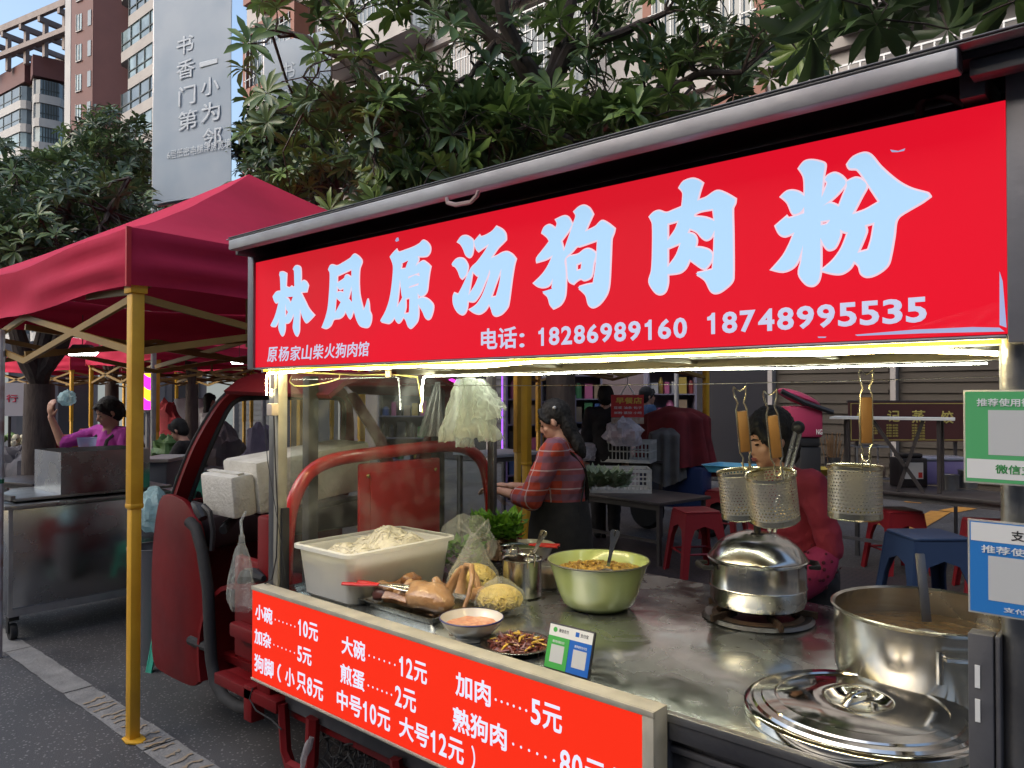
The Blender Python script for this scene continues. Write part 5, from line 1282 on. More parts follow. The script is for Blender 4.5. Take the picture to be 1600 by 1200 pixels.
def tintb(p, rr):
    d = p - CAM; k = d.dot(FW); y = 600 - 1200 * d.dot(UP) / k; x = 800 + 1200 * d.dot(RT) / k
    t_ = .2 + .65 * max(0, .5 + 1.1 * noise.noise(p * 2.0)) * rr.uniform(.6, 1.2)
    if rr.random() < .13: t_ = rr.uniform(.75, 1)
    return t_
limbs = [
 [(P_(876, 420, 5.6), .10), (P_(858, 260, 5.65), .095), (P_(850, 150, 5.7), .085)],
 [(P_(850, 150, 5.7), .07), (P_(800, 80, 5.7), .06), (P_(745, 40, 5.7), .05), (P_(700, -60, 5.8), .04)],
 [(P_(850, 150, 5.7), .07), (P_(790, 40, 5.6), .055), (P_(770, -80, 5.5), .045)],
 [(P_(850, 150, 5.7), .065), (P_(880, 60, 5.6), .05), (P_(900, -40, 5.6), .04)],
 [(P_(855, 150, 5.7), .06), (P_(890, 75, 5.5), .05), (P_(960, 55, 5.4), .035), (P_(1040, 20, 5.3), .02)],
 [(P_(860, 230, 5.7), .06), (P_(930, 200, 5.6), .045), (P_(1010, 150, 5.5), .035), (P_(1090, 115, 5.4), .028), (P_(1160, 112, 5.3), .018)],
 [(P_(876, 400, 5.6), .08), (P_(760, 330, 5.8), .075), (P_(665, 240, 6.0), .07), (P_(605, 160, 6.1), .062), (P_(560, 80, 6.1), .055), (P_(520, 35, 6.1), .05), (P_(488, -30, 6.2), .042)],
 [(P_(650, 225, 6.0), .045), (P_(590, 140, 6.05), .04), (P_(540, 95, 6.1), .035), (P_(480, 60, 6.1), .028), (P_(400, 40, 6.2), .02)],
 [(P_(560, 80, 6.1), .03), (P_(548, 10, 6.0), .025), (P_(545, -60, 6.0), .02)],
 [(P_(745, 40, 5.7), .03), (P_(690, 20, 5.8), .025), (P_(640, -30, 5.9), .02)],
 [(P_(780, 60, 5.7), .03), (P_(735, 120, 5.6), .02), (P_(690, 140, 5.5), .014)],
]
tree('big tree with leaf rosettes and dark branches rising behind the glowing red sign', limbs, [(V((tb_.x, tb_.y, -.05)), .13), (V((tb_.x, tb_.y, 1.2)), .11), (P_(876, 420, 5.6), .10)],
     980, .185, leafA, 21, crownfn=big_crown, tintfn=tintb, nleaf=12)
# tree at the upper right, long drooping leaves close to the camera
def right_crown(rr):
    for _ in range(60):
        x = rr.uniform(1245, 1720); y = rr.uniform(-330, 60); 
        if y > 70 - max(0, x - 1330) * .28 + rr.uniform(-20, 20): continue
        return P_(x, y, rr.uniform(2.9, 4.0))
    return None
rb = V((1.1, 4.3, 0))
tree('leafy tree at the upper right, long drooping leaves above the cart roof', [[(V((1.1, 4.3, 2.2)), .09), (V((.5, 4.0, 3.4)), .06), (P_(1480, -120, 3.7), .035), (P_(1350, -120, 3.5), .02), (P_(1230, -60, 3.4), .012)], [(V((.6, 4.05, 3.2)), .04), (P_(1560, -60, 3.5), .02), (P_(1420, -40, 3.3), .01)]],
     [(V((1.1, 4.3, -.05)), .12), (V((1.1, 4.3, 2.2)), .09)], 105, .20, leafA, 5, crownfn=right_crown, tintfn=lambda p, rr: .15 + .75 * rr.random() ** 2, nleaf=11, up=.1, droop=1.3, narrow=.27)
# left trees
def blob(cx, cy, k, rx, ry, rk, low=None):
    def fn(rr):
        for _ in range(30):
            a, b_, c_ = rr.uniform(-1, 1), rr.uniform(-1, 1), rr.uniform(-1, 1)
            q = a * a + b_ * b_ + c_ * c_
            if q > 1 or q < .12: continue
            if noise.noise(V((a * 2.2 + k, b_ * 2.2, c_ * 2))) < -.12: continue
            return P_(cx + a * rx, cy + b_ * ry, k + c_ * rk)
        return None
    return fn
def simple_tree(label, px_, k, top, cx, cy, rx, ry, rk, n, LL, seed, tr=.12, lean=0, nl=9):
    b_ = gnd(px_, k); a = P_(px_ + lean * .3, 600, k); c_ = P_(cx, cy, k)
    limbs = []
    rr = random.Random(seed)
    for i in range(6):
        e = P_(cx + rr.uniform(-.7, .7) * rx, cy + rr.uniform(-.8, .4) * ry, k + rr.uniform(-.6, .6) * rk); m_ = a.lerp(e, .45) + V((0, 0, -.2))
        limbs.append([(a, tr * .6), (m_, tr * .42), (e, tr * .16)])
    return tree(label, limbs, [(b_ - V((0, 0, .05)), tr * 1.25), (a, tr)], n, LL, leafB, seed, crownfn=blob(cx, cy, k, rx, ry, rk), nleaf=nl, up=.6, tintfn=lambda p, rr: rr.random() ** 1.7)
simple_tree('dark tree with forked trunk behind the steel stall at the left edge', 62, 8.6, 0, 70, 360, 190, 120, 2.0, 900, .155, 31, .15)
simple_tree('tree with bare twigs rising in front of the brick red tower', 175, 13.5, 0, 165, 265, 90, 105, 1.3, 480, .19, 32, .11)
simple_tree('small tree whose leaves overlap the foot of the near banner', 300, 11.5, 0, 300, 300, 62, 52, 1.0, 170, .20, 33, .09)
simple_tree('tree behind the canopy peak, left of the big tree', 470, 9.5, 0, 470, 240, 110, 90, 1.4, 420, .19, 34, .11)
simple_tree('tree at the far left edge, darker and further off', -40, 16, 0, 20, 300, 130, 80, 2.2, 330, .28, 35, .14)
# ------------------------------------------------------------ buildings
tileb = mat('beige_tile', (.35, .325, .315), .6, 0, (.27, .25, .245), .8, bump=.2, bsc=4)
stainw = mat('stained_render', (.40, .37, .35), .7, 0, (.20, .18, .17), 1.3, stretch=(1, 1, .25), contrast=.5)
terr = mat('terracotta_band', (.22, .085, .055), .6, 0, (.17, .065, .045), 2)
brickred = mat('brick_red_cladding', (.10, .028, .025), .6, 0, (.085, .023, .021), .6)
creamw = mat('cream_cladding', (.30, .28, .265), .6, 0, (.25, .23, .22), .5)
whitew = mat('pale_cladding', (.36, .355, .35), .6, 0, (.31, .30, .30), .5)
winm = mat('window_glass', (.05, .07, .09), .08, 0, (.14, .18, .21), .35, contrast=.5)
winl = mat('pale_window_glass', (.22, .30, .33), .1, 0, (.10, .14, .16), .5, contrast=.3)
wframe = mat('dark_window_frame', (.02, .03, .032), .5)
railm = mat('pale_railing', (.42, .43, .44), .5, .3)
def frame_of(o, ux, uy):  # local frame helper: origin + a*ux + b*uy + z
    return lambda a, b_, z: V(o) + ux * a + uy * b_ + V((0, 0, z))
def obx(mb, T, a0, a1, b0, b1, z0, z1):
    P = [mb.v(T(a, b_, z)) for z in (z0, z1) for b_ in (b0, b1) for a in (a0, a1)]
    for q in ((0, 2, 3, 1), (4, 5, 7, 6), (0, 1, 5, 4), (2, 6, 7, 3), (0, 4, 6, 2), (1, 3, 7, 5)): mb.f([P[i] for i in q])
# near apartment house behind the trees: facade on the plane y = 13.6
near = thing('apartment_house', 'beige tiled apartment house with barred balconies behind the trees', 'building', (-6, 18, 0))
T = frame_of((0, 13.6, 0), V((1, 0, 0)), V((0, 1, 0)))
mb = MB(); obx(mb, T, -24.3, 12, 0, 9, 0, 24); mb.build('wall', tileb, near, smooth=False)
mb = MB(); obx(mb, T, -24.3, 12, -.25, -.003, 3.3, 4.4); mb.build('shop_fascia', mat('plum_fascia', (.09, .06, .07), .5, 0, (.13, .09, .09), 1), near, smooth=False)
for fl in range(1, 7):
    z = 1.6 + fl * 3.1
    mb = MB(); obx(mb, T, -24.4, 12.1, -.16, -.003, z - .28, z - .08); mb.build('floor_band', stainw, near, smooth=False)
rr = random.Random(40)
bx = [(-23.2, 3.0, 'bay'), (-18.6, 4.0, 'bal'), (-13.2, 3.6, 'bal'), (-8.4, 2.6, 'win'), (-4.4, 4.2, 'bal'), (1.4, 4.6, 'bal'), (7.2, 4.2, 'bal')]
for fl in range(1, 6):
    z = 1.6 + fl * 3.1
    for x, w_, kd in bx:
        if kd == 'bal':
            mb = MB(); obx(mb, T, x, x + w_, -1.0, -.17, z - .12, z + .02); obx(mb, T, x, x + w_, -1.0, -.92, z + .02, z + .55); bo = mb.build('balcony', [tileb, stainw, stainw][fl % 3], near, smooth=False)
            mb = MB(); n_b = int(w_ / .17)
            for i in range(n_b + 1): mb.cbox((x + w_ * i / n_b, 13.6 - .98, z + 1.35), (.025, .025, 1.6))
            for h in (.6, 1.15, 1.7, 2.15): mb.cbox((x + w_ / 2, 13.6 - .98, z + h), (w_, .03, .03))
            for s_ in (x, x + w_):
                for i in range(5): mb.cbox((s_, 13.6 - .2 - i * .17, z + 1.35), (.025, .025, 1.6))
            mb.build('balcony_bars', railm, bo, smooth=False)
            mb = MB(); obx(mb, T, x + .3, x + w_ - .3, -.05, -.004, z + .1, z + 2.4); wo = mb.build('window', winm, near, smooth=False)
            mb = MB()
            for k_ in range(4): obx(mb, T, x + .3 + (w_ - .6) * k_ / 3 - .03, x + .3 + (w_ - .6) * k_ / 3 + .03, -.08, -.051, z + .1, z + 2.4)
            mb.build('window_frame', wframe, wo, smooth=False)
        else:
            dpt = .75 if kd == 'bay' else .1
            mb = MB(); obx(mb, T, x, x + w_, -dpt, -.003, z + .35, z + .65); obx(mb, T, x, x + w_, -dpt, -.003, z + 2.35, z + 2.6)
            obx(mb, T, x, x + .2, -dpt, -.003, z + .652, z + 2.348); obx(mb, T, x + w_ - .2, x + w_, -dpt, -.003, z + .652, z + 2.348); bo = mb.build('window_surround', terr, near, smooth=False)
            mb = MB(); obx(mb, T, x + .201, x + w_ - .201, -dpt + .2 if kd == 'bay' else -.05, -.004, z + .655, z + 2.345); mb.build('window', winm, near, smooth=False)
            mb = MB()
            for i in range(11): mb.cbox((x + .25 + (w_ - .5) * i / 10, 13.6 - dpt - .03, z + 1.5), (.025, .025, 1.7))
            for h in (.9, 1.5, 2.1): mb.cbox((x + w_ / 2, 13.6 - dpt - .03, z + h), (w_ - .3, .025, .025))
            mb.build('window_bars', railm, bo, smooth=False)
# brick red tower (middle left), about 75 m away
def place_frame(px_, k, ang): 
    o = gnd(px_, k); u = V((cos(ang), sin(ang), 0)); return o, u, V((-u.y, u.x, 0))
tw = thing('tower_block', 'tall brick red and cream tower block with glazed balconies on its right side', 'building', gnd(160, 82))
def bpx(x0, k0, x1, k1):
    a = gnd(x0, k0); b_ = gnd(x1, k1); u = (b_ - a); W_ = u.length; u.normalize(); return a, u, V((-u.y, u.x, 0)), W_
FH = 3.0
# red slab
a, u, v_, W1 = bpx(107, 80, 141, 78); T = frame_of(a, u, v_)
mb = MB(); obx(mb, T, 0, W1, 0, 12, 0, 75); mb.build('brick_wall', brickred, tw, smooth=False)
a2, u2, v2, W2 = bpx(141, 78, 153, 82); T2 = frame_of(a2, u2, v2)
mb = MB(); obx(mb, T2, .02, W2, -4, -.02, 0, 75); mb.build('brick_wall', brickred, tw, smooth=False)
for fl in range(26):
    z = 1.0 + fl * 3.15
    mb = MB(); obx(mb, T, W1 * .28, W1 * .5, -.06, -.003, z + .7, z + 2.3); wo = mb.build('window', winl, tw, smooth=False)
    mb = MB(); obx(mb, T, W1 * .26, W1 * .28, -.12, -.003, z + .6, z + 2.4); obx(mb, T, W1 * .38, W1 * .40, -.12, -.061, z + .7, z + 2.3); obx(mb, T, W1 * .26, W1 * .52, -.15, -.003, z + .5, z + .6); mb.build('window_frame', whitew, wo, smooth=False)
    mb = MB(); obx(mb, T, W1 * .78, W1 * .93, -.06, -.003, z + .7, z + 2.3); mb.build('window', winm, tw, smooth=False)
a, u, v_, W1b = bpx(97, 84, 106, 82); T = frame_of(a, u, v_)
mb = MB(); obx(mb, T, 0, W1b, 0, 6, 0, 75); mb.build('pale_column', whitew, tw, smooth=False)
# cream side with corner balconies
a, u, v_, W3 = bpx(153, 82, 190, 80); T = frame_of(a, u, v_)
mb = MB(); obx(mb, T, 0.02, W3, 0, 10, 0, 75); mb.build('cream_wall', creamw, tw, smooth=False)
for fl in range(26):
    z = 1.0 + fl * 3.15
    mb = MB(); obx(mb, T, W3 * .08, W3 * .28, -.05, -.003, z + .9, z + 2.3); mb.build('window', winm, tw, smooth=False)
    mb = MB()
    for i in range(9): obx(mb, T, W3 * .42, W3 * .62, -.12, -.004, z + .2 + i * .28, z + .32 + i * .28)
    mb.build('louvre', mat('grey_louvre', (.12, .11, .11), .6), tw, smooth=False)
a, u, v_, W4 = bpx(183, 77.5, 262, 70); T = frame_of(a, u, v_)
for fl in range(22):
    z = 1.0 + fl * 3.15; wid = W4 if fl % 2 == 0 else W4 * 1.0; x0 = -.6 if fl % 2 else 1.1
    mb = MB()
    ring_ = [(x0 + 1.2, 4), (x0, 4), (x0, 1.0), (x0 + .3, .3), (x0 + 1.0, 0), (wid, 0), (wid, 4)]
    def pr(pts, z0, z1, ins=0):
        A = [mb.v(T(p[0], p[1] + 0, z0)) for p in pts]; B = [mb.v(T(p[0], p[1], z1)) for p in pts]
        mb.f(A); mb.f(list(reversed(B)))
        for i in range(len(pts)): mb.f([A[i], B[i], B[(i + 1) % len(pts)], A[(i + 1) % len(pts)]])
    pr(ring_, z - .5, z + .55); mb.build('balcony_slab', creamw, tw, smooth=False)
    mb = MB()
    pr([(x0 + 1.3, 3.9), (x0 + .12, 3.9), (x0 + .12, 1.05), (x0 + .4, .4), (x0 + 1.05, .12), (wid - .1, .12), (wid - .1, 3.9)], z + .551, z + 2.64); wo = mb.build('window', [winl, winm][(fl * 7) % 3 == 0], tw, smooth=False)
    mb = MB()
    for i in range(6): obx(mb, T, x0 + 1.0 + i * (wid - 1.1 - x0) / 5 - .07, x0 + 1.0 + i * (wid - 1.1 - x0) / 5 + .07, .03, .118, z + .56, z + 2.64)
    for i in range(4): obx(mb, T, x0 + .02, x0 + .11, 1.1 + i * .9, 1.22 + i * .9, z + .56, z + 2.64)
    obx(mb, T, x0 + 1.0, wid - .1, .04, .117, z + 1.25, z + 1.35); obx(mb, T, x0 + .03, x0 + .11, 1.1, 3.9, z + 1.25, z + 1.35)
    mb.build('window_frame', wframe, wo, smooth=False)
    if fl in (13, 11):
        mb = MB(); obx(mb, T, -.9, -.2, 4.2, 5.0, z + .9, z + 1.6); mb.build('air_conditioner', whitew, tw, smooth=False, bevel=.03)
# far block with roof pergola
fb = thing('tower_block', 'pale tower block with curved balconies and an open pergola on its roof', 'building', gnd(50, 96))
top = 1.6 + (617 - 112) / 1200 * 96; n_f = 15; fh = 2.95
for x0, k0, x1, k1 in ((-40, 104, 30, 96), (50, 94, 98, 96)):
    a, u, v_, W_ = bpx(x0, k0, x1, k1); T = frame_of(a, u, v_)
    mb = MB(); obx(mb, T, 0.0, W_, 1.2, 2.4, 0, top - 1); mb.build('pale_wall', whitew, fb, smooth=False)
    mb = MB(); obx(mb, T, -.2, W_ + .2, .2, 2.6, top - .98, top + 1.6); mb.build('roof_parapet', brickred, fb, smooth=False)
    for fl in range(n_f):
        z = top - 1.0 - (fl + 1) * fh
        mb = MB()
        rg = [(0.0, 1.1), (.05, .5), (.5, .05), (1.1, 0), (W_ - 1.1, 0), (W_ - .5, .05), (W_ - .05, .5), (W_, 1.1)]
        for z0, z1, shr, m_, nm in ((z - .3, z + .75, 0, whitew, 'balcony_slab'), (z + .751, z + 2.60, .15, [winm, winm, winl][fl % 3], 'window')):
            mb = MB(); pts = [(shr + p[0] * (W_ - 2 * shr) / W_, p[1] + shr) for p in rg]
            A = [mb.v(T(p[0], p[1], z0)) for p in pts]; B = [mb.v(T(p[0], p[1], z1)) for p in pts]; mb.f(A); mb.f(list(reversed(B)))
            for i in range(len(pts)): mb.f([A[i], B[i], B[(i + 1) % len(pts)], A[(i + 1) % len(pts)]])
            oo = mb.build(nm, m_, fb, smooth=False)
        mb = MB()
        for i in range(6): obx(mb, T, .9 + i * (W_ - 1.8) / 5 - .06, .9 + i * (W_ - 1.8) / 5 + .06, .09, .148, z + .76, z + 2.6)
        obx(mb, T, .6, W_ - .6, .10, .147, z + 1.35, z + 1.43); mb.build('window_frame', wframe, oo, smooth=False)
a, u, v_, W_ = bpx(28, 97, 52, 95); T = frame_of(a, u, v_)
mb = MB(); obx(mb, T, 0, W_, 1.5, 9, 0, top - .5); mb.build('recess_wall', mat('recess_grey', (.20, .18, .18), .7), fb, smooth=False)
mb = MB(); a, u, v_, W_ = bpx(-45, 100, 100, 90); T = frame_of(a, u, v_)
pt = top + 5.8
for b0 in (0, 4, 8): obx(mb, T, 0, W_ + (1 if b0 else -.5), b0, b0 + .5, pt - b0 * .1, pt + .8 - b0 * .1)
obx(mb, T, 0, W_, -.01, .6, pt - 3.2, pt - 2.6)
for i in range(5):
    s_ = W_ * (i + .5) / 5; obx(mb, T, s_, s_ + .5, .02, 8, pt - .7, pt - .05); obx(mb, T, s_, s_ + .5, .62, 1.1, top + 1, pt - .71)
mb.build('roof_pergola', mat('bronze_beam', (.16, .12, .11), .6, 0, (.20, .16, .15), 1), fb, smooth=False)
# lit window in the far block
# ------------------------------------------------------------ banners on posts
bann = mat('grey_blue_banner', (.20, .26, .33), .6, 0, (.27, .32, .38), 1.4, bump=.2, bsc=6, detail=3)
btx = mat('pale_banner_ink', (.42, .47, .52), .6)
def banner(label, TL, TR, BR, BL, k, texts, kr=None):
    o = thing('street_banner', label, 'banner', gnd(TL[0], k)); kr = kr or k * 1.0
    p0, p1, p2, p3 = (atZ(*TL, k), atZ(*TR, kr), atZ(*BR, kr), atZ(*BL, k)); w_ = ((p1 - p0) * V((1, 1, 0))); Ux = V((w_.x, w_.y, 0)).normalized(); Wd = V((w_.x, w_.y, 0)).length
    Nx = V((Ux.y, -Ux.x, 0)); 
    if Nx.dot(CAM - p0) < 0: Nx = -Nx
    zt, zb_ = max(p0.z, p1.z), min(p2.z, p3.z)
    mb = MB(); 
    def g(u, v): return V((p0.x, p0.y, 0)) + Ux * (u * Wd) + V((0, 0, zb_ + (zt - zb_) * v)) + Nx * (.006 * sin(v * 7 + u * 4))
    mb.grid(g, 10, 30); mb.build('cloth', bann, o, thick=.008)
    mb = MB(); q = V((p0.x, p0.y, 0)) - Nx * .05
    mb.tube([q - Ux * .03, q - Ux * .03 + V((0, 0, zt + .1))], .035, 8); mb.bar(q - Ux * .03 + V((0, 0, zt)), q + Ux * Wd + V((0, 0, zt)), .03); mb.bar(q - Ux * .03 + V((0, 0, zb_)), q + Ux * Wd + V((0, 0, zb_)), .03)
    mb.build('banner_frame', alu, o)
    O_ = V((p0.x, p0.y, 0)) + Nx * .014; its = []
    for ch, x, y0, y1, wd in texts:   # pixel anchors on this banner
        def uz(px_, py_):
            d = ray(px_, py_); t_ = (O_ - CAM).dot(Nx) / d.dot(Nx); p = CAM + d * t_; return (p - O_).dot(Ux), p.z
        u0, zA = uz(x - wd / 2, y1); u1, _ = uz(x + wd / 2, y1); _, zB = uz(x - wd / 2, y0)
        its.append((ch, u0, u1, zA, zB - zA, .012, 0))
    lettering(its, 'banner_lettering', btx, o, O_, Ux, Nx, depth=.0008)
    return o
# (lettering plane runs along U and N so characters are not mirrored)
banner('tall grey-blue banner with two columns of pale characters, beside the tower block', (241, -20), (362, 22), (366, 300), (252, 308), 9.6,
       [('书', 289, 60, 88, 27), ('香', 290, 97, 126, 29), ('门', 292, 137, 167, 27), ('第', 293, 176, 206, 30), ('一', 326, 98, 106, 28), ('小', 328, 124, 152, 29), ('为', 329, 163, 193, 30), ('邻', 331, 203, 232, 31), ('6层低密电梯洋房宽境', 311, 236, 250, 100)], 9.0)
banner('second grey-blue banner half hidden by the big tree', (413, 72), (517, 78), (517, 305), (414, 305), 10.5, [('书', 449, 100, 128, 24), ('香', 450, 140, 168, 24), ('门', 451, 180, 208, 24)], 10.0)

# unseen apartment row added behind the viewer to close the sky and fill reflections
opp = thing('apartment_house', 'unseen grey apartment row, added behind the viewer for the steel pots to mirror', 'building', (0, -13, 0))
T = frame_of((0, -13, 0), V((1, 0, 0)), V((0, -1, 0)))
mb = MB(); obx(mb, T, -22, 13, 0, 6, 0, 12.5); mb.build('wall', tileb, opp, smooth=False)
for fl in range(3):
    for i in range(9):
        x = -21 + i * 3.8; mb = MB(); obx(mb, T, x, x + 2.2, -.05, -.003, 1.2 + fl * 3.2, 2.9 + fl * 3.2); mb.build('window', winm, opp, smooth=False)
T = frame_of((12, 0, 0), V((0, 1, 0)), V((1, 0, 0)))
mb = MB(); obx(mb, T, -12.9, 13, 0, 5, 0, 9.5); mb.build('side_wing', stainw, opp, smooth=False)
for fl in range(2):
    for i in range(7):
        x = -11 + i * 3.4; mb = MB(); obx(mb, T, x, x + 2.0, -.05, -.003, 1.0 + fl * 3.2, 2.7 + fl * 3.2); mb.build('window', winm, opp, smooth=False)
# ------------------------------------------------------------ people
def human(name_label, base, f, sc, J, hd_pitch=0, hd_yaw=0, hair='short', clothes=(), group=None, hands=(None, None), skinm=None, vox=.008, body=True, face=True):
    """J: joints in the person's own frame (forward, left, up) in metres, scaled by sc. hands: finger directions"""
    o = thing('person', name_label, 'person', V((base[0], base[1], 0)), group)
    f = V((f[0], f[1], 0)).normalized(); l = V((-f.y, f.x, 0)); B = V((base[0], base[1], 0))
    def W_(p): return B + (f * p[0] + l * p[1] + V((0, 0, p[2]))) * sc
    j = {k: W_(p) for k, p in J.items()}
    s = sc; sm = skinm or skin
    mb = MB()
    mb.cone(j['hip'], .12 * s, j['waist'], .105 * s); mb.cone(j['waist'], .105 * s, j['chest'], .125 * s); mb.cone(j['chest'], .12 * s, j['neck'], .055 * s)
    mb.cone(j['shL'], .052 * s, j['shR'], .052 * s)
    Rh = Matrix.Rotation(radians(hd_yaw), 3, 'Z'); fh = (Rh @ f); lh = V((-fh.y, fh.x, 0))
    Rp = Matrix.Rotation(radians(hd_pitch), 3, lh); fh = Rp @ fh; uh = Rp @ V((0, 0, 1))
    hc = j['head']
    MH = Matrix((fh, lh, uh)).transposed().to_4x4()
    def H(a, b_, c_): return hc + (fh * a + lh * b_ + uh * c_) * s
    mb.cone(j['neck'], .050 * s, H(-.015, 0, -.06), .048 * s)
    mb.ell(H(-.012, 0, .025), V((.092, .073, .098)) * s, MH, 18, 12); mb.ell(H(.028, 0, -.045), V((.058, .054, .062)) * s, MH, 14, 10)
    mb.ell(H(.055, 0, -.088), V((.026, .026, .020)) * s, MH); mb.ell(H(.066, 0, -.004), V((.022, .034, .030)) * s, MH)
    mb.ell(H(.050, .034, -.028), V((.026, .022, .022)) * s, MH); mb.ell(H(.050, -.034, -.028), V((.026, .022, .022)) * s, MH)
    mb.tube([H(.076, 0, .012), H(.094, 0, -.022), H(.090, 0, -.034)], [.008 * s, .012 * s, .011 * s], 8)
    mb.ell(H(.083, .011, -.033), .0085 * s); mb.ell(H(.083, -.011, -.033), .0085 * s); mb.ell(H(.078, 0, -.058), V((.012, .021, .011)) * s, MH)
    for q in (1, -1): mb.ell(H(-.010, q * .074, -.005), V((.018, .010, .030)) * s, MH, 10, 8)
    for q, S_ in (('L', 1), ('R', -1)):
        mb.cone(j['sh' + q], .050 * s, j['el' + q], .038 * s); mb.cone(j['el' + q], .038 * s, j['wr' + q], .025 * s)
        mb.cone(j['hip'] + l * .07 * s * S_, .085 * s, j['kn' + q], .055 * s); mb.cone(j['kn' + q], .055 * s, j['an' + q], .037 * s); mb.cone(j['an' + q], .037 * s, j['an' + q] + f * .13 * s - V((0, 0, .035 * s)), .03 * s)
        wd = (j['wr' + q] - j['el' + q]).normalized(); hdir = hands[0 if q == 'L' else 1]
        hd_ = (f * hdir[0] + l * hdir[1] + V((0, 0, hdir[2]))).normalized() if hdir else wd
        side = hd_.cross(V((0, 0, 1)) if abs(hd_.z) < .8 else f).normalized(); nn = side.cross(hd_)
        p0 = j['wr' + q]; pc_ = p0 + hd_ * .05 * s
        mb.ell(pc_, V((.046, .036, .017)) * s, Matrix((hd_, side, nn)).transposed().to_4x4(), 12, 8)
        for k, (off, L1) in enumerate(((-.028, .062), (-.010, .072), (.009, .068), (.027, .054))):
            a = p0 + (hd_ * .080 + side * off) * s; b1 = a + (hd_ * L1 * .45 - nn * L1 * .12) * s; c1 = b1 + (hd_ * L1 * .30 - nn * L1 * .35) * s; d1 = c1 + (hd_ * .008 - nn * L1 * .30) * s
            mb.tube([a - hd_ * .02 * s, a, b1, c1, d1], [.009 * s, .0088 * s, .0083 * s, .0078 * s, .006 * s], 7)
        a = p0 + (hd_ * .030 - side * .030 * S_) * s; mb.tube([a - hd_ * .01 * s, a + (hd_ * .022 - side * .022 * S_ - nn * .01) * s, a + (hd_ * .050 - side * .030 * S_ - nn * .022) * s], [.013 * s, .0105 * s, .008 * s], 7)
    bo = mb.build('body', sm, o, remesh=vox * .75, ang=0)
    if face:
        e = MB()
        for q in (1, -1): e.ell(H(.0735, q * .031, .002), V((.008, .0135, .0042)) * s, MH, 10, 6)
        e.build('eyes', mat('eye_dark', (.02, .015, .012), .2), bo)
        e = MB()
        for q in (1, -1): e.tube([H(.083, q * .014, .022), H(.082, q * .032, .028), H(.070, q * .050, .022)], [.0028 * s, .0036 * s, .002 * s], 6)
        e.build('eyebrows', hairm, bo)
        e = MB(); e.ell(H(.0865, 0, -.0555), V((.0075, .021, .0042)) * s, MH, 12, 6); e.ell(H(.0855, 0, -.0625), V((.0075, .017, .0046)) * s, MH, 12, 6); e.build('lips', mat('lips', (.36, .10, .09), .4), bo)
    h = MB()
    if hair == 'short' or hair == 'tied':
        h.ell(H(-.026, 0, .040), V((.098, .084, .100)) * s, MH, 20, 14); h.ell(H(-.05, 0, -.01), V((.068, .078, .085)) * s, MH, 16, 10)
        for q in (1, -1): h.tube([H(.045, q * .040, .100), H(.058, q * .064, .058), H(.030, q * .078, .015), H(.000, q * .080, -.030)], [.022 * s, .020 * s, .016 * s, .008 * s], 8)
        h.tube([H(.060, .045, .088), H(.078, .010, .078), H(.074, -.035, .080)], [.018 * s, .014 * s, .016 * s], 8)
        if hair == 'tied': h.ell(H(-.108, 0, .02), V((.032, .035, .04)) * s, MH); h.ell(H(-.115, 0, -.03), V((.022, .028, .06)) * s, MH)
    elif hair == 'bob':
        h.ell(H(-.024, 0, .036), V((.100, .088, .104)) * s, MH, 20, 14); h.ell(H(-.048, 0, -.035), V((.072, .085, .10)) * s, MH, 16, 10)
        for q in (1, -1): h.tube([H(.045, q * .035, .105), H(.066, q * .056, .070), H(.052, q * .076, .02), H(.020, q * .084, -.05)], [.022 * s, .022 * s, .018 * s, .012 * s], 8)
        h.tube([H(.050, .060, .095), H(.088, .012, .060), H(.086, -.028, .055), H(.055, -.06, .085)], [.016 * s, .017 * s, .016 * s, .014 * s], 8)
    elif hair == 'long':
        h.ell(H(-.026, 0, .040), V((.098, .084, .100)) * s, MH, 20, 14); h.ell(H(-.070, 0, -.05), V((.05, .072, .13)) * s, MH, 16, 10); h.ell(H(-.085, 0, -.17), V((.04, .065, .10)) * s, MH, 14, 8)
        for q in (1, -1): h.tube([H(.045, q * .040, .100), H(.050, q * .068, .050), H(.020, q * .08, .0)], [.02 * s, .018 * s, .010 * s], 8)
    h.build('hair', hairm, o, remesh=vox * .8, disp=(.012 * s, .012), ang=0)
    ctx = dict(o=o, j=j, f=f, l=l, s=s, H=H, MH=MH)
    for cl in clothes:
        k = cl[0]; m_ = cl[1]; mb = MB(); g = cl[2] if len(cl) > 2 else .02
        if k == 'top':
            slv = cl[3] if len(cl) > 3 else 1.0; slr = cl[4] if len(cl) > 4 else slv
            mb.cone(j['waist'] - V((0, 0, .10 * s)), (.125 + g) * s, j['waist'], (.115 + g) * s, 16); mb.cone(j['waist'], (.115 + g) * s, j['chest'], (.125 + g) * s, 16); mb.cone(j['chest'], (.12 + g) * s, j['neck'] - V((0, 0, .055 * s)), (.06 + g * .5) * s, 16); mb.cone(j['shL'], (.054 + g * .6) * s, j['shR'], (.054 + g * .6) * s)
            mb.cone(j['shL'], (.055 + g * .6) * s, j['chest'], (.1 + g) * s); mb.cone(j['shR'], (.055 + g * .6) * s, j['chest'], (.1 + g) * s)
            for q, sl_ in (('L', slv), ('R', slr)):
                t1 = min(1, sl_ * 2); e_ = j['sh' + q].lerp(j['el' + q], t1); mb.cone(j['sh' + q], (.052 + g * .8) * s, e_, (.042 + g) * s)
                if sl_ > .5: w1 = j['el' + q].lerp(j['wr' + q], (sl_ - .5) * 2); mb.cone(j['el' + q], (.042 + g) * s, w1, (.034 + g * .9) * s)
            mb.build('top', m_, o, remesh=vox, disp=(.022 * s, .07), ang=0)
        elif k == 'trousers':
            mb.cone(j['hip'], (.13 + g) * s, j['waist'] - V((0, 0, .04)), (.115 + g) * s)
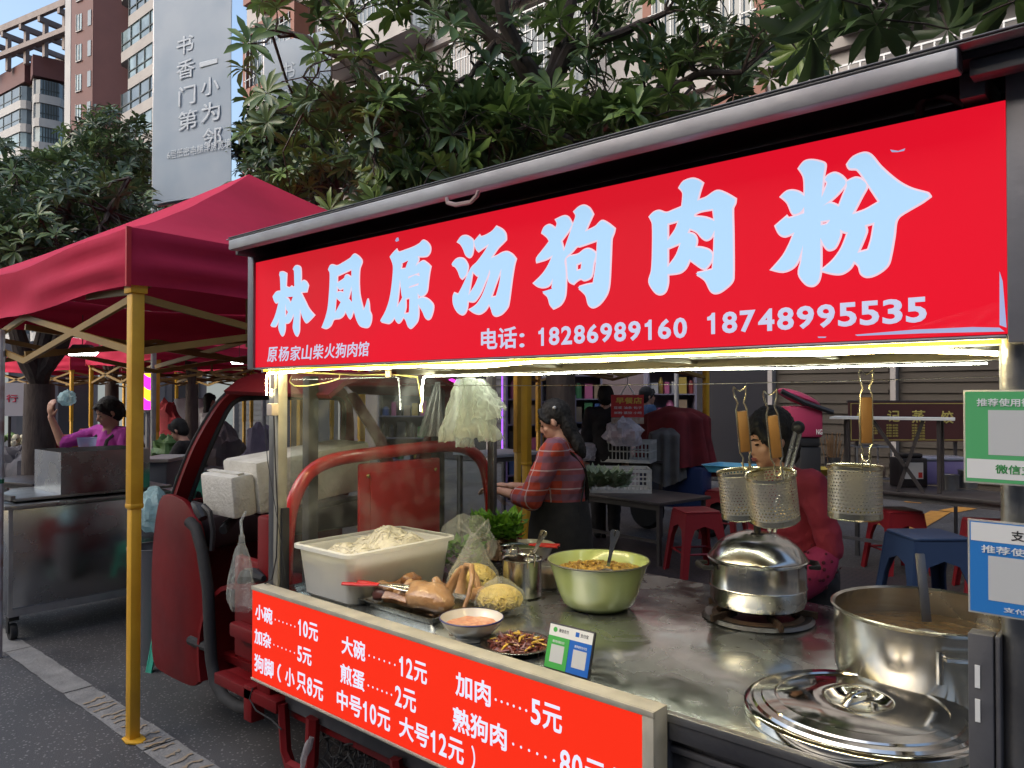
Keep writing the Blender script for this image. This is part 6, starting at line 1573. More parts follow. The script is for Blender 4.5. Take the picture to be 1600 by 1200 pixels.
            for q, S_ in (('L', 1), ('R', -1)):
                mb.cone(j['hip'] + l * .07 * s * S_, (.09 + g) * s, j['kn' + q], (.062 + g) * s); mb.cone(j['kn' + q], (.062 + g) * s, j['an' + q] + V((0, 0, .03)), (.05 + g) * s)
            mb.build('trousers', m_, o, remesh=vox * 1.2, disp=(.02 * s, .08), ang=0)
            for q in 'LR': sh_ = MB(); a = j['an' + q]; sh_.cone(a - V((0, 0, .03 * s)), .045 * s, a + f * .15 * s - V((0, 0, .045 * s)), .036 * s); sh_.build('shoe', rubber, o)
        elif k == 'apron':   # skirt wrapped round the hips plus bib and straps
            c0 = j['waist'] + V((0, 0, .02)); c1 = j['hip'] - V((0, 0, .38 * s))
            mb.tube([c0, j['hip'], c1], [(.140 + g) * s, (.165 + g) * s, (.19 + g) * s], 24, cap=False, sx=.95)
            for v in mb.bm.verts: v.co += V((noise.noise(v.co * 9), noise.noise(v.co * 9 + V((5, 0, 0))), 0)) * .012
            mb.build('apron', m_, o, thick=.006)
            mb = MB(); cc = j['chest']; r_ = .143 * s + g * s
            def sl(pts, w_): mb.tube([cc + (f * a + l * b_ + V((0, 0, c_))) * s for a, b_, c_ in pts], [.016 * s] * len(pts), 6, sx=.35)
            r0 = .155
            sl([(r0 - .01, .08, -.26), (r0, .075, -.08), (.12, .09, .06), (.02, .10, .135), (-.09, .075, .10), (-.150, .02, .0), (-.150, -.05, -.12), (-.135, -.09, -.25)], 1)
            sl([(r0 - .01, -.08, -.26), (r0, -.075, -.08), (.12, -.09, .06), (.02, -.10, .135), (-.09, -.075, .10), (-.150, -.02, .0), (-.150, .05, -.12), (-.135, .09, -.25)], 1)
            mb.build('apron_straps', m_, o)
    return o, ctx
def joints(**kw):
    J = dict(hip=(0, 0, .88), waist=(0, 0, 1.0), chest=(.0, 0, 1.20), neck=(0, 0, 1.38), head=(.02, 0, 1.50), shL=(0, .155, 1.33), shR=(0, -.155, 1.33), elL=(.0, .20, 1.06), elR=(0, -.20, 1.06), wrL=(.08, .19, .83), wrR=(.08, -.19, .83),
             knL=(.02, .09, .47), knR=(.02, -.09, .47), anL=(0, .09, .08), anR=(0, -.09, .08))
    J.update(kw); return J
def cloth(name, c1, c2, nsc=20, **k): return mat(name, c1, .85, 0, c2, nsc, bump=.25, bsc=250, **k)
pinkm = cloth('rose_jersey', (.34, .032, .075), (.24, .022, .052), 4)
dotm = cloth('pink_spotted_cloth', (.38, .03, .12), (.34, .028, .105), 4)
# woman in pink behind the counter
o, cx = human('woman in a rose pink top behind the steamer pot, spotted pink sleeve guards', (gnd(1255, 3.15).x, gnd(1255, 3.15).y), (-.55, -.83), .975,
      joints(chest=(.06, 0, 1.19), neck=(.12, 0, 1.35), head=(.165, 0, 1.455), shL=(.08, .165, 1.29), shR=(.10, -.15, 1.28), elL=(.02, .20, 1.03), wrL=(.16, .16, .86), elR=(.06, -.24, 1.03), wrR=(.20, -.10, .84)),
      hd_pitch=16, hd_yaw=-4, hair='bob', clothes=(('top', pinkm, .008, .72), ('trousers', cloth('dark_trousers', (.02, .02, .025), (.03, .03, .035)), .01)), hands=((.6, -.2, -.6), (.8, .4, -.4)))
j = cx['j']
for q, w0 in (('L', 1), ('R', 1)):
    mb = MB(); a = j['el' + q].lerp(j['wr' + q], .05); b_ = j['wr' + q]
    P = [a.lerp(b_, t_) for t_ in (0, .1, .35, .65, .9, 1.0)]; mb.tube(P, [.042, .056, .068, .066, .055, .036], 20, cap=False)
    for v in mb.bm.verts: v.co += noise.noise_vector(v.co * 22) * .011
    sg_ = mb.build('sleeve_guard', dotm, o, thick=.004)
    rr = random.Random(3); dk = MB()
    ax = (b_ - a).normalized(); u = ax.orthogonal().normalized(); w_ = ax.cross(u)
    for i in range(60):
        t_ = rr.uniform(.08, .95); th = rr.uniform(0, 6.28); rd = .054 + .016 * sin(pi * t_); nn = u * cos(th) + w_ * sin(th); c_ = a.lerp(b_, t_) + nn * (rd + .006)
        M = Matrix((ax, nn.cross(ax), nn)).transposed().to_4x4(); dk.ell(c_, V((.006, .006, .0015)) * rr.uniform(.7, 1.3), M, 8, 4)
    dk.build('dark_spots', mat('maroon_spot', (.10, .01, .03), .8), sg_)
# woman in plaid, seen from the side and behind
pl_m = bpy.data.materials.new('red_plaid'); pl_m.use_nodes = True; t = pl_m.node_tree; b = t.nodes['Principled BSDF']; L = t.links.new; b.inputs['Roughness'].default_value = .9
tc = t.nodes.new('ShaderNodeTexCoord'); mp = t.nodes.new('ShaderNodeMapping'); mp.inputs['Rotation'].default_value = (0, 0, radians(20)); L(tc.outputs['Object'], mp.inputs[0]); sp3 = t.nodes.new('ShaderNodeSeparateXYZ'); L(mp.outputs[0], sp3.inputs[0])
def band(out, per, lo, hi):
    a = t.nodes.new('ShaderNodeMath'); a.operation = 'MULTIPLY'; a.inputs[1].default_value = 1 / per; L(out, a.inputs[0]); fq = t.nodes.new('ShaderNodeMath'); fq.operation = 'FRACT'; L(a.outputs[0], fq.inputs[0])
    g1 = t.nodes.new('ShaderNodeMath'); g1.operation = 'GREATER_THAN'; g1.inputs[1].default_value = lo; L(fq.outputs[0], g1.inputs[0]); g2 = t.nodes.new('ShaderNodeMath'); g2.operation = 'LESS_THAN'; g2.inputs[1].default_value = hi; L(fq.outputs[0], g2.inputs[0])
    m_ = t.nodes.new('ShaderNodeMath'); m_.operation = 'MULTIPLY'; L(g1.outputs[0], m_.inputs[0]); L(g2.outputs[0], m_.inputs[1]); return m_.outputs[0]
cur = None
base = t.nodes.new('ShaderNodeRGB'); base.outputs[0].default_value = (.42, .055, .03, 1); cur = base.outputs[0]
for out, per, lo, hi, col, fa in ((sp3.outputs[2], .11, .1, .42, (.13, .10, .16, 1), .6), (sp3.outputs[0], .11, .1, .42, (.13, .10, .16, 1), .5), (sp3.outputs[2], .11, .66, .72, (.6, .55, .55, 1), .6), (sp3.outputs[0], .11, .66, .72, (.6, .55, .55, 1), .6)):
    bb = band(out, per, lo, hi); k_ = t.nodes.new('ShaderNodeMath'); k_.operation = 'MULTIPLY'; k_.inputs[1].default_value = fa; L(bb, k_.inputs[0]); mxr = t.nodes.new('ShaderNodeMixRGB'); mxr.inputs[2].default_value = col; L(k_.outputs[0], mxr.inputs[0]); L(cur, mxr.inputs[1]); cur = mxr.outputs[0]
L(cur, b.inputs['Base Color'])
g_ = gnd(876, 4.5)
o, cx = human('woman in a red plaid shirt and black apron holding skewers, seen from the side', (g_.x, g_.y), (-.86, -.36), .97,
      joints(head=(.04, 0, 1.485), elL=(.13, .20, 1.04), wrL=(.36, .10, 1.07), elR=(.12, -.20, 1.05), wrR=(.34, -.06, 1.08)), hd_pitch=22, hd_yaw=4, hair='long',
      clothes=(('top', pl_m, .028, .66), ('trousers', cloth('jeans', (.10, .16, .24), (.13, .19, .28)), .012), ('apron', cloth('black_apron', (.012, .012, .013), (.02, .02, .02)), .02)), hands=((.9, -.3, .1), (.9, .3, .1)))
mb = MB(); a = cx['j']['wrL'] + cx['f'] * .08
for k_ in (-1, 0, 1): mb.tube([a + V((.01 * k_, 0, .03)), a + V((.03 + .02 * k_, .06, -.09)) + cx['f'] * -.06], .002, 4)
sk = mb.build('bamboo_skewers', wood, None); tag(sk, 'thin bamboo skewers held by the woman in plaid', 'skewers')
hc_ = MB(); hc_.ell(cx['H'](-.05, .085, .075), (.008, .014, .010)); hc_.build('hair_clip', white_pl, o)
# woman in magenta at the steel stall
mgm = cloth('magenta_knit', (.50, .06, .42), (.42, .045, .36), 8)
g_ = gnd(176, 6.3)
fr_ = (.30, -.95)
o, cx = human('woman in a magenta top with apron straps lifting a bagged item over the steel tub', (g_.x, g_.y), fr_, .98,
      joints(head=(.04, 0, 1.48), neck=(.02, 0, 1.36), shL=(0, .17, 1.31), shR=(0, -.17, 1.32), elR=(.20, -.34, 1.23), wrR=(.26, -.40, 1.45), elL=(.10, .24, 1.08), wrL=(.30, .02, 1.17)), hd_pitch=22, hd_yaw=-22, hair='tied',
      clothes=(('top', mgm, .012, .52, .46), ('trousers', cloth('dark_trousers', (.02, .02, .025), (.03, .03, .035)), .01), ('apron', cloth('black_apron', (.012, .012, .013), (.02, .02, .02)), .015)), hands=((.3, -.9, .1), (.2, .2, .9)), vox=.009)
p = atZ(105, 623, 6.05)
blu = film('pale_blue_bag', (.55, .80, .85), .85, .3, .5, 25, .4)
crumple('small_bag', 'pale blue bagged lump held up in the raised hand of the woman in magenta', p, (.075, .06, .06), blu, seed=9, amp=.3)
p = atZ(136, 694, 5.85); o = thing('plastic_bowl', 'clear blue tinted plastic bowl held over the steel tub', 'bowl', p)
mb = MB(); mb.lathe([(0, -.05), (.045, -.05), (.055, -.04), (.068, .045), (.072, .05), (.066, .045)], p, 24); mb.build('bowl', film('blue_clear_plastic', (.45, .55, .85), .5, .1, 0), o)
# seated man in black and others further back
blk = cloth('black_clothes', (.014, .013, .015), (.022, .02, .022), 10)
g_ = gnd(305, 8.8)
human('man in black sitting bent forward at a table, left of the cab windscreen', (g_.x, g_.y), (-.80, -.55), 1.0,
      joints(hip=(-.1, 0, .55), waist=(-.04, 0, .70), chest=(.06, 0, .90), neck=(.14, 0, 1.08), head=(.20, 0, 1.19), shL=(.08, .17, 1.02), shR=(.08, -.17, 1.02), elL=(.22, .20, .78), elR=(.22, -.20, .78), wrL=(.42, .10, .82), wrR=(.42, -.10, .82), knL=(.34, .12, .52), knR=(.34, -.12, .52), anL=(.32, .12, .08), anR=(.32, -.12, .08)),
      hd_pitch=25, hair='short', clothes=(('top', blk, .02, .6), ('trousers', blk, .015)), vox=.012)
g_ = gnd(327, 13)
human('far person in a white shirt standing beside the white covered table', (g_.x, g_.y), (-.3, .9), 1.0, joints(), hair='long', clothes=(('top', cloth('white_shirt', (.60, .60, .62), (.52, .52, .55)), .02, .6), ('trousers', blk, .015)), vox=.014)
for px_, k, lab, f_, cl in ((946, 8.6, 'person in dark clothes standing with back turned near the hanging red price sheet', (-.5, .8), blk),
                            (1010, 10.5, 'person in a blue jacket far back between the dark figure and the grey pole', (.5, .7), cloth('blue_jacket', (.05, .10, .2), (.04, .08, .16)))):
    g_ = gnd(px_, k); human(lab, (g_.x, g_.y), f_, 1.05, joints(), hair='short', clothes=(('top', cl, .03, .95), ('trousers', blk, .015)), vox=.013)
# ------------------------------------------------------------ steel stall at the left
st = thing('steel_stall', 'grey steel street stall on casters with an open steel tub on top', 'stall', (-6.05, 2.1, 0))
grim = mat('smudged_steel', (.46, .47, .49), .24, 1, (.34, .35, .37), 2.2, bump=.10, bsc=3, rvar=.12)
mb = MB(); mb.box(-6.42, -5.70, 1.55, 2.66, .17, .86); mb.build('cabinet_body', grim, st, bevel=.006)
mb = MB(); mb.box(-6.46, -5.67, 1.52, 2.70, .862, .89); mb.box(-6.40, -5.74, 1.60, 2.62, .905, .925); mb.build('worktop', steel_worn, st, bevel=.003)
mb = MB(); mb.box(-5.697, -5.692, 1.56, 2.65, .17, .22).box(-5.697, -5.690, 1.55, 1.575, .17, .86); mb.build('edge_strip', alu, st)
for x in (-6.35, -5.78):
    for y in (1.60, 2.58):
        cs = MB(); cs.lathe([(0, -.02), (.05, -.02), (.055, 0), (.05, .02), (0, .02)], (x, y, .058), 18, Matrix.Rotation(pi / 2, 4, 'X')); cs.box(x - .03, x + .03, y - .03, y + .03, .13, .172); cs.box(x - .02, x + .02, y - .032, y - .026, .05, .13); cs.build('caster', rubber, st)
mb = MB(); tx0, tx1, ty0, ty1 = -6.25, -5.72, 1.86, 2.45
mb.box(tx0, tx1, ty0, ty1, .926, .94); mb.box(tx0, tx0 + .006, ty0, ty1, .94, 1.21); mb.box(tx1 - .006, tx1, ty0, ty1, .94, 1.21); mb.box(tx0 + .006, tx1 - .006, ty0, ty0 + .006, .94, 1.21); mb.box(tx0 + .006, tx1 - .006, ty1 - .006, ty1, .94, 1.21)
mb.build('open_tub', mat('tub_steel', (.55, .55, .56), .25, 1, (.40, .40, .41), 3, rvar=.1), st)
mb = MB(); mb.bar((-6.5, 1.50, .93), (-5.72, 1.58, .93), .03); mb.bar((-5.75, 1.56, .99), (-5.98, 1.44, .90), .018); mb.build('side_rail', steel_worn, st)
po = thing('steel_pole', 'rusty white steel pole at the very left edge of the picture', 'pole', gnd(3, 4.7))
g_ = gnd(3, 4.7); mb = MB(); mb.tube([g_, g_ + V((0, 0, 2.0))], .016, 8); mb.build('pole', mat('rusty_white_paint', (.42, .42, .44), .6, 0, (.22, .12, .10), 6, contrast=.3), po)
mb = MB(); mb.tube([g_ + V((0, 0, 1.06)), g_ + V((0, 0, 1.085))], .018, 8); mb.build('green_band', mat('green_tape', (.02, .12, .06), .5), po)

# ------------------------------------------------------------ plastic stools
def stool_proto(m, label):
    o = thing('plastic_stool', label, 'stool', (0, 0, 0), None)
    mb = MB(); mb.prism(rrect(.130, .130, .03), 'z', .437, .450); mb.build('seat', m, o, bevel=.004)
    P = [(-.180, 0), (-.128, .436), (.128, .436), (.180, 0), (.135, 0), (.100, .25), (.070, .325), (.0, .35), (-.070, .325), (-.100, .25), (-.135, 0)]
    for k in range(4):
        mb = MB(); M = Matrix.Rotation(k * pi / 2, 4, 'Z')
        def q(p, d): 
            off = .178 - (.178 - .126) * p[1] / .436 + d; return M @ V((p[0], -off, p[1]))
        A = [mb.v(q(p, 0)) for p in P]; B = [mb.v(q(p, -.008)) for p in P]; mb.f(A); mb.f(list(reversed(B)))
        for i in range(len(P)): mb.f([A[i], B[i], B[(i + 1) % len(P)], A[(i + 1) % len(P)]])
        mb.build('leg_panel', m, o, smooth=False)
    mb = MB(); mb.tube([(-.13, -.13, .16), (.13, -.13, .16)], .008, 5); mb.tube([(-.13, .13, .16), (.13, .13, .16)], .008, 5); mb.tube([(-.13, -.13, .16), (-.13, .13, .16)], .008, 5); mb.tube([(.13, -.13, .16), (.13, .13, .16)], .008, 5); mb.build('stretcher', m, o)
    return o
teal = mat('teal_plastic', (.05, .38, .27), .35); redp = mat('red_stool_plastic', (.24, .010, .016), .45); bluep = mat('blue_stool_plastic', (.016, .036, .09), .5)
s1 = place(stool_proto(teal, 'teal plastic stool on the asphalt behind the cab nose'), (-4.42, 2.15, 0), .3)
c_ = place(copy_tree(s1), gnd(313, 5.6) + V((0, 0, .60)), .7, 'teal plastic stool seen through the cab windscreen above the foam box', .95)
c_ = place(copy_tree(s1), (-5.05, 2.75, 0), 1.0, 'teal plastic stool reflected beside the steel stall, deeper under the canopy')
s2 = place(stool_proto(redp, 'tall red plastic stool right of the green bowl, on the brick paving'), gnd(1087, 6.9), .9, sc=1.28)
for p, rz, lab, sc in ((gnd(820, 6.2), .2, 'red plastic stool left of the woman in plaid', 1.25), (gnd(1545, 6.2), .4, 'red plastic stool under the right end of the dark table', 1.3), (gnd(1400, 7.0), .8, 'red plastic stool just behind the blue one', 1.25), (gnd(1130, 8.6), .1, 'red plastic stool further back near the steamer pot', 1.2)):
    place(copy_tree(s2), p, rz, lab, sc)
place(stool_proto(bluep, 'blue plastic stool behind the soup pot'), gnd(1446, 5.2), .75, sc=1.48)
0 and place(copy_tree(s2), gnd(822, 6.22) + V((0, 0, .60)), .28, 'red plastic stool stacked on top of another beside the woman in plaid', 1.25)

# ------------------------------------------------------------ tables, crates and goods behind the cart
dkm = mat('dark_table_paint', (.035, .03, .03), .4, 0, (.06, .05, .05), 6)
def table_between(label, A, B, wd, h, m=dkm, th=.03, legm=None, cat='table'):
    A, B = V((A.x, A.y, 0)), V((B.x, B.y, 0)); u = (B - A); L_ = u.length; u.normalize(); v_ = V((-u.y, u.x, 0))
    o = thing('table', label, cat, A.lerp(B, .5)); T = frame_of(A, u, v_)
    mb = MB(); obx(mb, T, 0, L_, 0, wd, h - th, h); mb.build('table_top', m, o, bevel=.004)
    for a in (.04, L_ - .07):
        for b_ in (.04, wd - .07): mb = MB(); obx(mb, T, a, a + .035, b_, b_ + .035, 0, h - th); mb.build('leg', legm or frame_gray, o)
    mb = MB(); obx(mb, T, .075, L_ - .07, .045, .07, h * .35, h * .35 + .03); obx(mb, T, .075, L_ - .07, .042, .06, h - th - .05, h - th); mb.build('rail', legm or frame_gray, o)
    return o
table_between('long dark table of containers behind the soup pot at the right', gnd(1278, 7.3), gnd(1600, 6.0), .7, .75)
table_between('low table of crates behind the woman in plaid', gnd(862, 8.2), gnd(1030, 7.1), .8, .60, dkm, legm=dkm)
table_between('table of bags and crates further back', gnd(880, 9.4), gnd(1035, 8.6), .7, .86, dkm, legm=dkm)
table_between('pale table under the far tent seen left of the woman in plaid', gnd(770, 7.4), gnd(850, 7.9), .6, 1.02, mat('pale_table_top', (.40, .42, .48), .5))
crm = mat('white_crate_plastic', (.50, .51, .49), .5, 0, (.40, .41, .39), 12)
def crate(label, c, sx_=.5, sy_=.34, h=.22, rz=0):
    o = thing('plastic_crate', label, 'crate', (0, 0, 0), 'white plastic produce crates'); 
    mb = MB(); mb.box(-sx_ / 2, sx_ / 2, -sy_ / 2, sy_ / 2, 0, .012); mb.build('bottom', crm, o)
    for k, (a, b_) in enumerate(((sx_, sy_), (sy_, sx_), (sx_, sy_), (sy_, sx_))):
        mb = MB(); M = Matrix.Rotation(k * pi / 2, 4, 'Z')
        for z0, z1 in ((0.012, .035), (h - .035, h), (h * .48, h * .48 + .015)): mb.box(-a / 2, a / 2, -b_ / 2, -b_ / 2 + .008, z0, z1, M)
        n_ = int(a / .04)
        for i in range(n_ + 1): x = -a / 2 + (a - .010) * i / n_; mb.box(x, x + .010, -b_ / 2 + .0005, -b_ / 2 + .0075, .03, h - .03, M)
        mb.build('side', crm, o, smooth=False)
    o.location = c; o.rotation_euler = (0, 0, rz); return o
def tp(x, y, z): p = onz(x, y, z); return p
crate('nearest white crate of green vegetables on the low table', tp(968, 770, .60) + V((-.1, .15, 0)), .62, .42, .24, radians(38))
crate('white crate with a clear bag of oranges on it, on the back table', tp(975, 722, .86) + V((0, .1, 0)), .55, .36, .24, radians(20))
crate('white crate half hidden behind the woman in plaid', tp(880, 757, .60) + V((0, .3, 0)), .5, .36, .22, radians(30))
vg = film('white_bag_far', (.70, .70, .78), .75, .4, .6, 18, .4)
for i, (x, y, z, r, lab) in enumerate(((975, 690, 1.10, (.20, .16, .15), 'clear bag of oranges on top of the back crate'), (905, 715, .90, (.22, .16, .10), 'white bag of dough on the back table'),
                                       (945, 712, .90, (.18, .14, .11), 'crumpled pale bag left of the oranges'), (880, 740, .66, (.2, .15, .1), 'pale bag on the low table by the plaid shoulder'), (925, 700, .98, (.20, .14, .13), 'tall pale bag standing on the back table'))):
    p = tp(x, y, z); crumple('goods_bag', lab, (p.x, p.y, z + r[2] * .6), r, vg, seed=20 + i, amp=.35)
p = tp(975, 690, 1.10); og = thing('orange_heap', 'oranges inside the clear bag on the back crate', 'fruit', p); mb = MB(); rr = random.Random(4)
for i in range(9): mb.ell((p.x + rr.uniform(-.09, .09), p.y + rr.uniform(-.08, .08), p.z + .05 + rr.uniform(0, .05)), .04, n=10, m=8)
mb.build('oranges', mat('orange_skin', (.55, .14, .04), .5), og)
p = tp(950, 752, .80); vo = thing('vegetable_heap', 'green leafy vegetables filling the nearest white crate', 'vegetables', p); mb = MB(); leaves(mb, (p.x - .12, p.y + .1, .74), .20, .12, 260, .12, 12, .6); mb.build('leaves', mat('pale_greens', (.16, .24, .12), .5, 0, (.3, .34, .24), 30), vo, smooth=False)
# covered scooter
p = gnd(1045, 9.0)
o = thing('covered_scooter', 'motor scooter under a red and a grey cloth beside the tall grey pole', 'scooter', p)
def blobcloth(name, c, r, m, seed, amp=.4):
    mb = MB(); mb.ell((0, 0, 0), r, n=40, m=26)
    for v in mb.bm.verts:
        q = v.co.normalized(); f_ = 1 + amp * noise.noise(q * 1.6 + V((seed, 0, 0))) + amp * .35 * abs(noise.noise(q * V((6, 6, 2)) + V((0, seed, 0))))
        v.co = v.co * f_ + V(c)
    return mb.build(name, m, o)
def drape(name, c, rx, ry, ztop, zbot, m, seed, dome=.12):
    mb = MB()
    def g(u, v):
        th = u * 2 * pi
        if v < .35: q = v / .35; r_ = q; z = ztop - dome * q * q + .03 * noise.noise(V((cos(th) * q * 2, sin(th) * q * 2, seed)))
        else:
            q = (v - .35) / .65; r_ = 1 + .12 * q; z = ztop - dome - (ztop - dome - zbot) * q * (1 + .35 * noise.noise(V((cos(th) * 1.5, sin(th) * 1.5, seed + 9))))
        fold = 1 + (.04 + .12 * v) * sin(th * 9 + 3 * noise.noise(V((cos(th), sin(th), seed)))) * (v > .2) + .28 * noise.noise(V((cos(th) * 1.3, sin(th) * 1.3, seed + z)))
        return V((c.x + cos(th) * rx * r_ * fold, c.y + sin(th) * ry * r_ * fold, z))
    mb.grid(g, 90, 30); return mb.build(name, m, o, ang=0)
drape('red_cover', p + V((.05, .05, 0)), .42, .26, 1.46, .78, cloth('red_cover_cloth', (.20, .015, .02), (.12, .010, .014), 5), 2)
drape('grey_cover', p + V((.10, -.22, 0)), .22, .15, 1.22, .62, cloth('grey_cover_cloth', (.15, .14, .13), (.09, .085, .085), 6), 5, .06)
for dx_ in (-.3, .5): mb = MB(); mb.lathe([(0, -.05), (.2, -.05), (.24, 0), (.2, .05), (0, .05)], p + V((dx_, 0, .24)), 18, Matrix.Rotation(pi / 2, 4, 'X')); mb.build('wheel', rubber, o)
mb = MB(); mb.box(p.x - .35, p.x + .5, p.y - .12, p.y + .12, .3, .8); mb.build('scooter_body', mat('dark_blue_paint', (.02, .04, .12), .3), o, bevel=.05)
p = gnd(1057, 11.6); o = thing('umbrella_pole', 'tall grey metal pole in a round base, behind the cart', 'pole', p)
mb = MB(); mb.tube([p, p + V((0, 0, 3.0))], .036, 10); mb.build('pole', alu, o); mb = MB(); mb.lathe([(.30, 0), (.30, .05), (.1, .09), (0, .09)], p, 20, cap0=True); mb.build('base', frame_gray, o)
# hanging red price sheet
def flat_sign(name, label, TL, BR, k, m, texts, mt, edge=None, cat='sign', thickness=.02):
    p = atZ(TL[0], TL[1], k); q = atZ(BR[0], BR[1], k); o = thing(name, label, cat, p); w_ = (q - p).dot(RT); h = p.z - q.z; N_ = -F0
    M = Matrix((RT, N_.cross(RT) * 1.0, N_)).transposed().to_4x4()
    UPz = V((0, 0, 1)); mb = MB()
    for d0, d1 in ((0, -thickness),):
        A = [p + RT * a + UPz * b_ for a, b_ in ((0, 0), (w_, 0), (w_, -h), (0, -h))]; F_ = [mb.v(x) for x in A]; G_ = [mb.v(x - N_ * thickness) for x in A]; mb.f(F_); mb.f(list(reversed(G_)))
        for i in range(4): mb.f([F_[i], G_[i], G_[(i + 1) % 4], F_[(i + 1) % 4]])
    mb.build('board', m, o, smooth=False)
    O_ = V((p.x, p.y, 0)) + N_ * .004
    sx_ = w_ / (BR[0] - TL[0])
    its = [(t_, (x0 - TL[0]) * sx_, (x1 - TL[0]) * sx_, p.z - (y1 - TL[1]) * sx_, (y1 - y0) * sx_, .02, 0) for t_, x0, x1, y0, y1 in texts]
    if its: lettering(its, 'lettering', mt, o, O_, RT, N_, depth=.0015)
    return o, p, w_, h, N_
o, p, w_, h, N_ = flat_sign('price_sheet', 'red hanging price sheet with a row of yellow characters, right of the dark figure', (955, 617), (1006, 652), 8.2, mat('red_sheet', (.50, .02, .02), .5), [('早餐店', 962, 1003, 621, 631)], mat('yellow_ink', (.75, .5, .08), .5))
sx_ = w_ / 51
lettering([('豆浆 油条 包子', 4 * sx_, 48 * sx_, p.z - 22 * sx_, 4 * sx_, .01, 0), ('米粉 蒸饺 小吃', 4 * sx_, 48 * sx_, p.z - 30 * sx_, 4 * sx_, .01, 0)], 'small_lettering', wink, o, V((p.x, p.y, 0)) + N_ * .004, RT, N_, depth=.0015)
mb = MB(); A = [p + RT * a + V((0, 0, b_)) + N_ * .001 for a, b_ in ((0, -h - .003), (w_, -h - .003), (w_ * 1.0, -h - .07), (0, -h - .07))]; mb.quad(*A); mb.build('photo_strip', mat('food_photo_strip', (.45, .38, .30), .5, 0, (.30, .16, .10), 25), o, smooth=False)
mb = MB(); mb.tube([p + RT * .1, p + RT * w_ * .5 + V((0, 0, .12)), p + RT * (w_ - .1)], .008, 5); mb.tube([p + RT * w_ * .5 + V((0, 0, .12)), p + RT * w_ * .5 + V((0, 0, .9))], .005, 5); mb.build('hanger', white_pl, o)
# brown menu sign with gold writing and the white shelf in front
gold_i = mat('gold_ink', (.60, .48, .12), .45)
o, p, w_, h, N_ = flat_sign('menu_sign', 'dark brown menu sign with gold characters and a gold corner border, behind the white shelf', (1326, 628), (1512, 690), 7.9, mat('dark_brown_sign', (.085, .025, .02), .5), [('小', 1336, 1356, 640, 660), ('记', 1386, 1406, 641, 660), ('蒸', 1424, 1446, 641, 661), ('饺', 1470, 1490, 642, 662)], gold_i)
sx_ = w_ / 186; its = []
for cx_, rows in ((1362, 4), (1384, 5), (1394, 5), (1424, 6), (1436, 6)):
    for r_ in range(rows): its.append(('米粉', (cx_ - 1326) * sx_, (cx_ - 1326 + 9) * sx_, p.z - (38 + r_ * 4.2) * sx_, 3.2 * sx_, .01, 0))
lettering(its, 'small_lettering', gold_i, o, V((p.x, p.y, 0)) + N_ * .004, RT, N_, depth=.0015)
mb = MB()
for a0, a1, b0, b1 in ((3, 183, 2, 3), (3, 183, 59, 60), (3, 4, 3.2, 58.8), (182, 183, 3.2, 58.8)):
    mb.f([mb.v(p + RT * a * sx_ - V((0, 0, b_ * sx_)) + N_ * .002) for a, b_ in ((a0, b0), (a1, b0), (a1, b1), (a0, b1))])
mb.build('gold_border', gold_i, o, smooth=False)
mb = MB(); mb.tube([V((p.x, p.y, 0)) + RT * .1 - N_ * .05, p + RT * .1 - N_ * .05], .02, 6); mb.tube([V((p.x, p.y, 0)) + RT * (w_ - .1) - N_ * .05, p + RT * (w_ - .1) - N_ * .05], .02, 6); mb.bar(p - N_ * .03, p + RT * w_ - N_ * .03, .03); mb.build('sign_stand', dkm, o)
a = atZ(1296, 652, 7.0); b_ = atZ(1492, 658, 6.5); o = thing('shelf_rack', 'thin white shelf on dark slanted legs standing on the dark table', 'shelf', a)
u = (b_ - a); u.z = 0; L_ = u.length; u.normalize(); T = frame_of(V((a.x, a.y, 0)), u, V((-u.y, u.x, 0)))
mb = MB(); obx(mb, T, 0, L_, 0, .35, a.z - .015, a.z + .005); mb.build('shelf_board', white_pl, o)
mb = MB()
for a0, a1 in ((.15, .15), (.35, .75), (.75, .55), (L_ - .12, L_ - .12)): mb.bar(T(a0, .05, a.z - .016), T(a1, .05, .755), .03)
for a0 in (.1, L_ - .1): mb.bar(T(a0, .3, a.z - .016), T(a0, .3, .755), .025)
mb.build('shelf_leg', dkm, o)
# goods on the dark table
def can(label, px_, py_, z, r, h, m, cat='tin', name='steel_canister', **kw):
    p = onz(px_, py_, z); p = V((p.x, p.y, z)); o = thing(name, label, cat, p); mb = MB(); mb.lathe([(0, 0), (r, 0), (r, h * .94), (r * 1.06, h), (r * .95, h)], p, 20); mb.build('can', m, o)
    mb = MB(); mb.lathe([(r * .93, h * .93), (0, h * .9)], p, 20); mb.build('contents', mat('dark_contents', (.05, .03, .025), .5), o); return o, p
o, p = can('steel cup packed with wooden chopsticks on the dark table', 1301, 748, .75, .075, .22, steel_worn, 'cup', 'chopstick_cup')
mb = MB(); rr = random.Random(9)
for i in range(34): a = rr.uniform(0, 6.28); r_ = rr.uniform(0, .06); mb.tube([p + V((cos(a) * r_, sin(a) * r_, .1)), p + V((cos(a) * r_ * 2.3, sin(a) * r_ * 2.3, .42 + rr.uniform(-.04, .06)))], .004, 4)
mb.build('chopsticks', mat('chopstick_wood', (.30, .17, .08), .6), o)
can('small steel canister at the right of the dark table', 1482, 764, .75, .085, .13, steel_worn)
can('second small steel canister behind the first on the dark table', 1512, 762, .75, .08, .16, steel_worn)
p = onz(1428, 762, .75); o = thing('condiment_box', 'black container with a white and red label on the dark table', 'container', p)
T = frame_of(V((p.x, p.y, 0)), RT, F0); mb = MB(); obx(mb, T, -.13, .13, 0, .2, .75, 1.02); obx(mb, T, -.10, .10, .02, .18, 1.021, 1.06); mb.build('box', mat('black_brown_box', (.02, .015, .015), .4), o, bevel=.015)
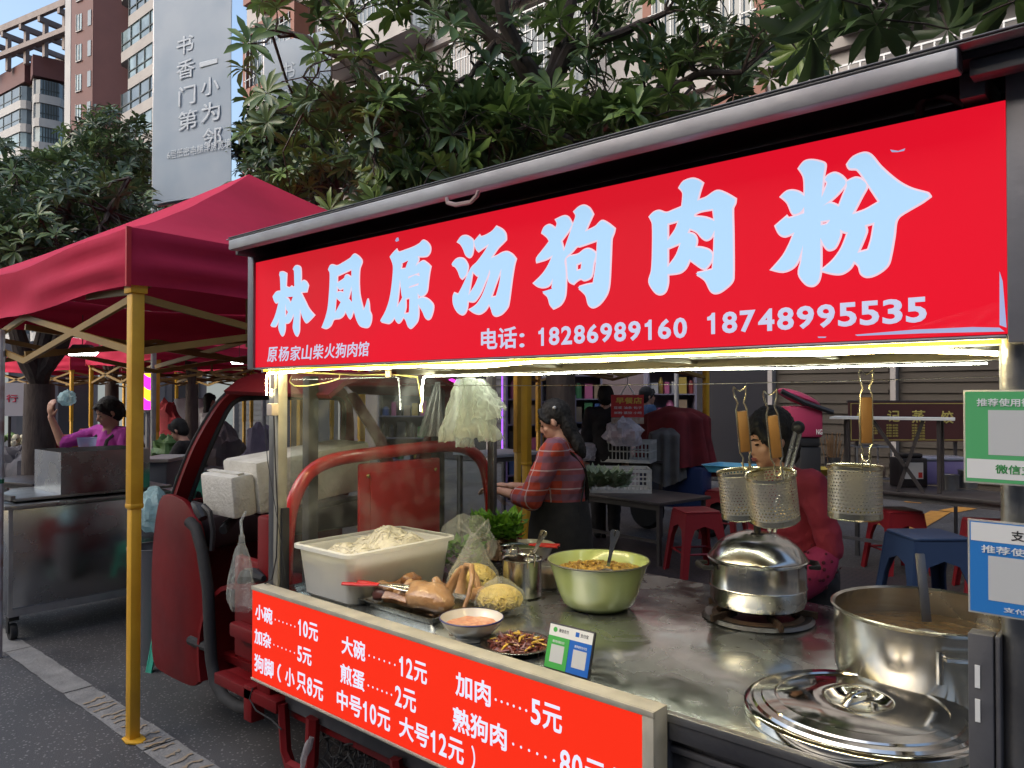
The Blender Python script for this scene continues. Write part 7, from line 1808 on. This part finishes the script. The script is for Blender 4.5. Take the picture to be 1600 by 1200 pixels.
mb = MB(); obx(mb, T, -.085, .085, -.004, -.0005, .83, .98); lb = mb.build('label', mat('white_label', (.55, .53, .50), .5), o, smooth=False); mb = MB(); obx(mb, T, .04, .075, -.007, -.0045, .84, .89); mb.build('red_mark', mat('red_mark', (.5, .03, .02), .5), lb, smooth=False)
p = onz(1478, 740, .86); o = thing('lidded_bin', 'purple tinted clear bin behind the canisters on the dark table', 'bin', V((p.x, p.y, .75)))
T = frame_of(V((p.x, p.y, 0)), RT, F0); mb = MB(); obx(mb, T, -.2, .24, 0, .3, .752, .98); mb.build('bin', mat('violet_plastic', (.24, .18, .34), .25), o, bevel=.02); mb = MB(); obx(mb, T, -.21, .25, -.01, .31, .981, 1.01); mb.build('lid', mat('clear_grey_lid', (.32, .31, .36), .2), o, bevel=.01)
p = onz(1366, 742, .80); o = thing('display_case', 'small glass display case between the chopsticks and the black container', 'case', V((p.x, p.y, .75)))
T = frame_of(V((p.x, p.y, 0)), RT, F0); mb = MB()
for a in (-.17, .17):
    for b_ in (0, .28): mb.bar(T(a, b_, .752), T(a, b_, 1.08), .014)
for z in (.76, 1.08): mb.bar(T(-.17, 0, z), T(.17, 0, z), .014); mb.bar(T(-.17, .28, z), T(.17, .28, z), .014); mb.bar(T(-.17, 0, z), T(-.17, .28, z), .014); mb.bar(T(.17, 0, z), T(.17, .28, z), .014)
mb.build('case_frame', alu, o); mb = MB(); obx(mb, T, -.14, .14, .04, .24, .77, .90); mb.build('goods', mat('brown_goods', (.12, .07, .05), .6, 0, (.25, .17, .11), 20), o, bevel=.02)
p = onz(1275, 742, .86); o = thing('yellow_plate', 'yellow plate with a folded paper beside the pink case', 'plate', p); mb = MB(); mb.lathe([(0, 0), (.10, 0), (.17, .06), (.175, .065), (.165, .06), (.09, .01), (0, .01)], p, 24); mb.build('plate', mat('yellow_dish', (.55, .40, .05), .35), o)
table_between('small dark stand under the pink case and yellow plate', gnd(1160, 5.6), gnd(1285, 5.4), .45, .84, dkm)
p = atZ(1150, 727, 5.7); o = thing('blue_tray', 'light blue plastic tray left of the woman in pink', 'tray', p); mb = MB(); tub_mesh(mb, (p.x, p.y, p.z - .05), [(.17, .12, .03, 0), (.20, .15, .03, .05), (.21, .16, .03, .052)]); mb.build('tray_body', mat('light_blue_plastic', (.05, .25, .42), .4), o, thick=.004)
# pink delivery case with open lid
p = atZ(1262, 684, 5.0); o = thing('delivery_case', 'bright pink case with its lid tilted open, right of the woman in pink', 'case', V((p.x, p.y, .86)))
pk = mat('pink_plastic', (.38, .035, .10), .45); T = frame_of(V((p.x, p.y, 0)), RT, F0)
mb = MB(); obx(mb, T, -.115, .105, 0, .2, p.z, p.z + .205); cs_ = mb.build('case_body', pk, o, bevel=.02)
mb = MB(); M = Matrix.Translation(T(-.02, .10, p.z + .258)) @ Matrix.Rotation(atan2(RT.y, RT.x), 4, 'Z') @ Matrix.Rotation(radians(22), 4, 'Y'); mb.ell((0, 0, 0), (.15, .11, .038), None, 18, 10)
for v in mb.bm.verts: v.co = M @ v.co
mb.build('case_lid', pk, o); mb = MB(); mb.tube([M @ V((-.16, -.115, -.015)), M @ V((0, -.12, -.03)), M @ V((.20, -.115, -.02))], .018, 6); mb.build('lid_rim', black, o)
mb = MB(); obx(mb, T, -.08, .09, .02, .18, p.z - .06, p.z - .001); obx(mb, T, -.04, .10, .03, .17, .845, p.z - .061); mb.build('stand', black, o, bevel=.01)
lettering([('NG', .055, .095, p.z + .02, .035, .02, 0)], 'lettering', wink, cs_, V((p.x, p.y, 0)) - F0 * .003, RT, -F0, depth=.0008)
a, b_ = atZ(1198, 860, 2.80), atZ(1247, 673, 2.92); a.z = max(a.z, .86)
o = thing('steel_tongs_rest', 'pair of steel tubes with a black knob leaning up behind the steamer pot', 'tool', a)
ofs = RT * .010; mb = MB(); mb.tube([a - ofs, b_ - ofs], .008, 8); mb.tube([a + ofs, b_ + ofs], .008, 8); mb.build('steel_tubes', steel, o); mb = MB(); mb.ell(b_ + V((0, 0, .012)), (.026, .022, .026)); mb.build('knob', black, o)

# ------------------------------------------------------------ shops at the foot of the apartment house
sh = thing('shop_front', 'row of dim shop fronts with shutters and lit shelves under the apartment house', 'shop', (-4, 13.2, 0))
T = frame_of((0, 13.2, 0), V((1, 0, 0)), V((0, 1, 0)))
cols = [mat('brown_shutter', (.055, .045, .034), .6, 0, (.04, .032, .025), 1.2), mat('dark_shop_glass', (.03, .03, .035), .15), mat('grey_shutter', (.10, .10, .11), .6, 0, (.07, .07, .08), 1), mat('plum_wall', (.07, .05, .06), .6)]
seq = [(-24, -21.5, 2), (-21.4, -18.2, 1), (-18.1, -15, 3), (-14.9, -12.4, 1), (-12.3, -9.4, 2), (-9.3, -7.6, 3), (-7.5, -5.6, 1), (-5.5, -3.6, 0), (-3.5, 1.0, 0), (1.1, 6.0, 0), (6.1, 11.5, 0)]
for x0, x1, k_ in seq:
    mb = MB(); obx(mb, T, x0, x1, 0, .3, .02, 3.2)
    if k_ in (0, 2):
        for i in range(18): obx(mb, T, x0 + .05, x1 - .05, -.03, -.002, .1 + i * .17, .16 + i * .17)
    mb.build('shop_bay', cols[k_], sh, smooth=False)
for x0, x1, _ in seq: mb = MB(); obx(mb, T, x0 - .09, x0 - .01, -.15, .3, 0, 3.2); mb.build('pier', stainw, sh, smooth=False)
goodm = [mat('goods_' + n_, tuple(q * .55 + .03 for q in c_), .5) for n_, c_ in (('red', (.45, .03, .03)), ('blue', (.04, .15, .45)), ('yellow', (.6, .42, .05)), ('white', (.6, .6, .6)), ('green', (.05, .3, .08)), ('pink', (.6, .12, .3)), ('tan', (.4, .28, .16)), ('black', (.02, .02, .02)))]
def shelf_unit(label, px_, k, wd, ht, seed, glow=None, rows=5):
    rr = random.Random(seed); A = gnd(px_, k); o = thing('goods_shelf', label, 'shelf', A, 'shelves of goods in front of the shops'); T = frame_of(A, RT, F0)
    mb = MB(); obx(mb, T, 0, .03, 0, .4, 0, ht); obx(mb, T, wd - .03, wd, 0, .4, 0, ht); obx(mb, T, .031, wd - .031, .37, .4, 0, ht)
    for i in range(rows + 1): obx(mb, T, .031, wd - .031, 0, .369, ht * i / rows, ht * i / rows + .02)
    mb.build('rack', mat('pale_rack', (.16, .15, .20), .5), o)
    bms = {}
    for i in range(rows):
        x = .05
        while x < wd - .12:
            w_ = rr.uniform(.06, .16); h = rr.uniform(.4, .85) * ht / rows; mb = MB(); m_ = rr.choice(goodm)
            z0 = ht * i / rows + .022
            if rr.random() < .4: mb.lathe([(0, 0), (w_ * .45, 0), (w_ * .45, h * .7), (w_ * .2, h), (0, h)], T(x + w_ / 2, .15, z0), 8)
            else: obx(mb, T, x, x + w_, .04, .3, z0, z0 + h)
            mb.build('goods_pack', m_, o, smooth=False); x += w_ + rr.uniform(.01, .05)
    if glow: mb = MB(); mb.tube([T(-.05, -.03, .1), T(-.05, -.03, ht + .1)], .012, 6); mb.build('neon_tube', glow, o)
    return o
violet = emis('violet_neon_glow', (.35, .10, 1.0), 2.2); magn = emis('magenta_neon_glow', (1.0, .05, .75), 2.5)
shelf_unit('lit shelf of small colourful goods behind the bag bunch', 790, 11.5, .55, 1.9, 1, violet)
shelf_unit('shelf of bright packets just right of the violet neon tube', 822, 12.1, .45, 1.85, 2)
shelf_unit('dim shelf of goods left of the dark standing figure', 893, 12.4, .5, 1.9, 3)
shelf_unit('dim shelf of goods right of the hanging red sheet', 1012, 12.5, .8, 2.0, 4)
shelf_unit('shelf of mixed goods beyond the plaid shoulder', 860, 11.9, .4, 1.6, 5)
shelf_unit('shelf of goods seen through the side glass', 590, 14.0, 1.0, 2.0, 6)
o = thing('neon_ring', 'small magenta and blue neon ring glowing beside the hanging bags', 'neon light', atZ(706, 604, 9.0)); c_ = atZ(706, 606, 9.0)
mb = MB(); mb.tube([c_ + RT * (cos(a * .5) * .05) + V((0, 0, sin(a * .5) * .09)) for a in range(13)], .022, 6, closed=True); mb.build('ring', magn, o)
mb = MB(); c_ = atZ(716, 602, 9.0); mb.tube([c_ + V((0, 0, .07)), c_ - RT * .04 - V((0, 0, .07))], .022, 6); mb.build('blue_bar', emis('blue_neon_glow', (.02, .2, 1.0), 2.5), o)
mb = MB(); mb.tube([V((c_.x, c_.y, 0)), c_], .015, 6); mb.build('stand', black, o)

# ------------------------------------------------------------ left background
bk_ = thing('market_hall', 'long low grey building closing the street behind the left canopies', 'building', gnd(150, 30))
a, u, v_, W_ = bpx(-120, 27, 420, 33); T = frame_of(a, u, v_)
mb = MB(); obx(mb, T, 0, W_, 0, 6, 0, 3.6); mb.build('wall', mat('dull_wall', (.13, .12, .13), .7, 0, (.08, .075, .085), .6), bk_, smooth=False)
for i in range(9):
    s0 = W_ * (i + .1) / 9; mb = MB(); obx(mb, T, s0, s0 + W_ / 9 * .8, -.04, -.003, .1, 2.7); mb.build('shutter', [cols[1], cols[2], mat('lit_shop', (.2, .2, .2), .6, emit=(.5, .55, .5), es=.25)][(i * 5) % 3], bk_, smooth=False)
o, p, w_, h, N_ = flat_sign('white_board', 'white board with a red character behind the dark tree trunk at the left edge', (6, 598), (40, 650), 10.5, mat('dirty_white_board', (.40, .38, .42), .6), [('行', 10, 28, 616, 628)], mat('red_character_ink', (.45, .02, .06), .5))
mb = MB(); q = V((p.x, p.y, 0)) - N_ * .05; mb.tube([q + RT * .05, q + RT * .05 + V((0, 0, 1.3))], .02, 6); mb.tube([q + RT * (w_ - .05), q + RT * (w_ - .05) + V((0, 0, 1.3))], .02, 6); mb.build('board_legs', dkm, o)
# striped light box
def stripe_mat():
    m = bpy.data.materials.new('striped_lightbox_glow'); m.use_nodes = True; t = m.node_tree; b = t.nodes['Principled BSDF']; L = t.links.new; b.inputs['Base Color'].default_value = (.1, .03, .05, 1)
    tc = t.nodes.new('ShaderNodeTexCoord'); mp = t.nodes.new('ShaderNodeMapping'); mp.inputs['Rotation'].default_value = (0, radians(-50), atan2(RT.y, RT.x) * 0); L(tc.outputs['Object'], mp.inputs[0])
    w_ = t.nodes.new('ShaderNodeTexWave'); w_.inputs['Scale'].default_value = 1.6; w_.bands_direction = 'Z'; L(mp.outputs[0], w_.inputs[0]); r = t.nodes.new('ShaderNodeValToRGB'); r.color_ramp.interpolation = 'CONSTANT'
    r.color_ramp.elements[0].color = (.9, .02, .55, 1); r.color_ramp.elements[1].position = .55; r.color_ramp.elements[1].color = (1, .45, .02, 1); L(w_.outputs[0], r.inputs[0]); L(r.outputs[0], b.inputs['Emission Color']); b.inputs['Emission Strength'].default_value = 1.5; return m
p = atZ(231, 640, 10.0); o = thing('striped_light_box', 'upright light box glowing with pink and yellow diagonal stripes', 'light box', V((p.x, p.y, 0)))
mb = MB(); mb.lathe([(0, 0), (.075, 0), (.075, .47), (0, .47)], p, 20); mb.build('glowing_tube', stripe_mat(), o); mb = MB(); mb.lathe([(0, 0), (.09, 0), (.09, .03), (0, .03)], p + V((0, 0, .472)), 20); mb.lathe([(0, -.04), (.09, -.04), (.09, -.002), (0, -.002)], p, 20); mb.tube([V((p.x, p.y, 0)), p - V((0, 0, .04))], .03, 8); mb.build('cap_and_post', alu, o)
# white covered table
p = gnd(305, 13.5); o = thing('covered_table', 'tall stack draped in white cloth left of the far person in white', 'covered table', p); T = frame_of(p, RT, F0)
mb = MB(); N_x = 14
def dr(u, v):
    th = u * 2 * pi; r_ = 1 + .05 * sin(th * 5) * (1 - v) + .25 * (1 - v); x = .28 * r_ * max(-1, min(1, 1.3 * cos(th))); y = .25 * r_ * max(-1, min(1, 1.3 * sin(th))); return T(x, y, .85 + .68 * v)
mb.grid(dr, 40, 8); mb.grid(lambda u, v: T(-.28 + .56 * u, -.25 + .5 * v, 1.532 + .01 * sin(u * 9)), 6, 6); mb.build('white_cloth', cloth('white_sheet', (.55, .56, .62), (.46, .47, .53), 6), o)
mb = MB(); obx(mb, T, -.3, .3, -.25, .3, 0, .86); mb.build('stack', mat('red_boxes', (.30, .02, .03), .6), o)
table_between('low table with vegetables left of the dark tree trunk', gnd(-30, 8.0), gnd(52, 7.6), .6, .72, dkm)
for i, (x, y, lab) in enumerate(((8, 672, 'heap of green cabbages on the low table at the left edge'), (30, 676, 'pale cauliflowers on the low table at the left edge'))):
    p = onz(x, y + 22, .72); o = thing('vegetable_heap', lab, 'vegetables', p); mb = MB(); rr = random.Random(i)
    for k_ in range(9): mb.ell(p + V((rr.uniform(-.12, .12), rr.uniform(-.12, .12), .06 + rr.uniform(0, .10))), .06, n=10, m=7)
    mb.jitter(.02, 22); mb.build('vegetables', mat(('cabbage_green', 'cauliflower')[i], ((.16, .26, .08), (.5, .46, .32))[i], .6, bump=.6), o)
table_between('folding table with tubs behind the woman in magenta', gnd(60, 8.6), gnd(215, 9.4), .6, .95, dkm)
for i, (x, lab, m_) in enumerate(((142, 'white tub on the folding table left of the woman in magenta', white_pl), (152, 'grey tub beside the white one on the folding table', alu), (88, 'red basin on the folding table behind the raised hand', mat('red_basin', (.4, .03, .03), .4)), (120, 'orange bowl on the folding table behind the raised arm', mat('orange_basin', (.6, .2, .03), .4)))):
    k_ = 8.6 + (x - 60) / 155 * .8 + .15; p = gnd(x, k_); o = thing('plastic_tub', lab, 'tub', V((p.x, p.y, .95))); mb = MB(); mb.lathe([(0, .952), (.11, .952), (.14, 1.12), (.15, 1.13), (.13, 1.12), (.10, .97), (0, .97)], p, 18); mb.build('tub', m_, o)
p = gnd(160, 8.0); o = thing('red_chair', 'red plastic chair back showing beside the woman in magenta', 'chair', p); T = frame_of(p, RT, F0)
mb = MB(); obx(mb, T, -.25, .2, .0, .05, .5, 1.25); mb.build('backrest', redp, o, bevel=.02); mb = MB(); obx(mb, T, -.25, .2, -.42, -.01, .44, .49); mb.build('seat', redp, o, bevel=.015)
for a_ in (-.24, .16):
    for b_ in (-.40, .0): mb = MB(); obx(mb, T, a_, a_ + .035, b_, b_ + .035, 0, .439); mb.build('leg', redp, o)
p = gnd(236, 6.6); o = thing('grey_counter', 'grey blue counter box right of the near yellow leg', 'counter', p); T = frame_of(p, RT, F0)
mb = MB(); obx(mb, T, -.12, .14, 0, .5, .0, 1.02); mb.build('counter_body', mat('grey_blue_panel', (.13, .16, .21), .45), o, bevel=.01); mb = MB(); obx(mb, T, -.14, .16, -.02, .52, 1.022, 1.05); mb.build('counter_top', alu, o)
table_between('dark table where the man in black sits', gnd(255, 8.4), gnd(300, 8.2), .6, .78, dkm)
p = atZ(241, 800, 4.7); crumple('plastic_bag', 'bulging pale blue plastic bag beside the near yellow leg', p, (.10, .09, .13), film('pale_blue_bag', (.55, .80, .85)), seed=44, amp=.3)
p2 = V((p.x, p.y, 0)); o = thing('white_bucket', 'white bucket under the pale blue bag', 'bucket', p2); mb = MB(); mb.lathe([(0, 0), (.13, 0), (.15, .66), (.155, .68), (.14, .68)], p2, 24, cap0=True); mb.build('bucket', mat('grey_bucket', (.16, .16, .17), .5), o); mb = MB(); mb.tube([p2 + V((.15, 0, .6)), p2 + V((.13, -.05, .4)), p2 + V((0, -.155, .33)), p2 + V((-.13, -.05, .4)), p2 + V((-.15, 0, .6))], .004, 5); mb.build('handle', alu, o)
# clutter of the market at the left
for px_, k_, z_, r, m_, lab in ((268, 12.0, .0, (.35, .3, .75), cloth('red_cloth_heap', (.30, .02, .03), (.2, .015, .02), 5), 'tall red cloth covered heap left of the white draped stack'),
                               (200, 10.5, .0, (.4, .3, .55), cloth('brown_sack', (.16, .10, .07), (.1, .07, .05), 5), 'brown sack pile far behind the woman in magenta'),
                               (262, 9.6, .78, (.22, .15, .16), mat('potted_greens', (.06, .14, .03), .6, bump=.8), 'bushy green produce on the table of the man in black'),
                               (30, 9.5, .0, (.5, .3, .5), cloth('grey_sack', (.10, .09, .10), (.06, .06, .07), 5), 'dark grey sacks under the white board'),
                               (345, 10.5, .0, (.35, .3, .6), cloth('dark_bundle', (.06, .04, .05), (.1, .06, .06), 5), 'dark bundle seen through the cab windscreen'),
                               (410, 9.5, .0, (.3, .25, .62), cloth('mauve_bundle', (.20, .15, .20), (.12, .09, .13), 5), 'mauve bundle seen through the side glass')):
    p = gnd(px_, k_); crumple('goods_heap', lab, (p.x, p.y, z_ + r[2] * .85), r, m_, seed=px_, amp=.4, cat='heap')
# foam box in the cab and the hanging bag
fm_ = mat('foam_box', (.62, .60, .54), .8, 0, (.52, .50, .44), 18, bump=.6, bsc=70)
o = thing('foam_box', 'chipped white polystyrene box lying across the tricycle cab', 'foam box', (-3.2, 2.0, 1.1))
Mt = Matrix.Translation((-3.21, 2.0, 1.2)) @ Matrix.Rotation(radians(6), 4, 'X') @ Matrix.Translation((3.21, -2.0, -1.2))
mb = MB(); mb.box(-3.36, -3.06, 1.775, 2.40, 1.095, 1.33, Mt); bx_ = mb.build('box', fm_, o, bevel=.02); mb = MB(); mb.box(-3.35, -3.07, 1.66, 1.772, 1.10, 1.285, Mt); mb.build('lid', fm_, o, bevel=.016); mb = MB(); mb.box(-3.355, -3.08, 1.7, 1.73, 1.286, 1.292, Mt); mb.build('lid_ridge', fm_, bx_)
p = onY(376, 850, 1.55); o = thing('hanging_bag', 'clear plastic bag knotted and hung from the brake lever in the cab', 'bag', p)
mb = MB()
def hb2(u, v):
    th = u * 2 * pi; r_ = .012 + .065 * (max(0, v - .12)) ** .6 * (1 if v < .9 else (1 - (v - .9) * 4)); r_ *= 1 + .18 * sin(th * 5 + v * 3) + .12 * noise.noise(V((cos(th) * 2, sin(th) * 2, v * 4)))
    c0 = onY(378, 836, 1.55); return c0 + V((cos(th) * r_ * 1.1, sin(th) * r_ * .7, -v * .29))
mb.grid(hb2, 30, 16); mb.build('film', clearbag, o); mb = MB(); mb.tube([onY(378, 838, 1.55), onY(376, 815, 1.58), onY(384, 800, 1.66)], .006, 5); mb.build('tied_handles', clearbag, o)
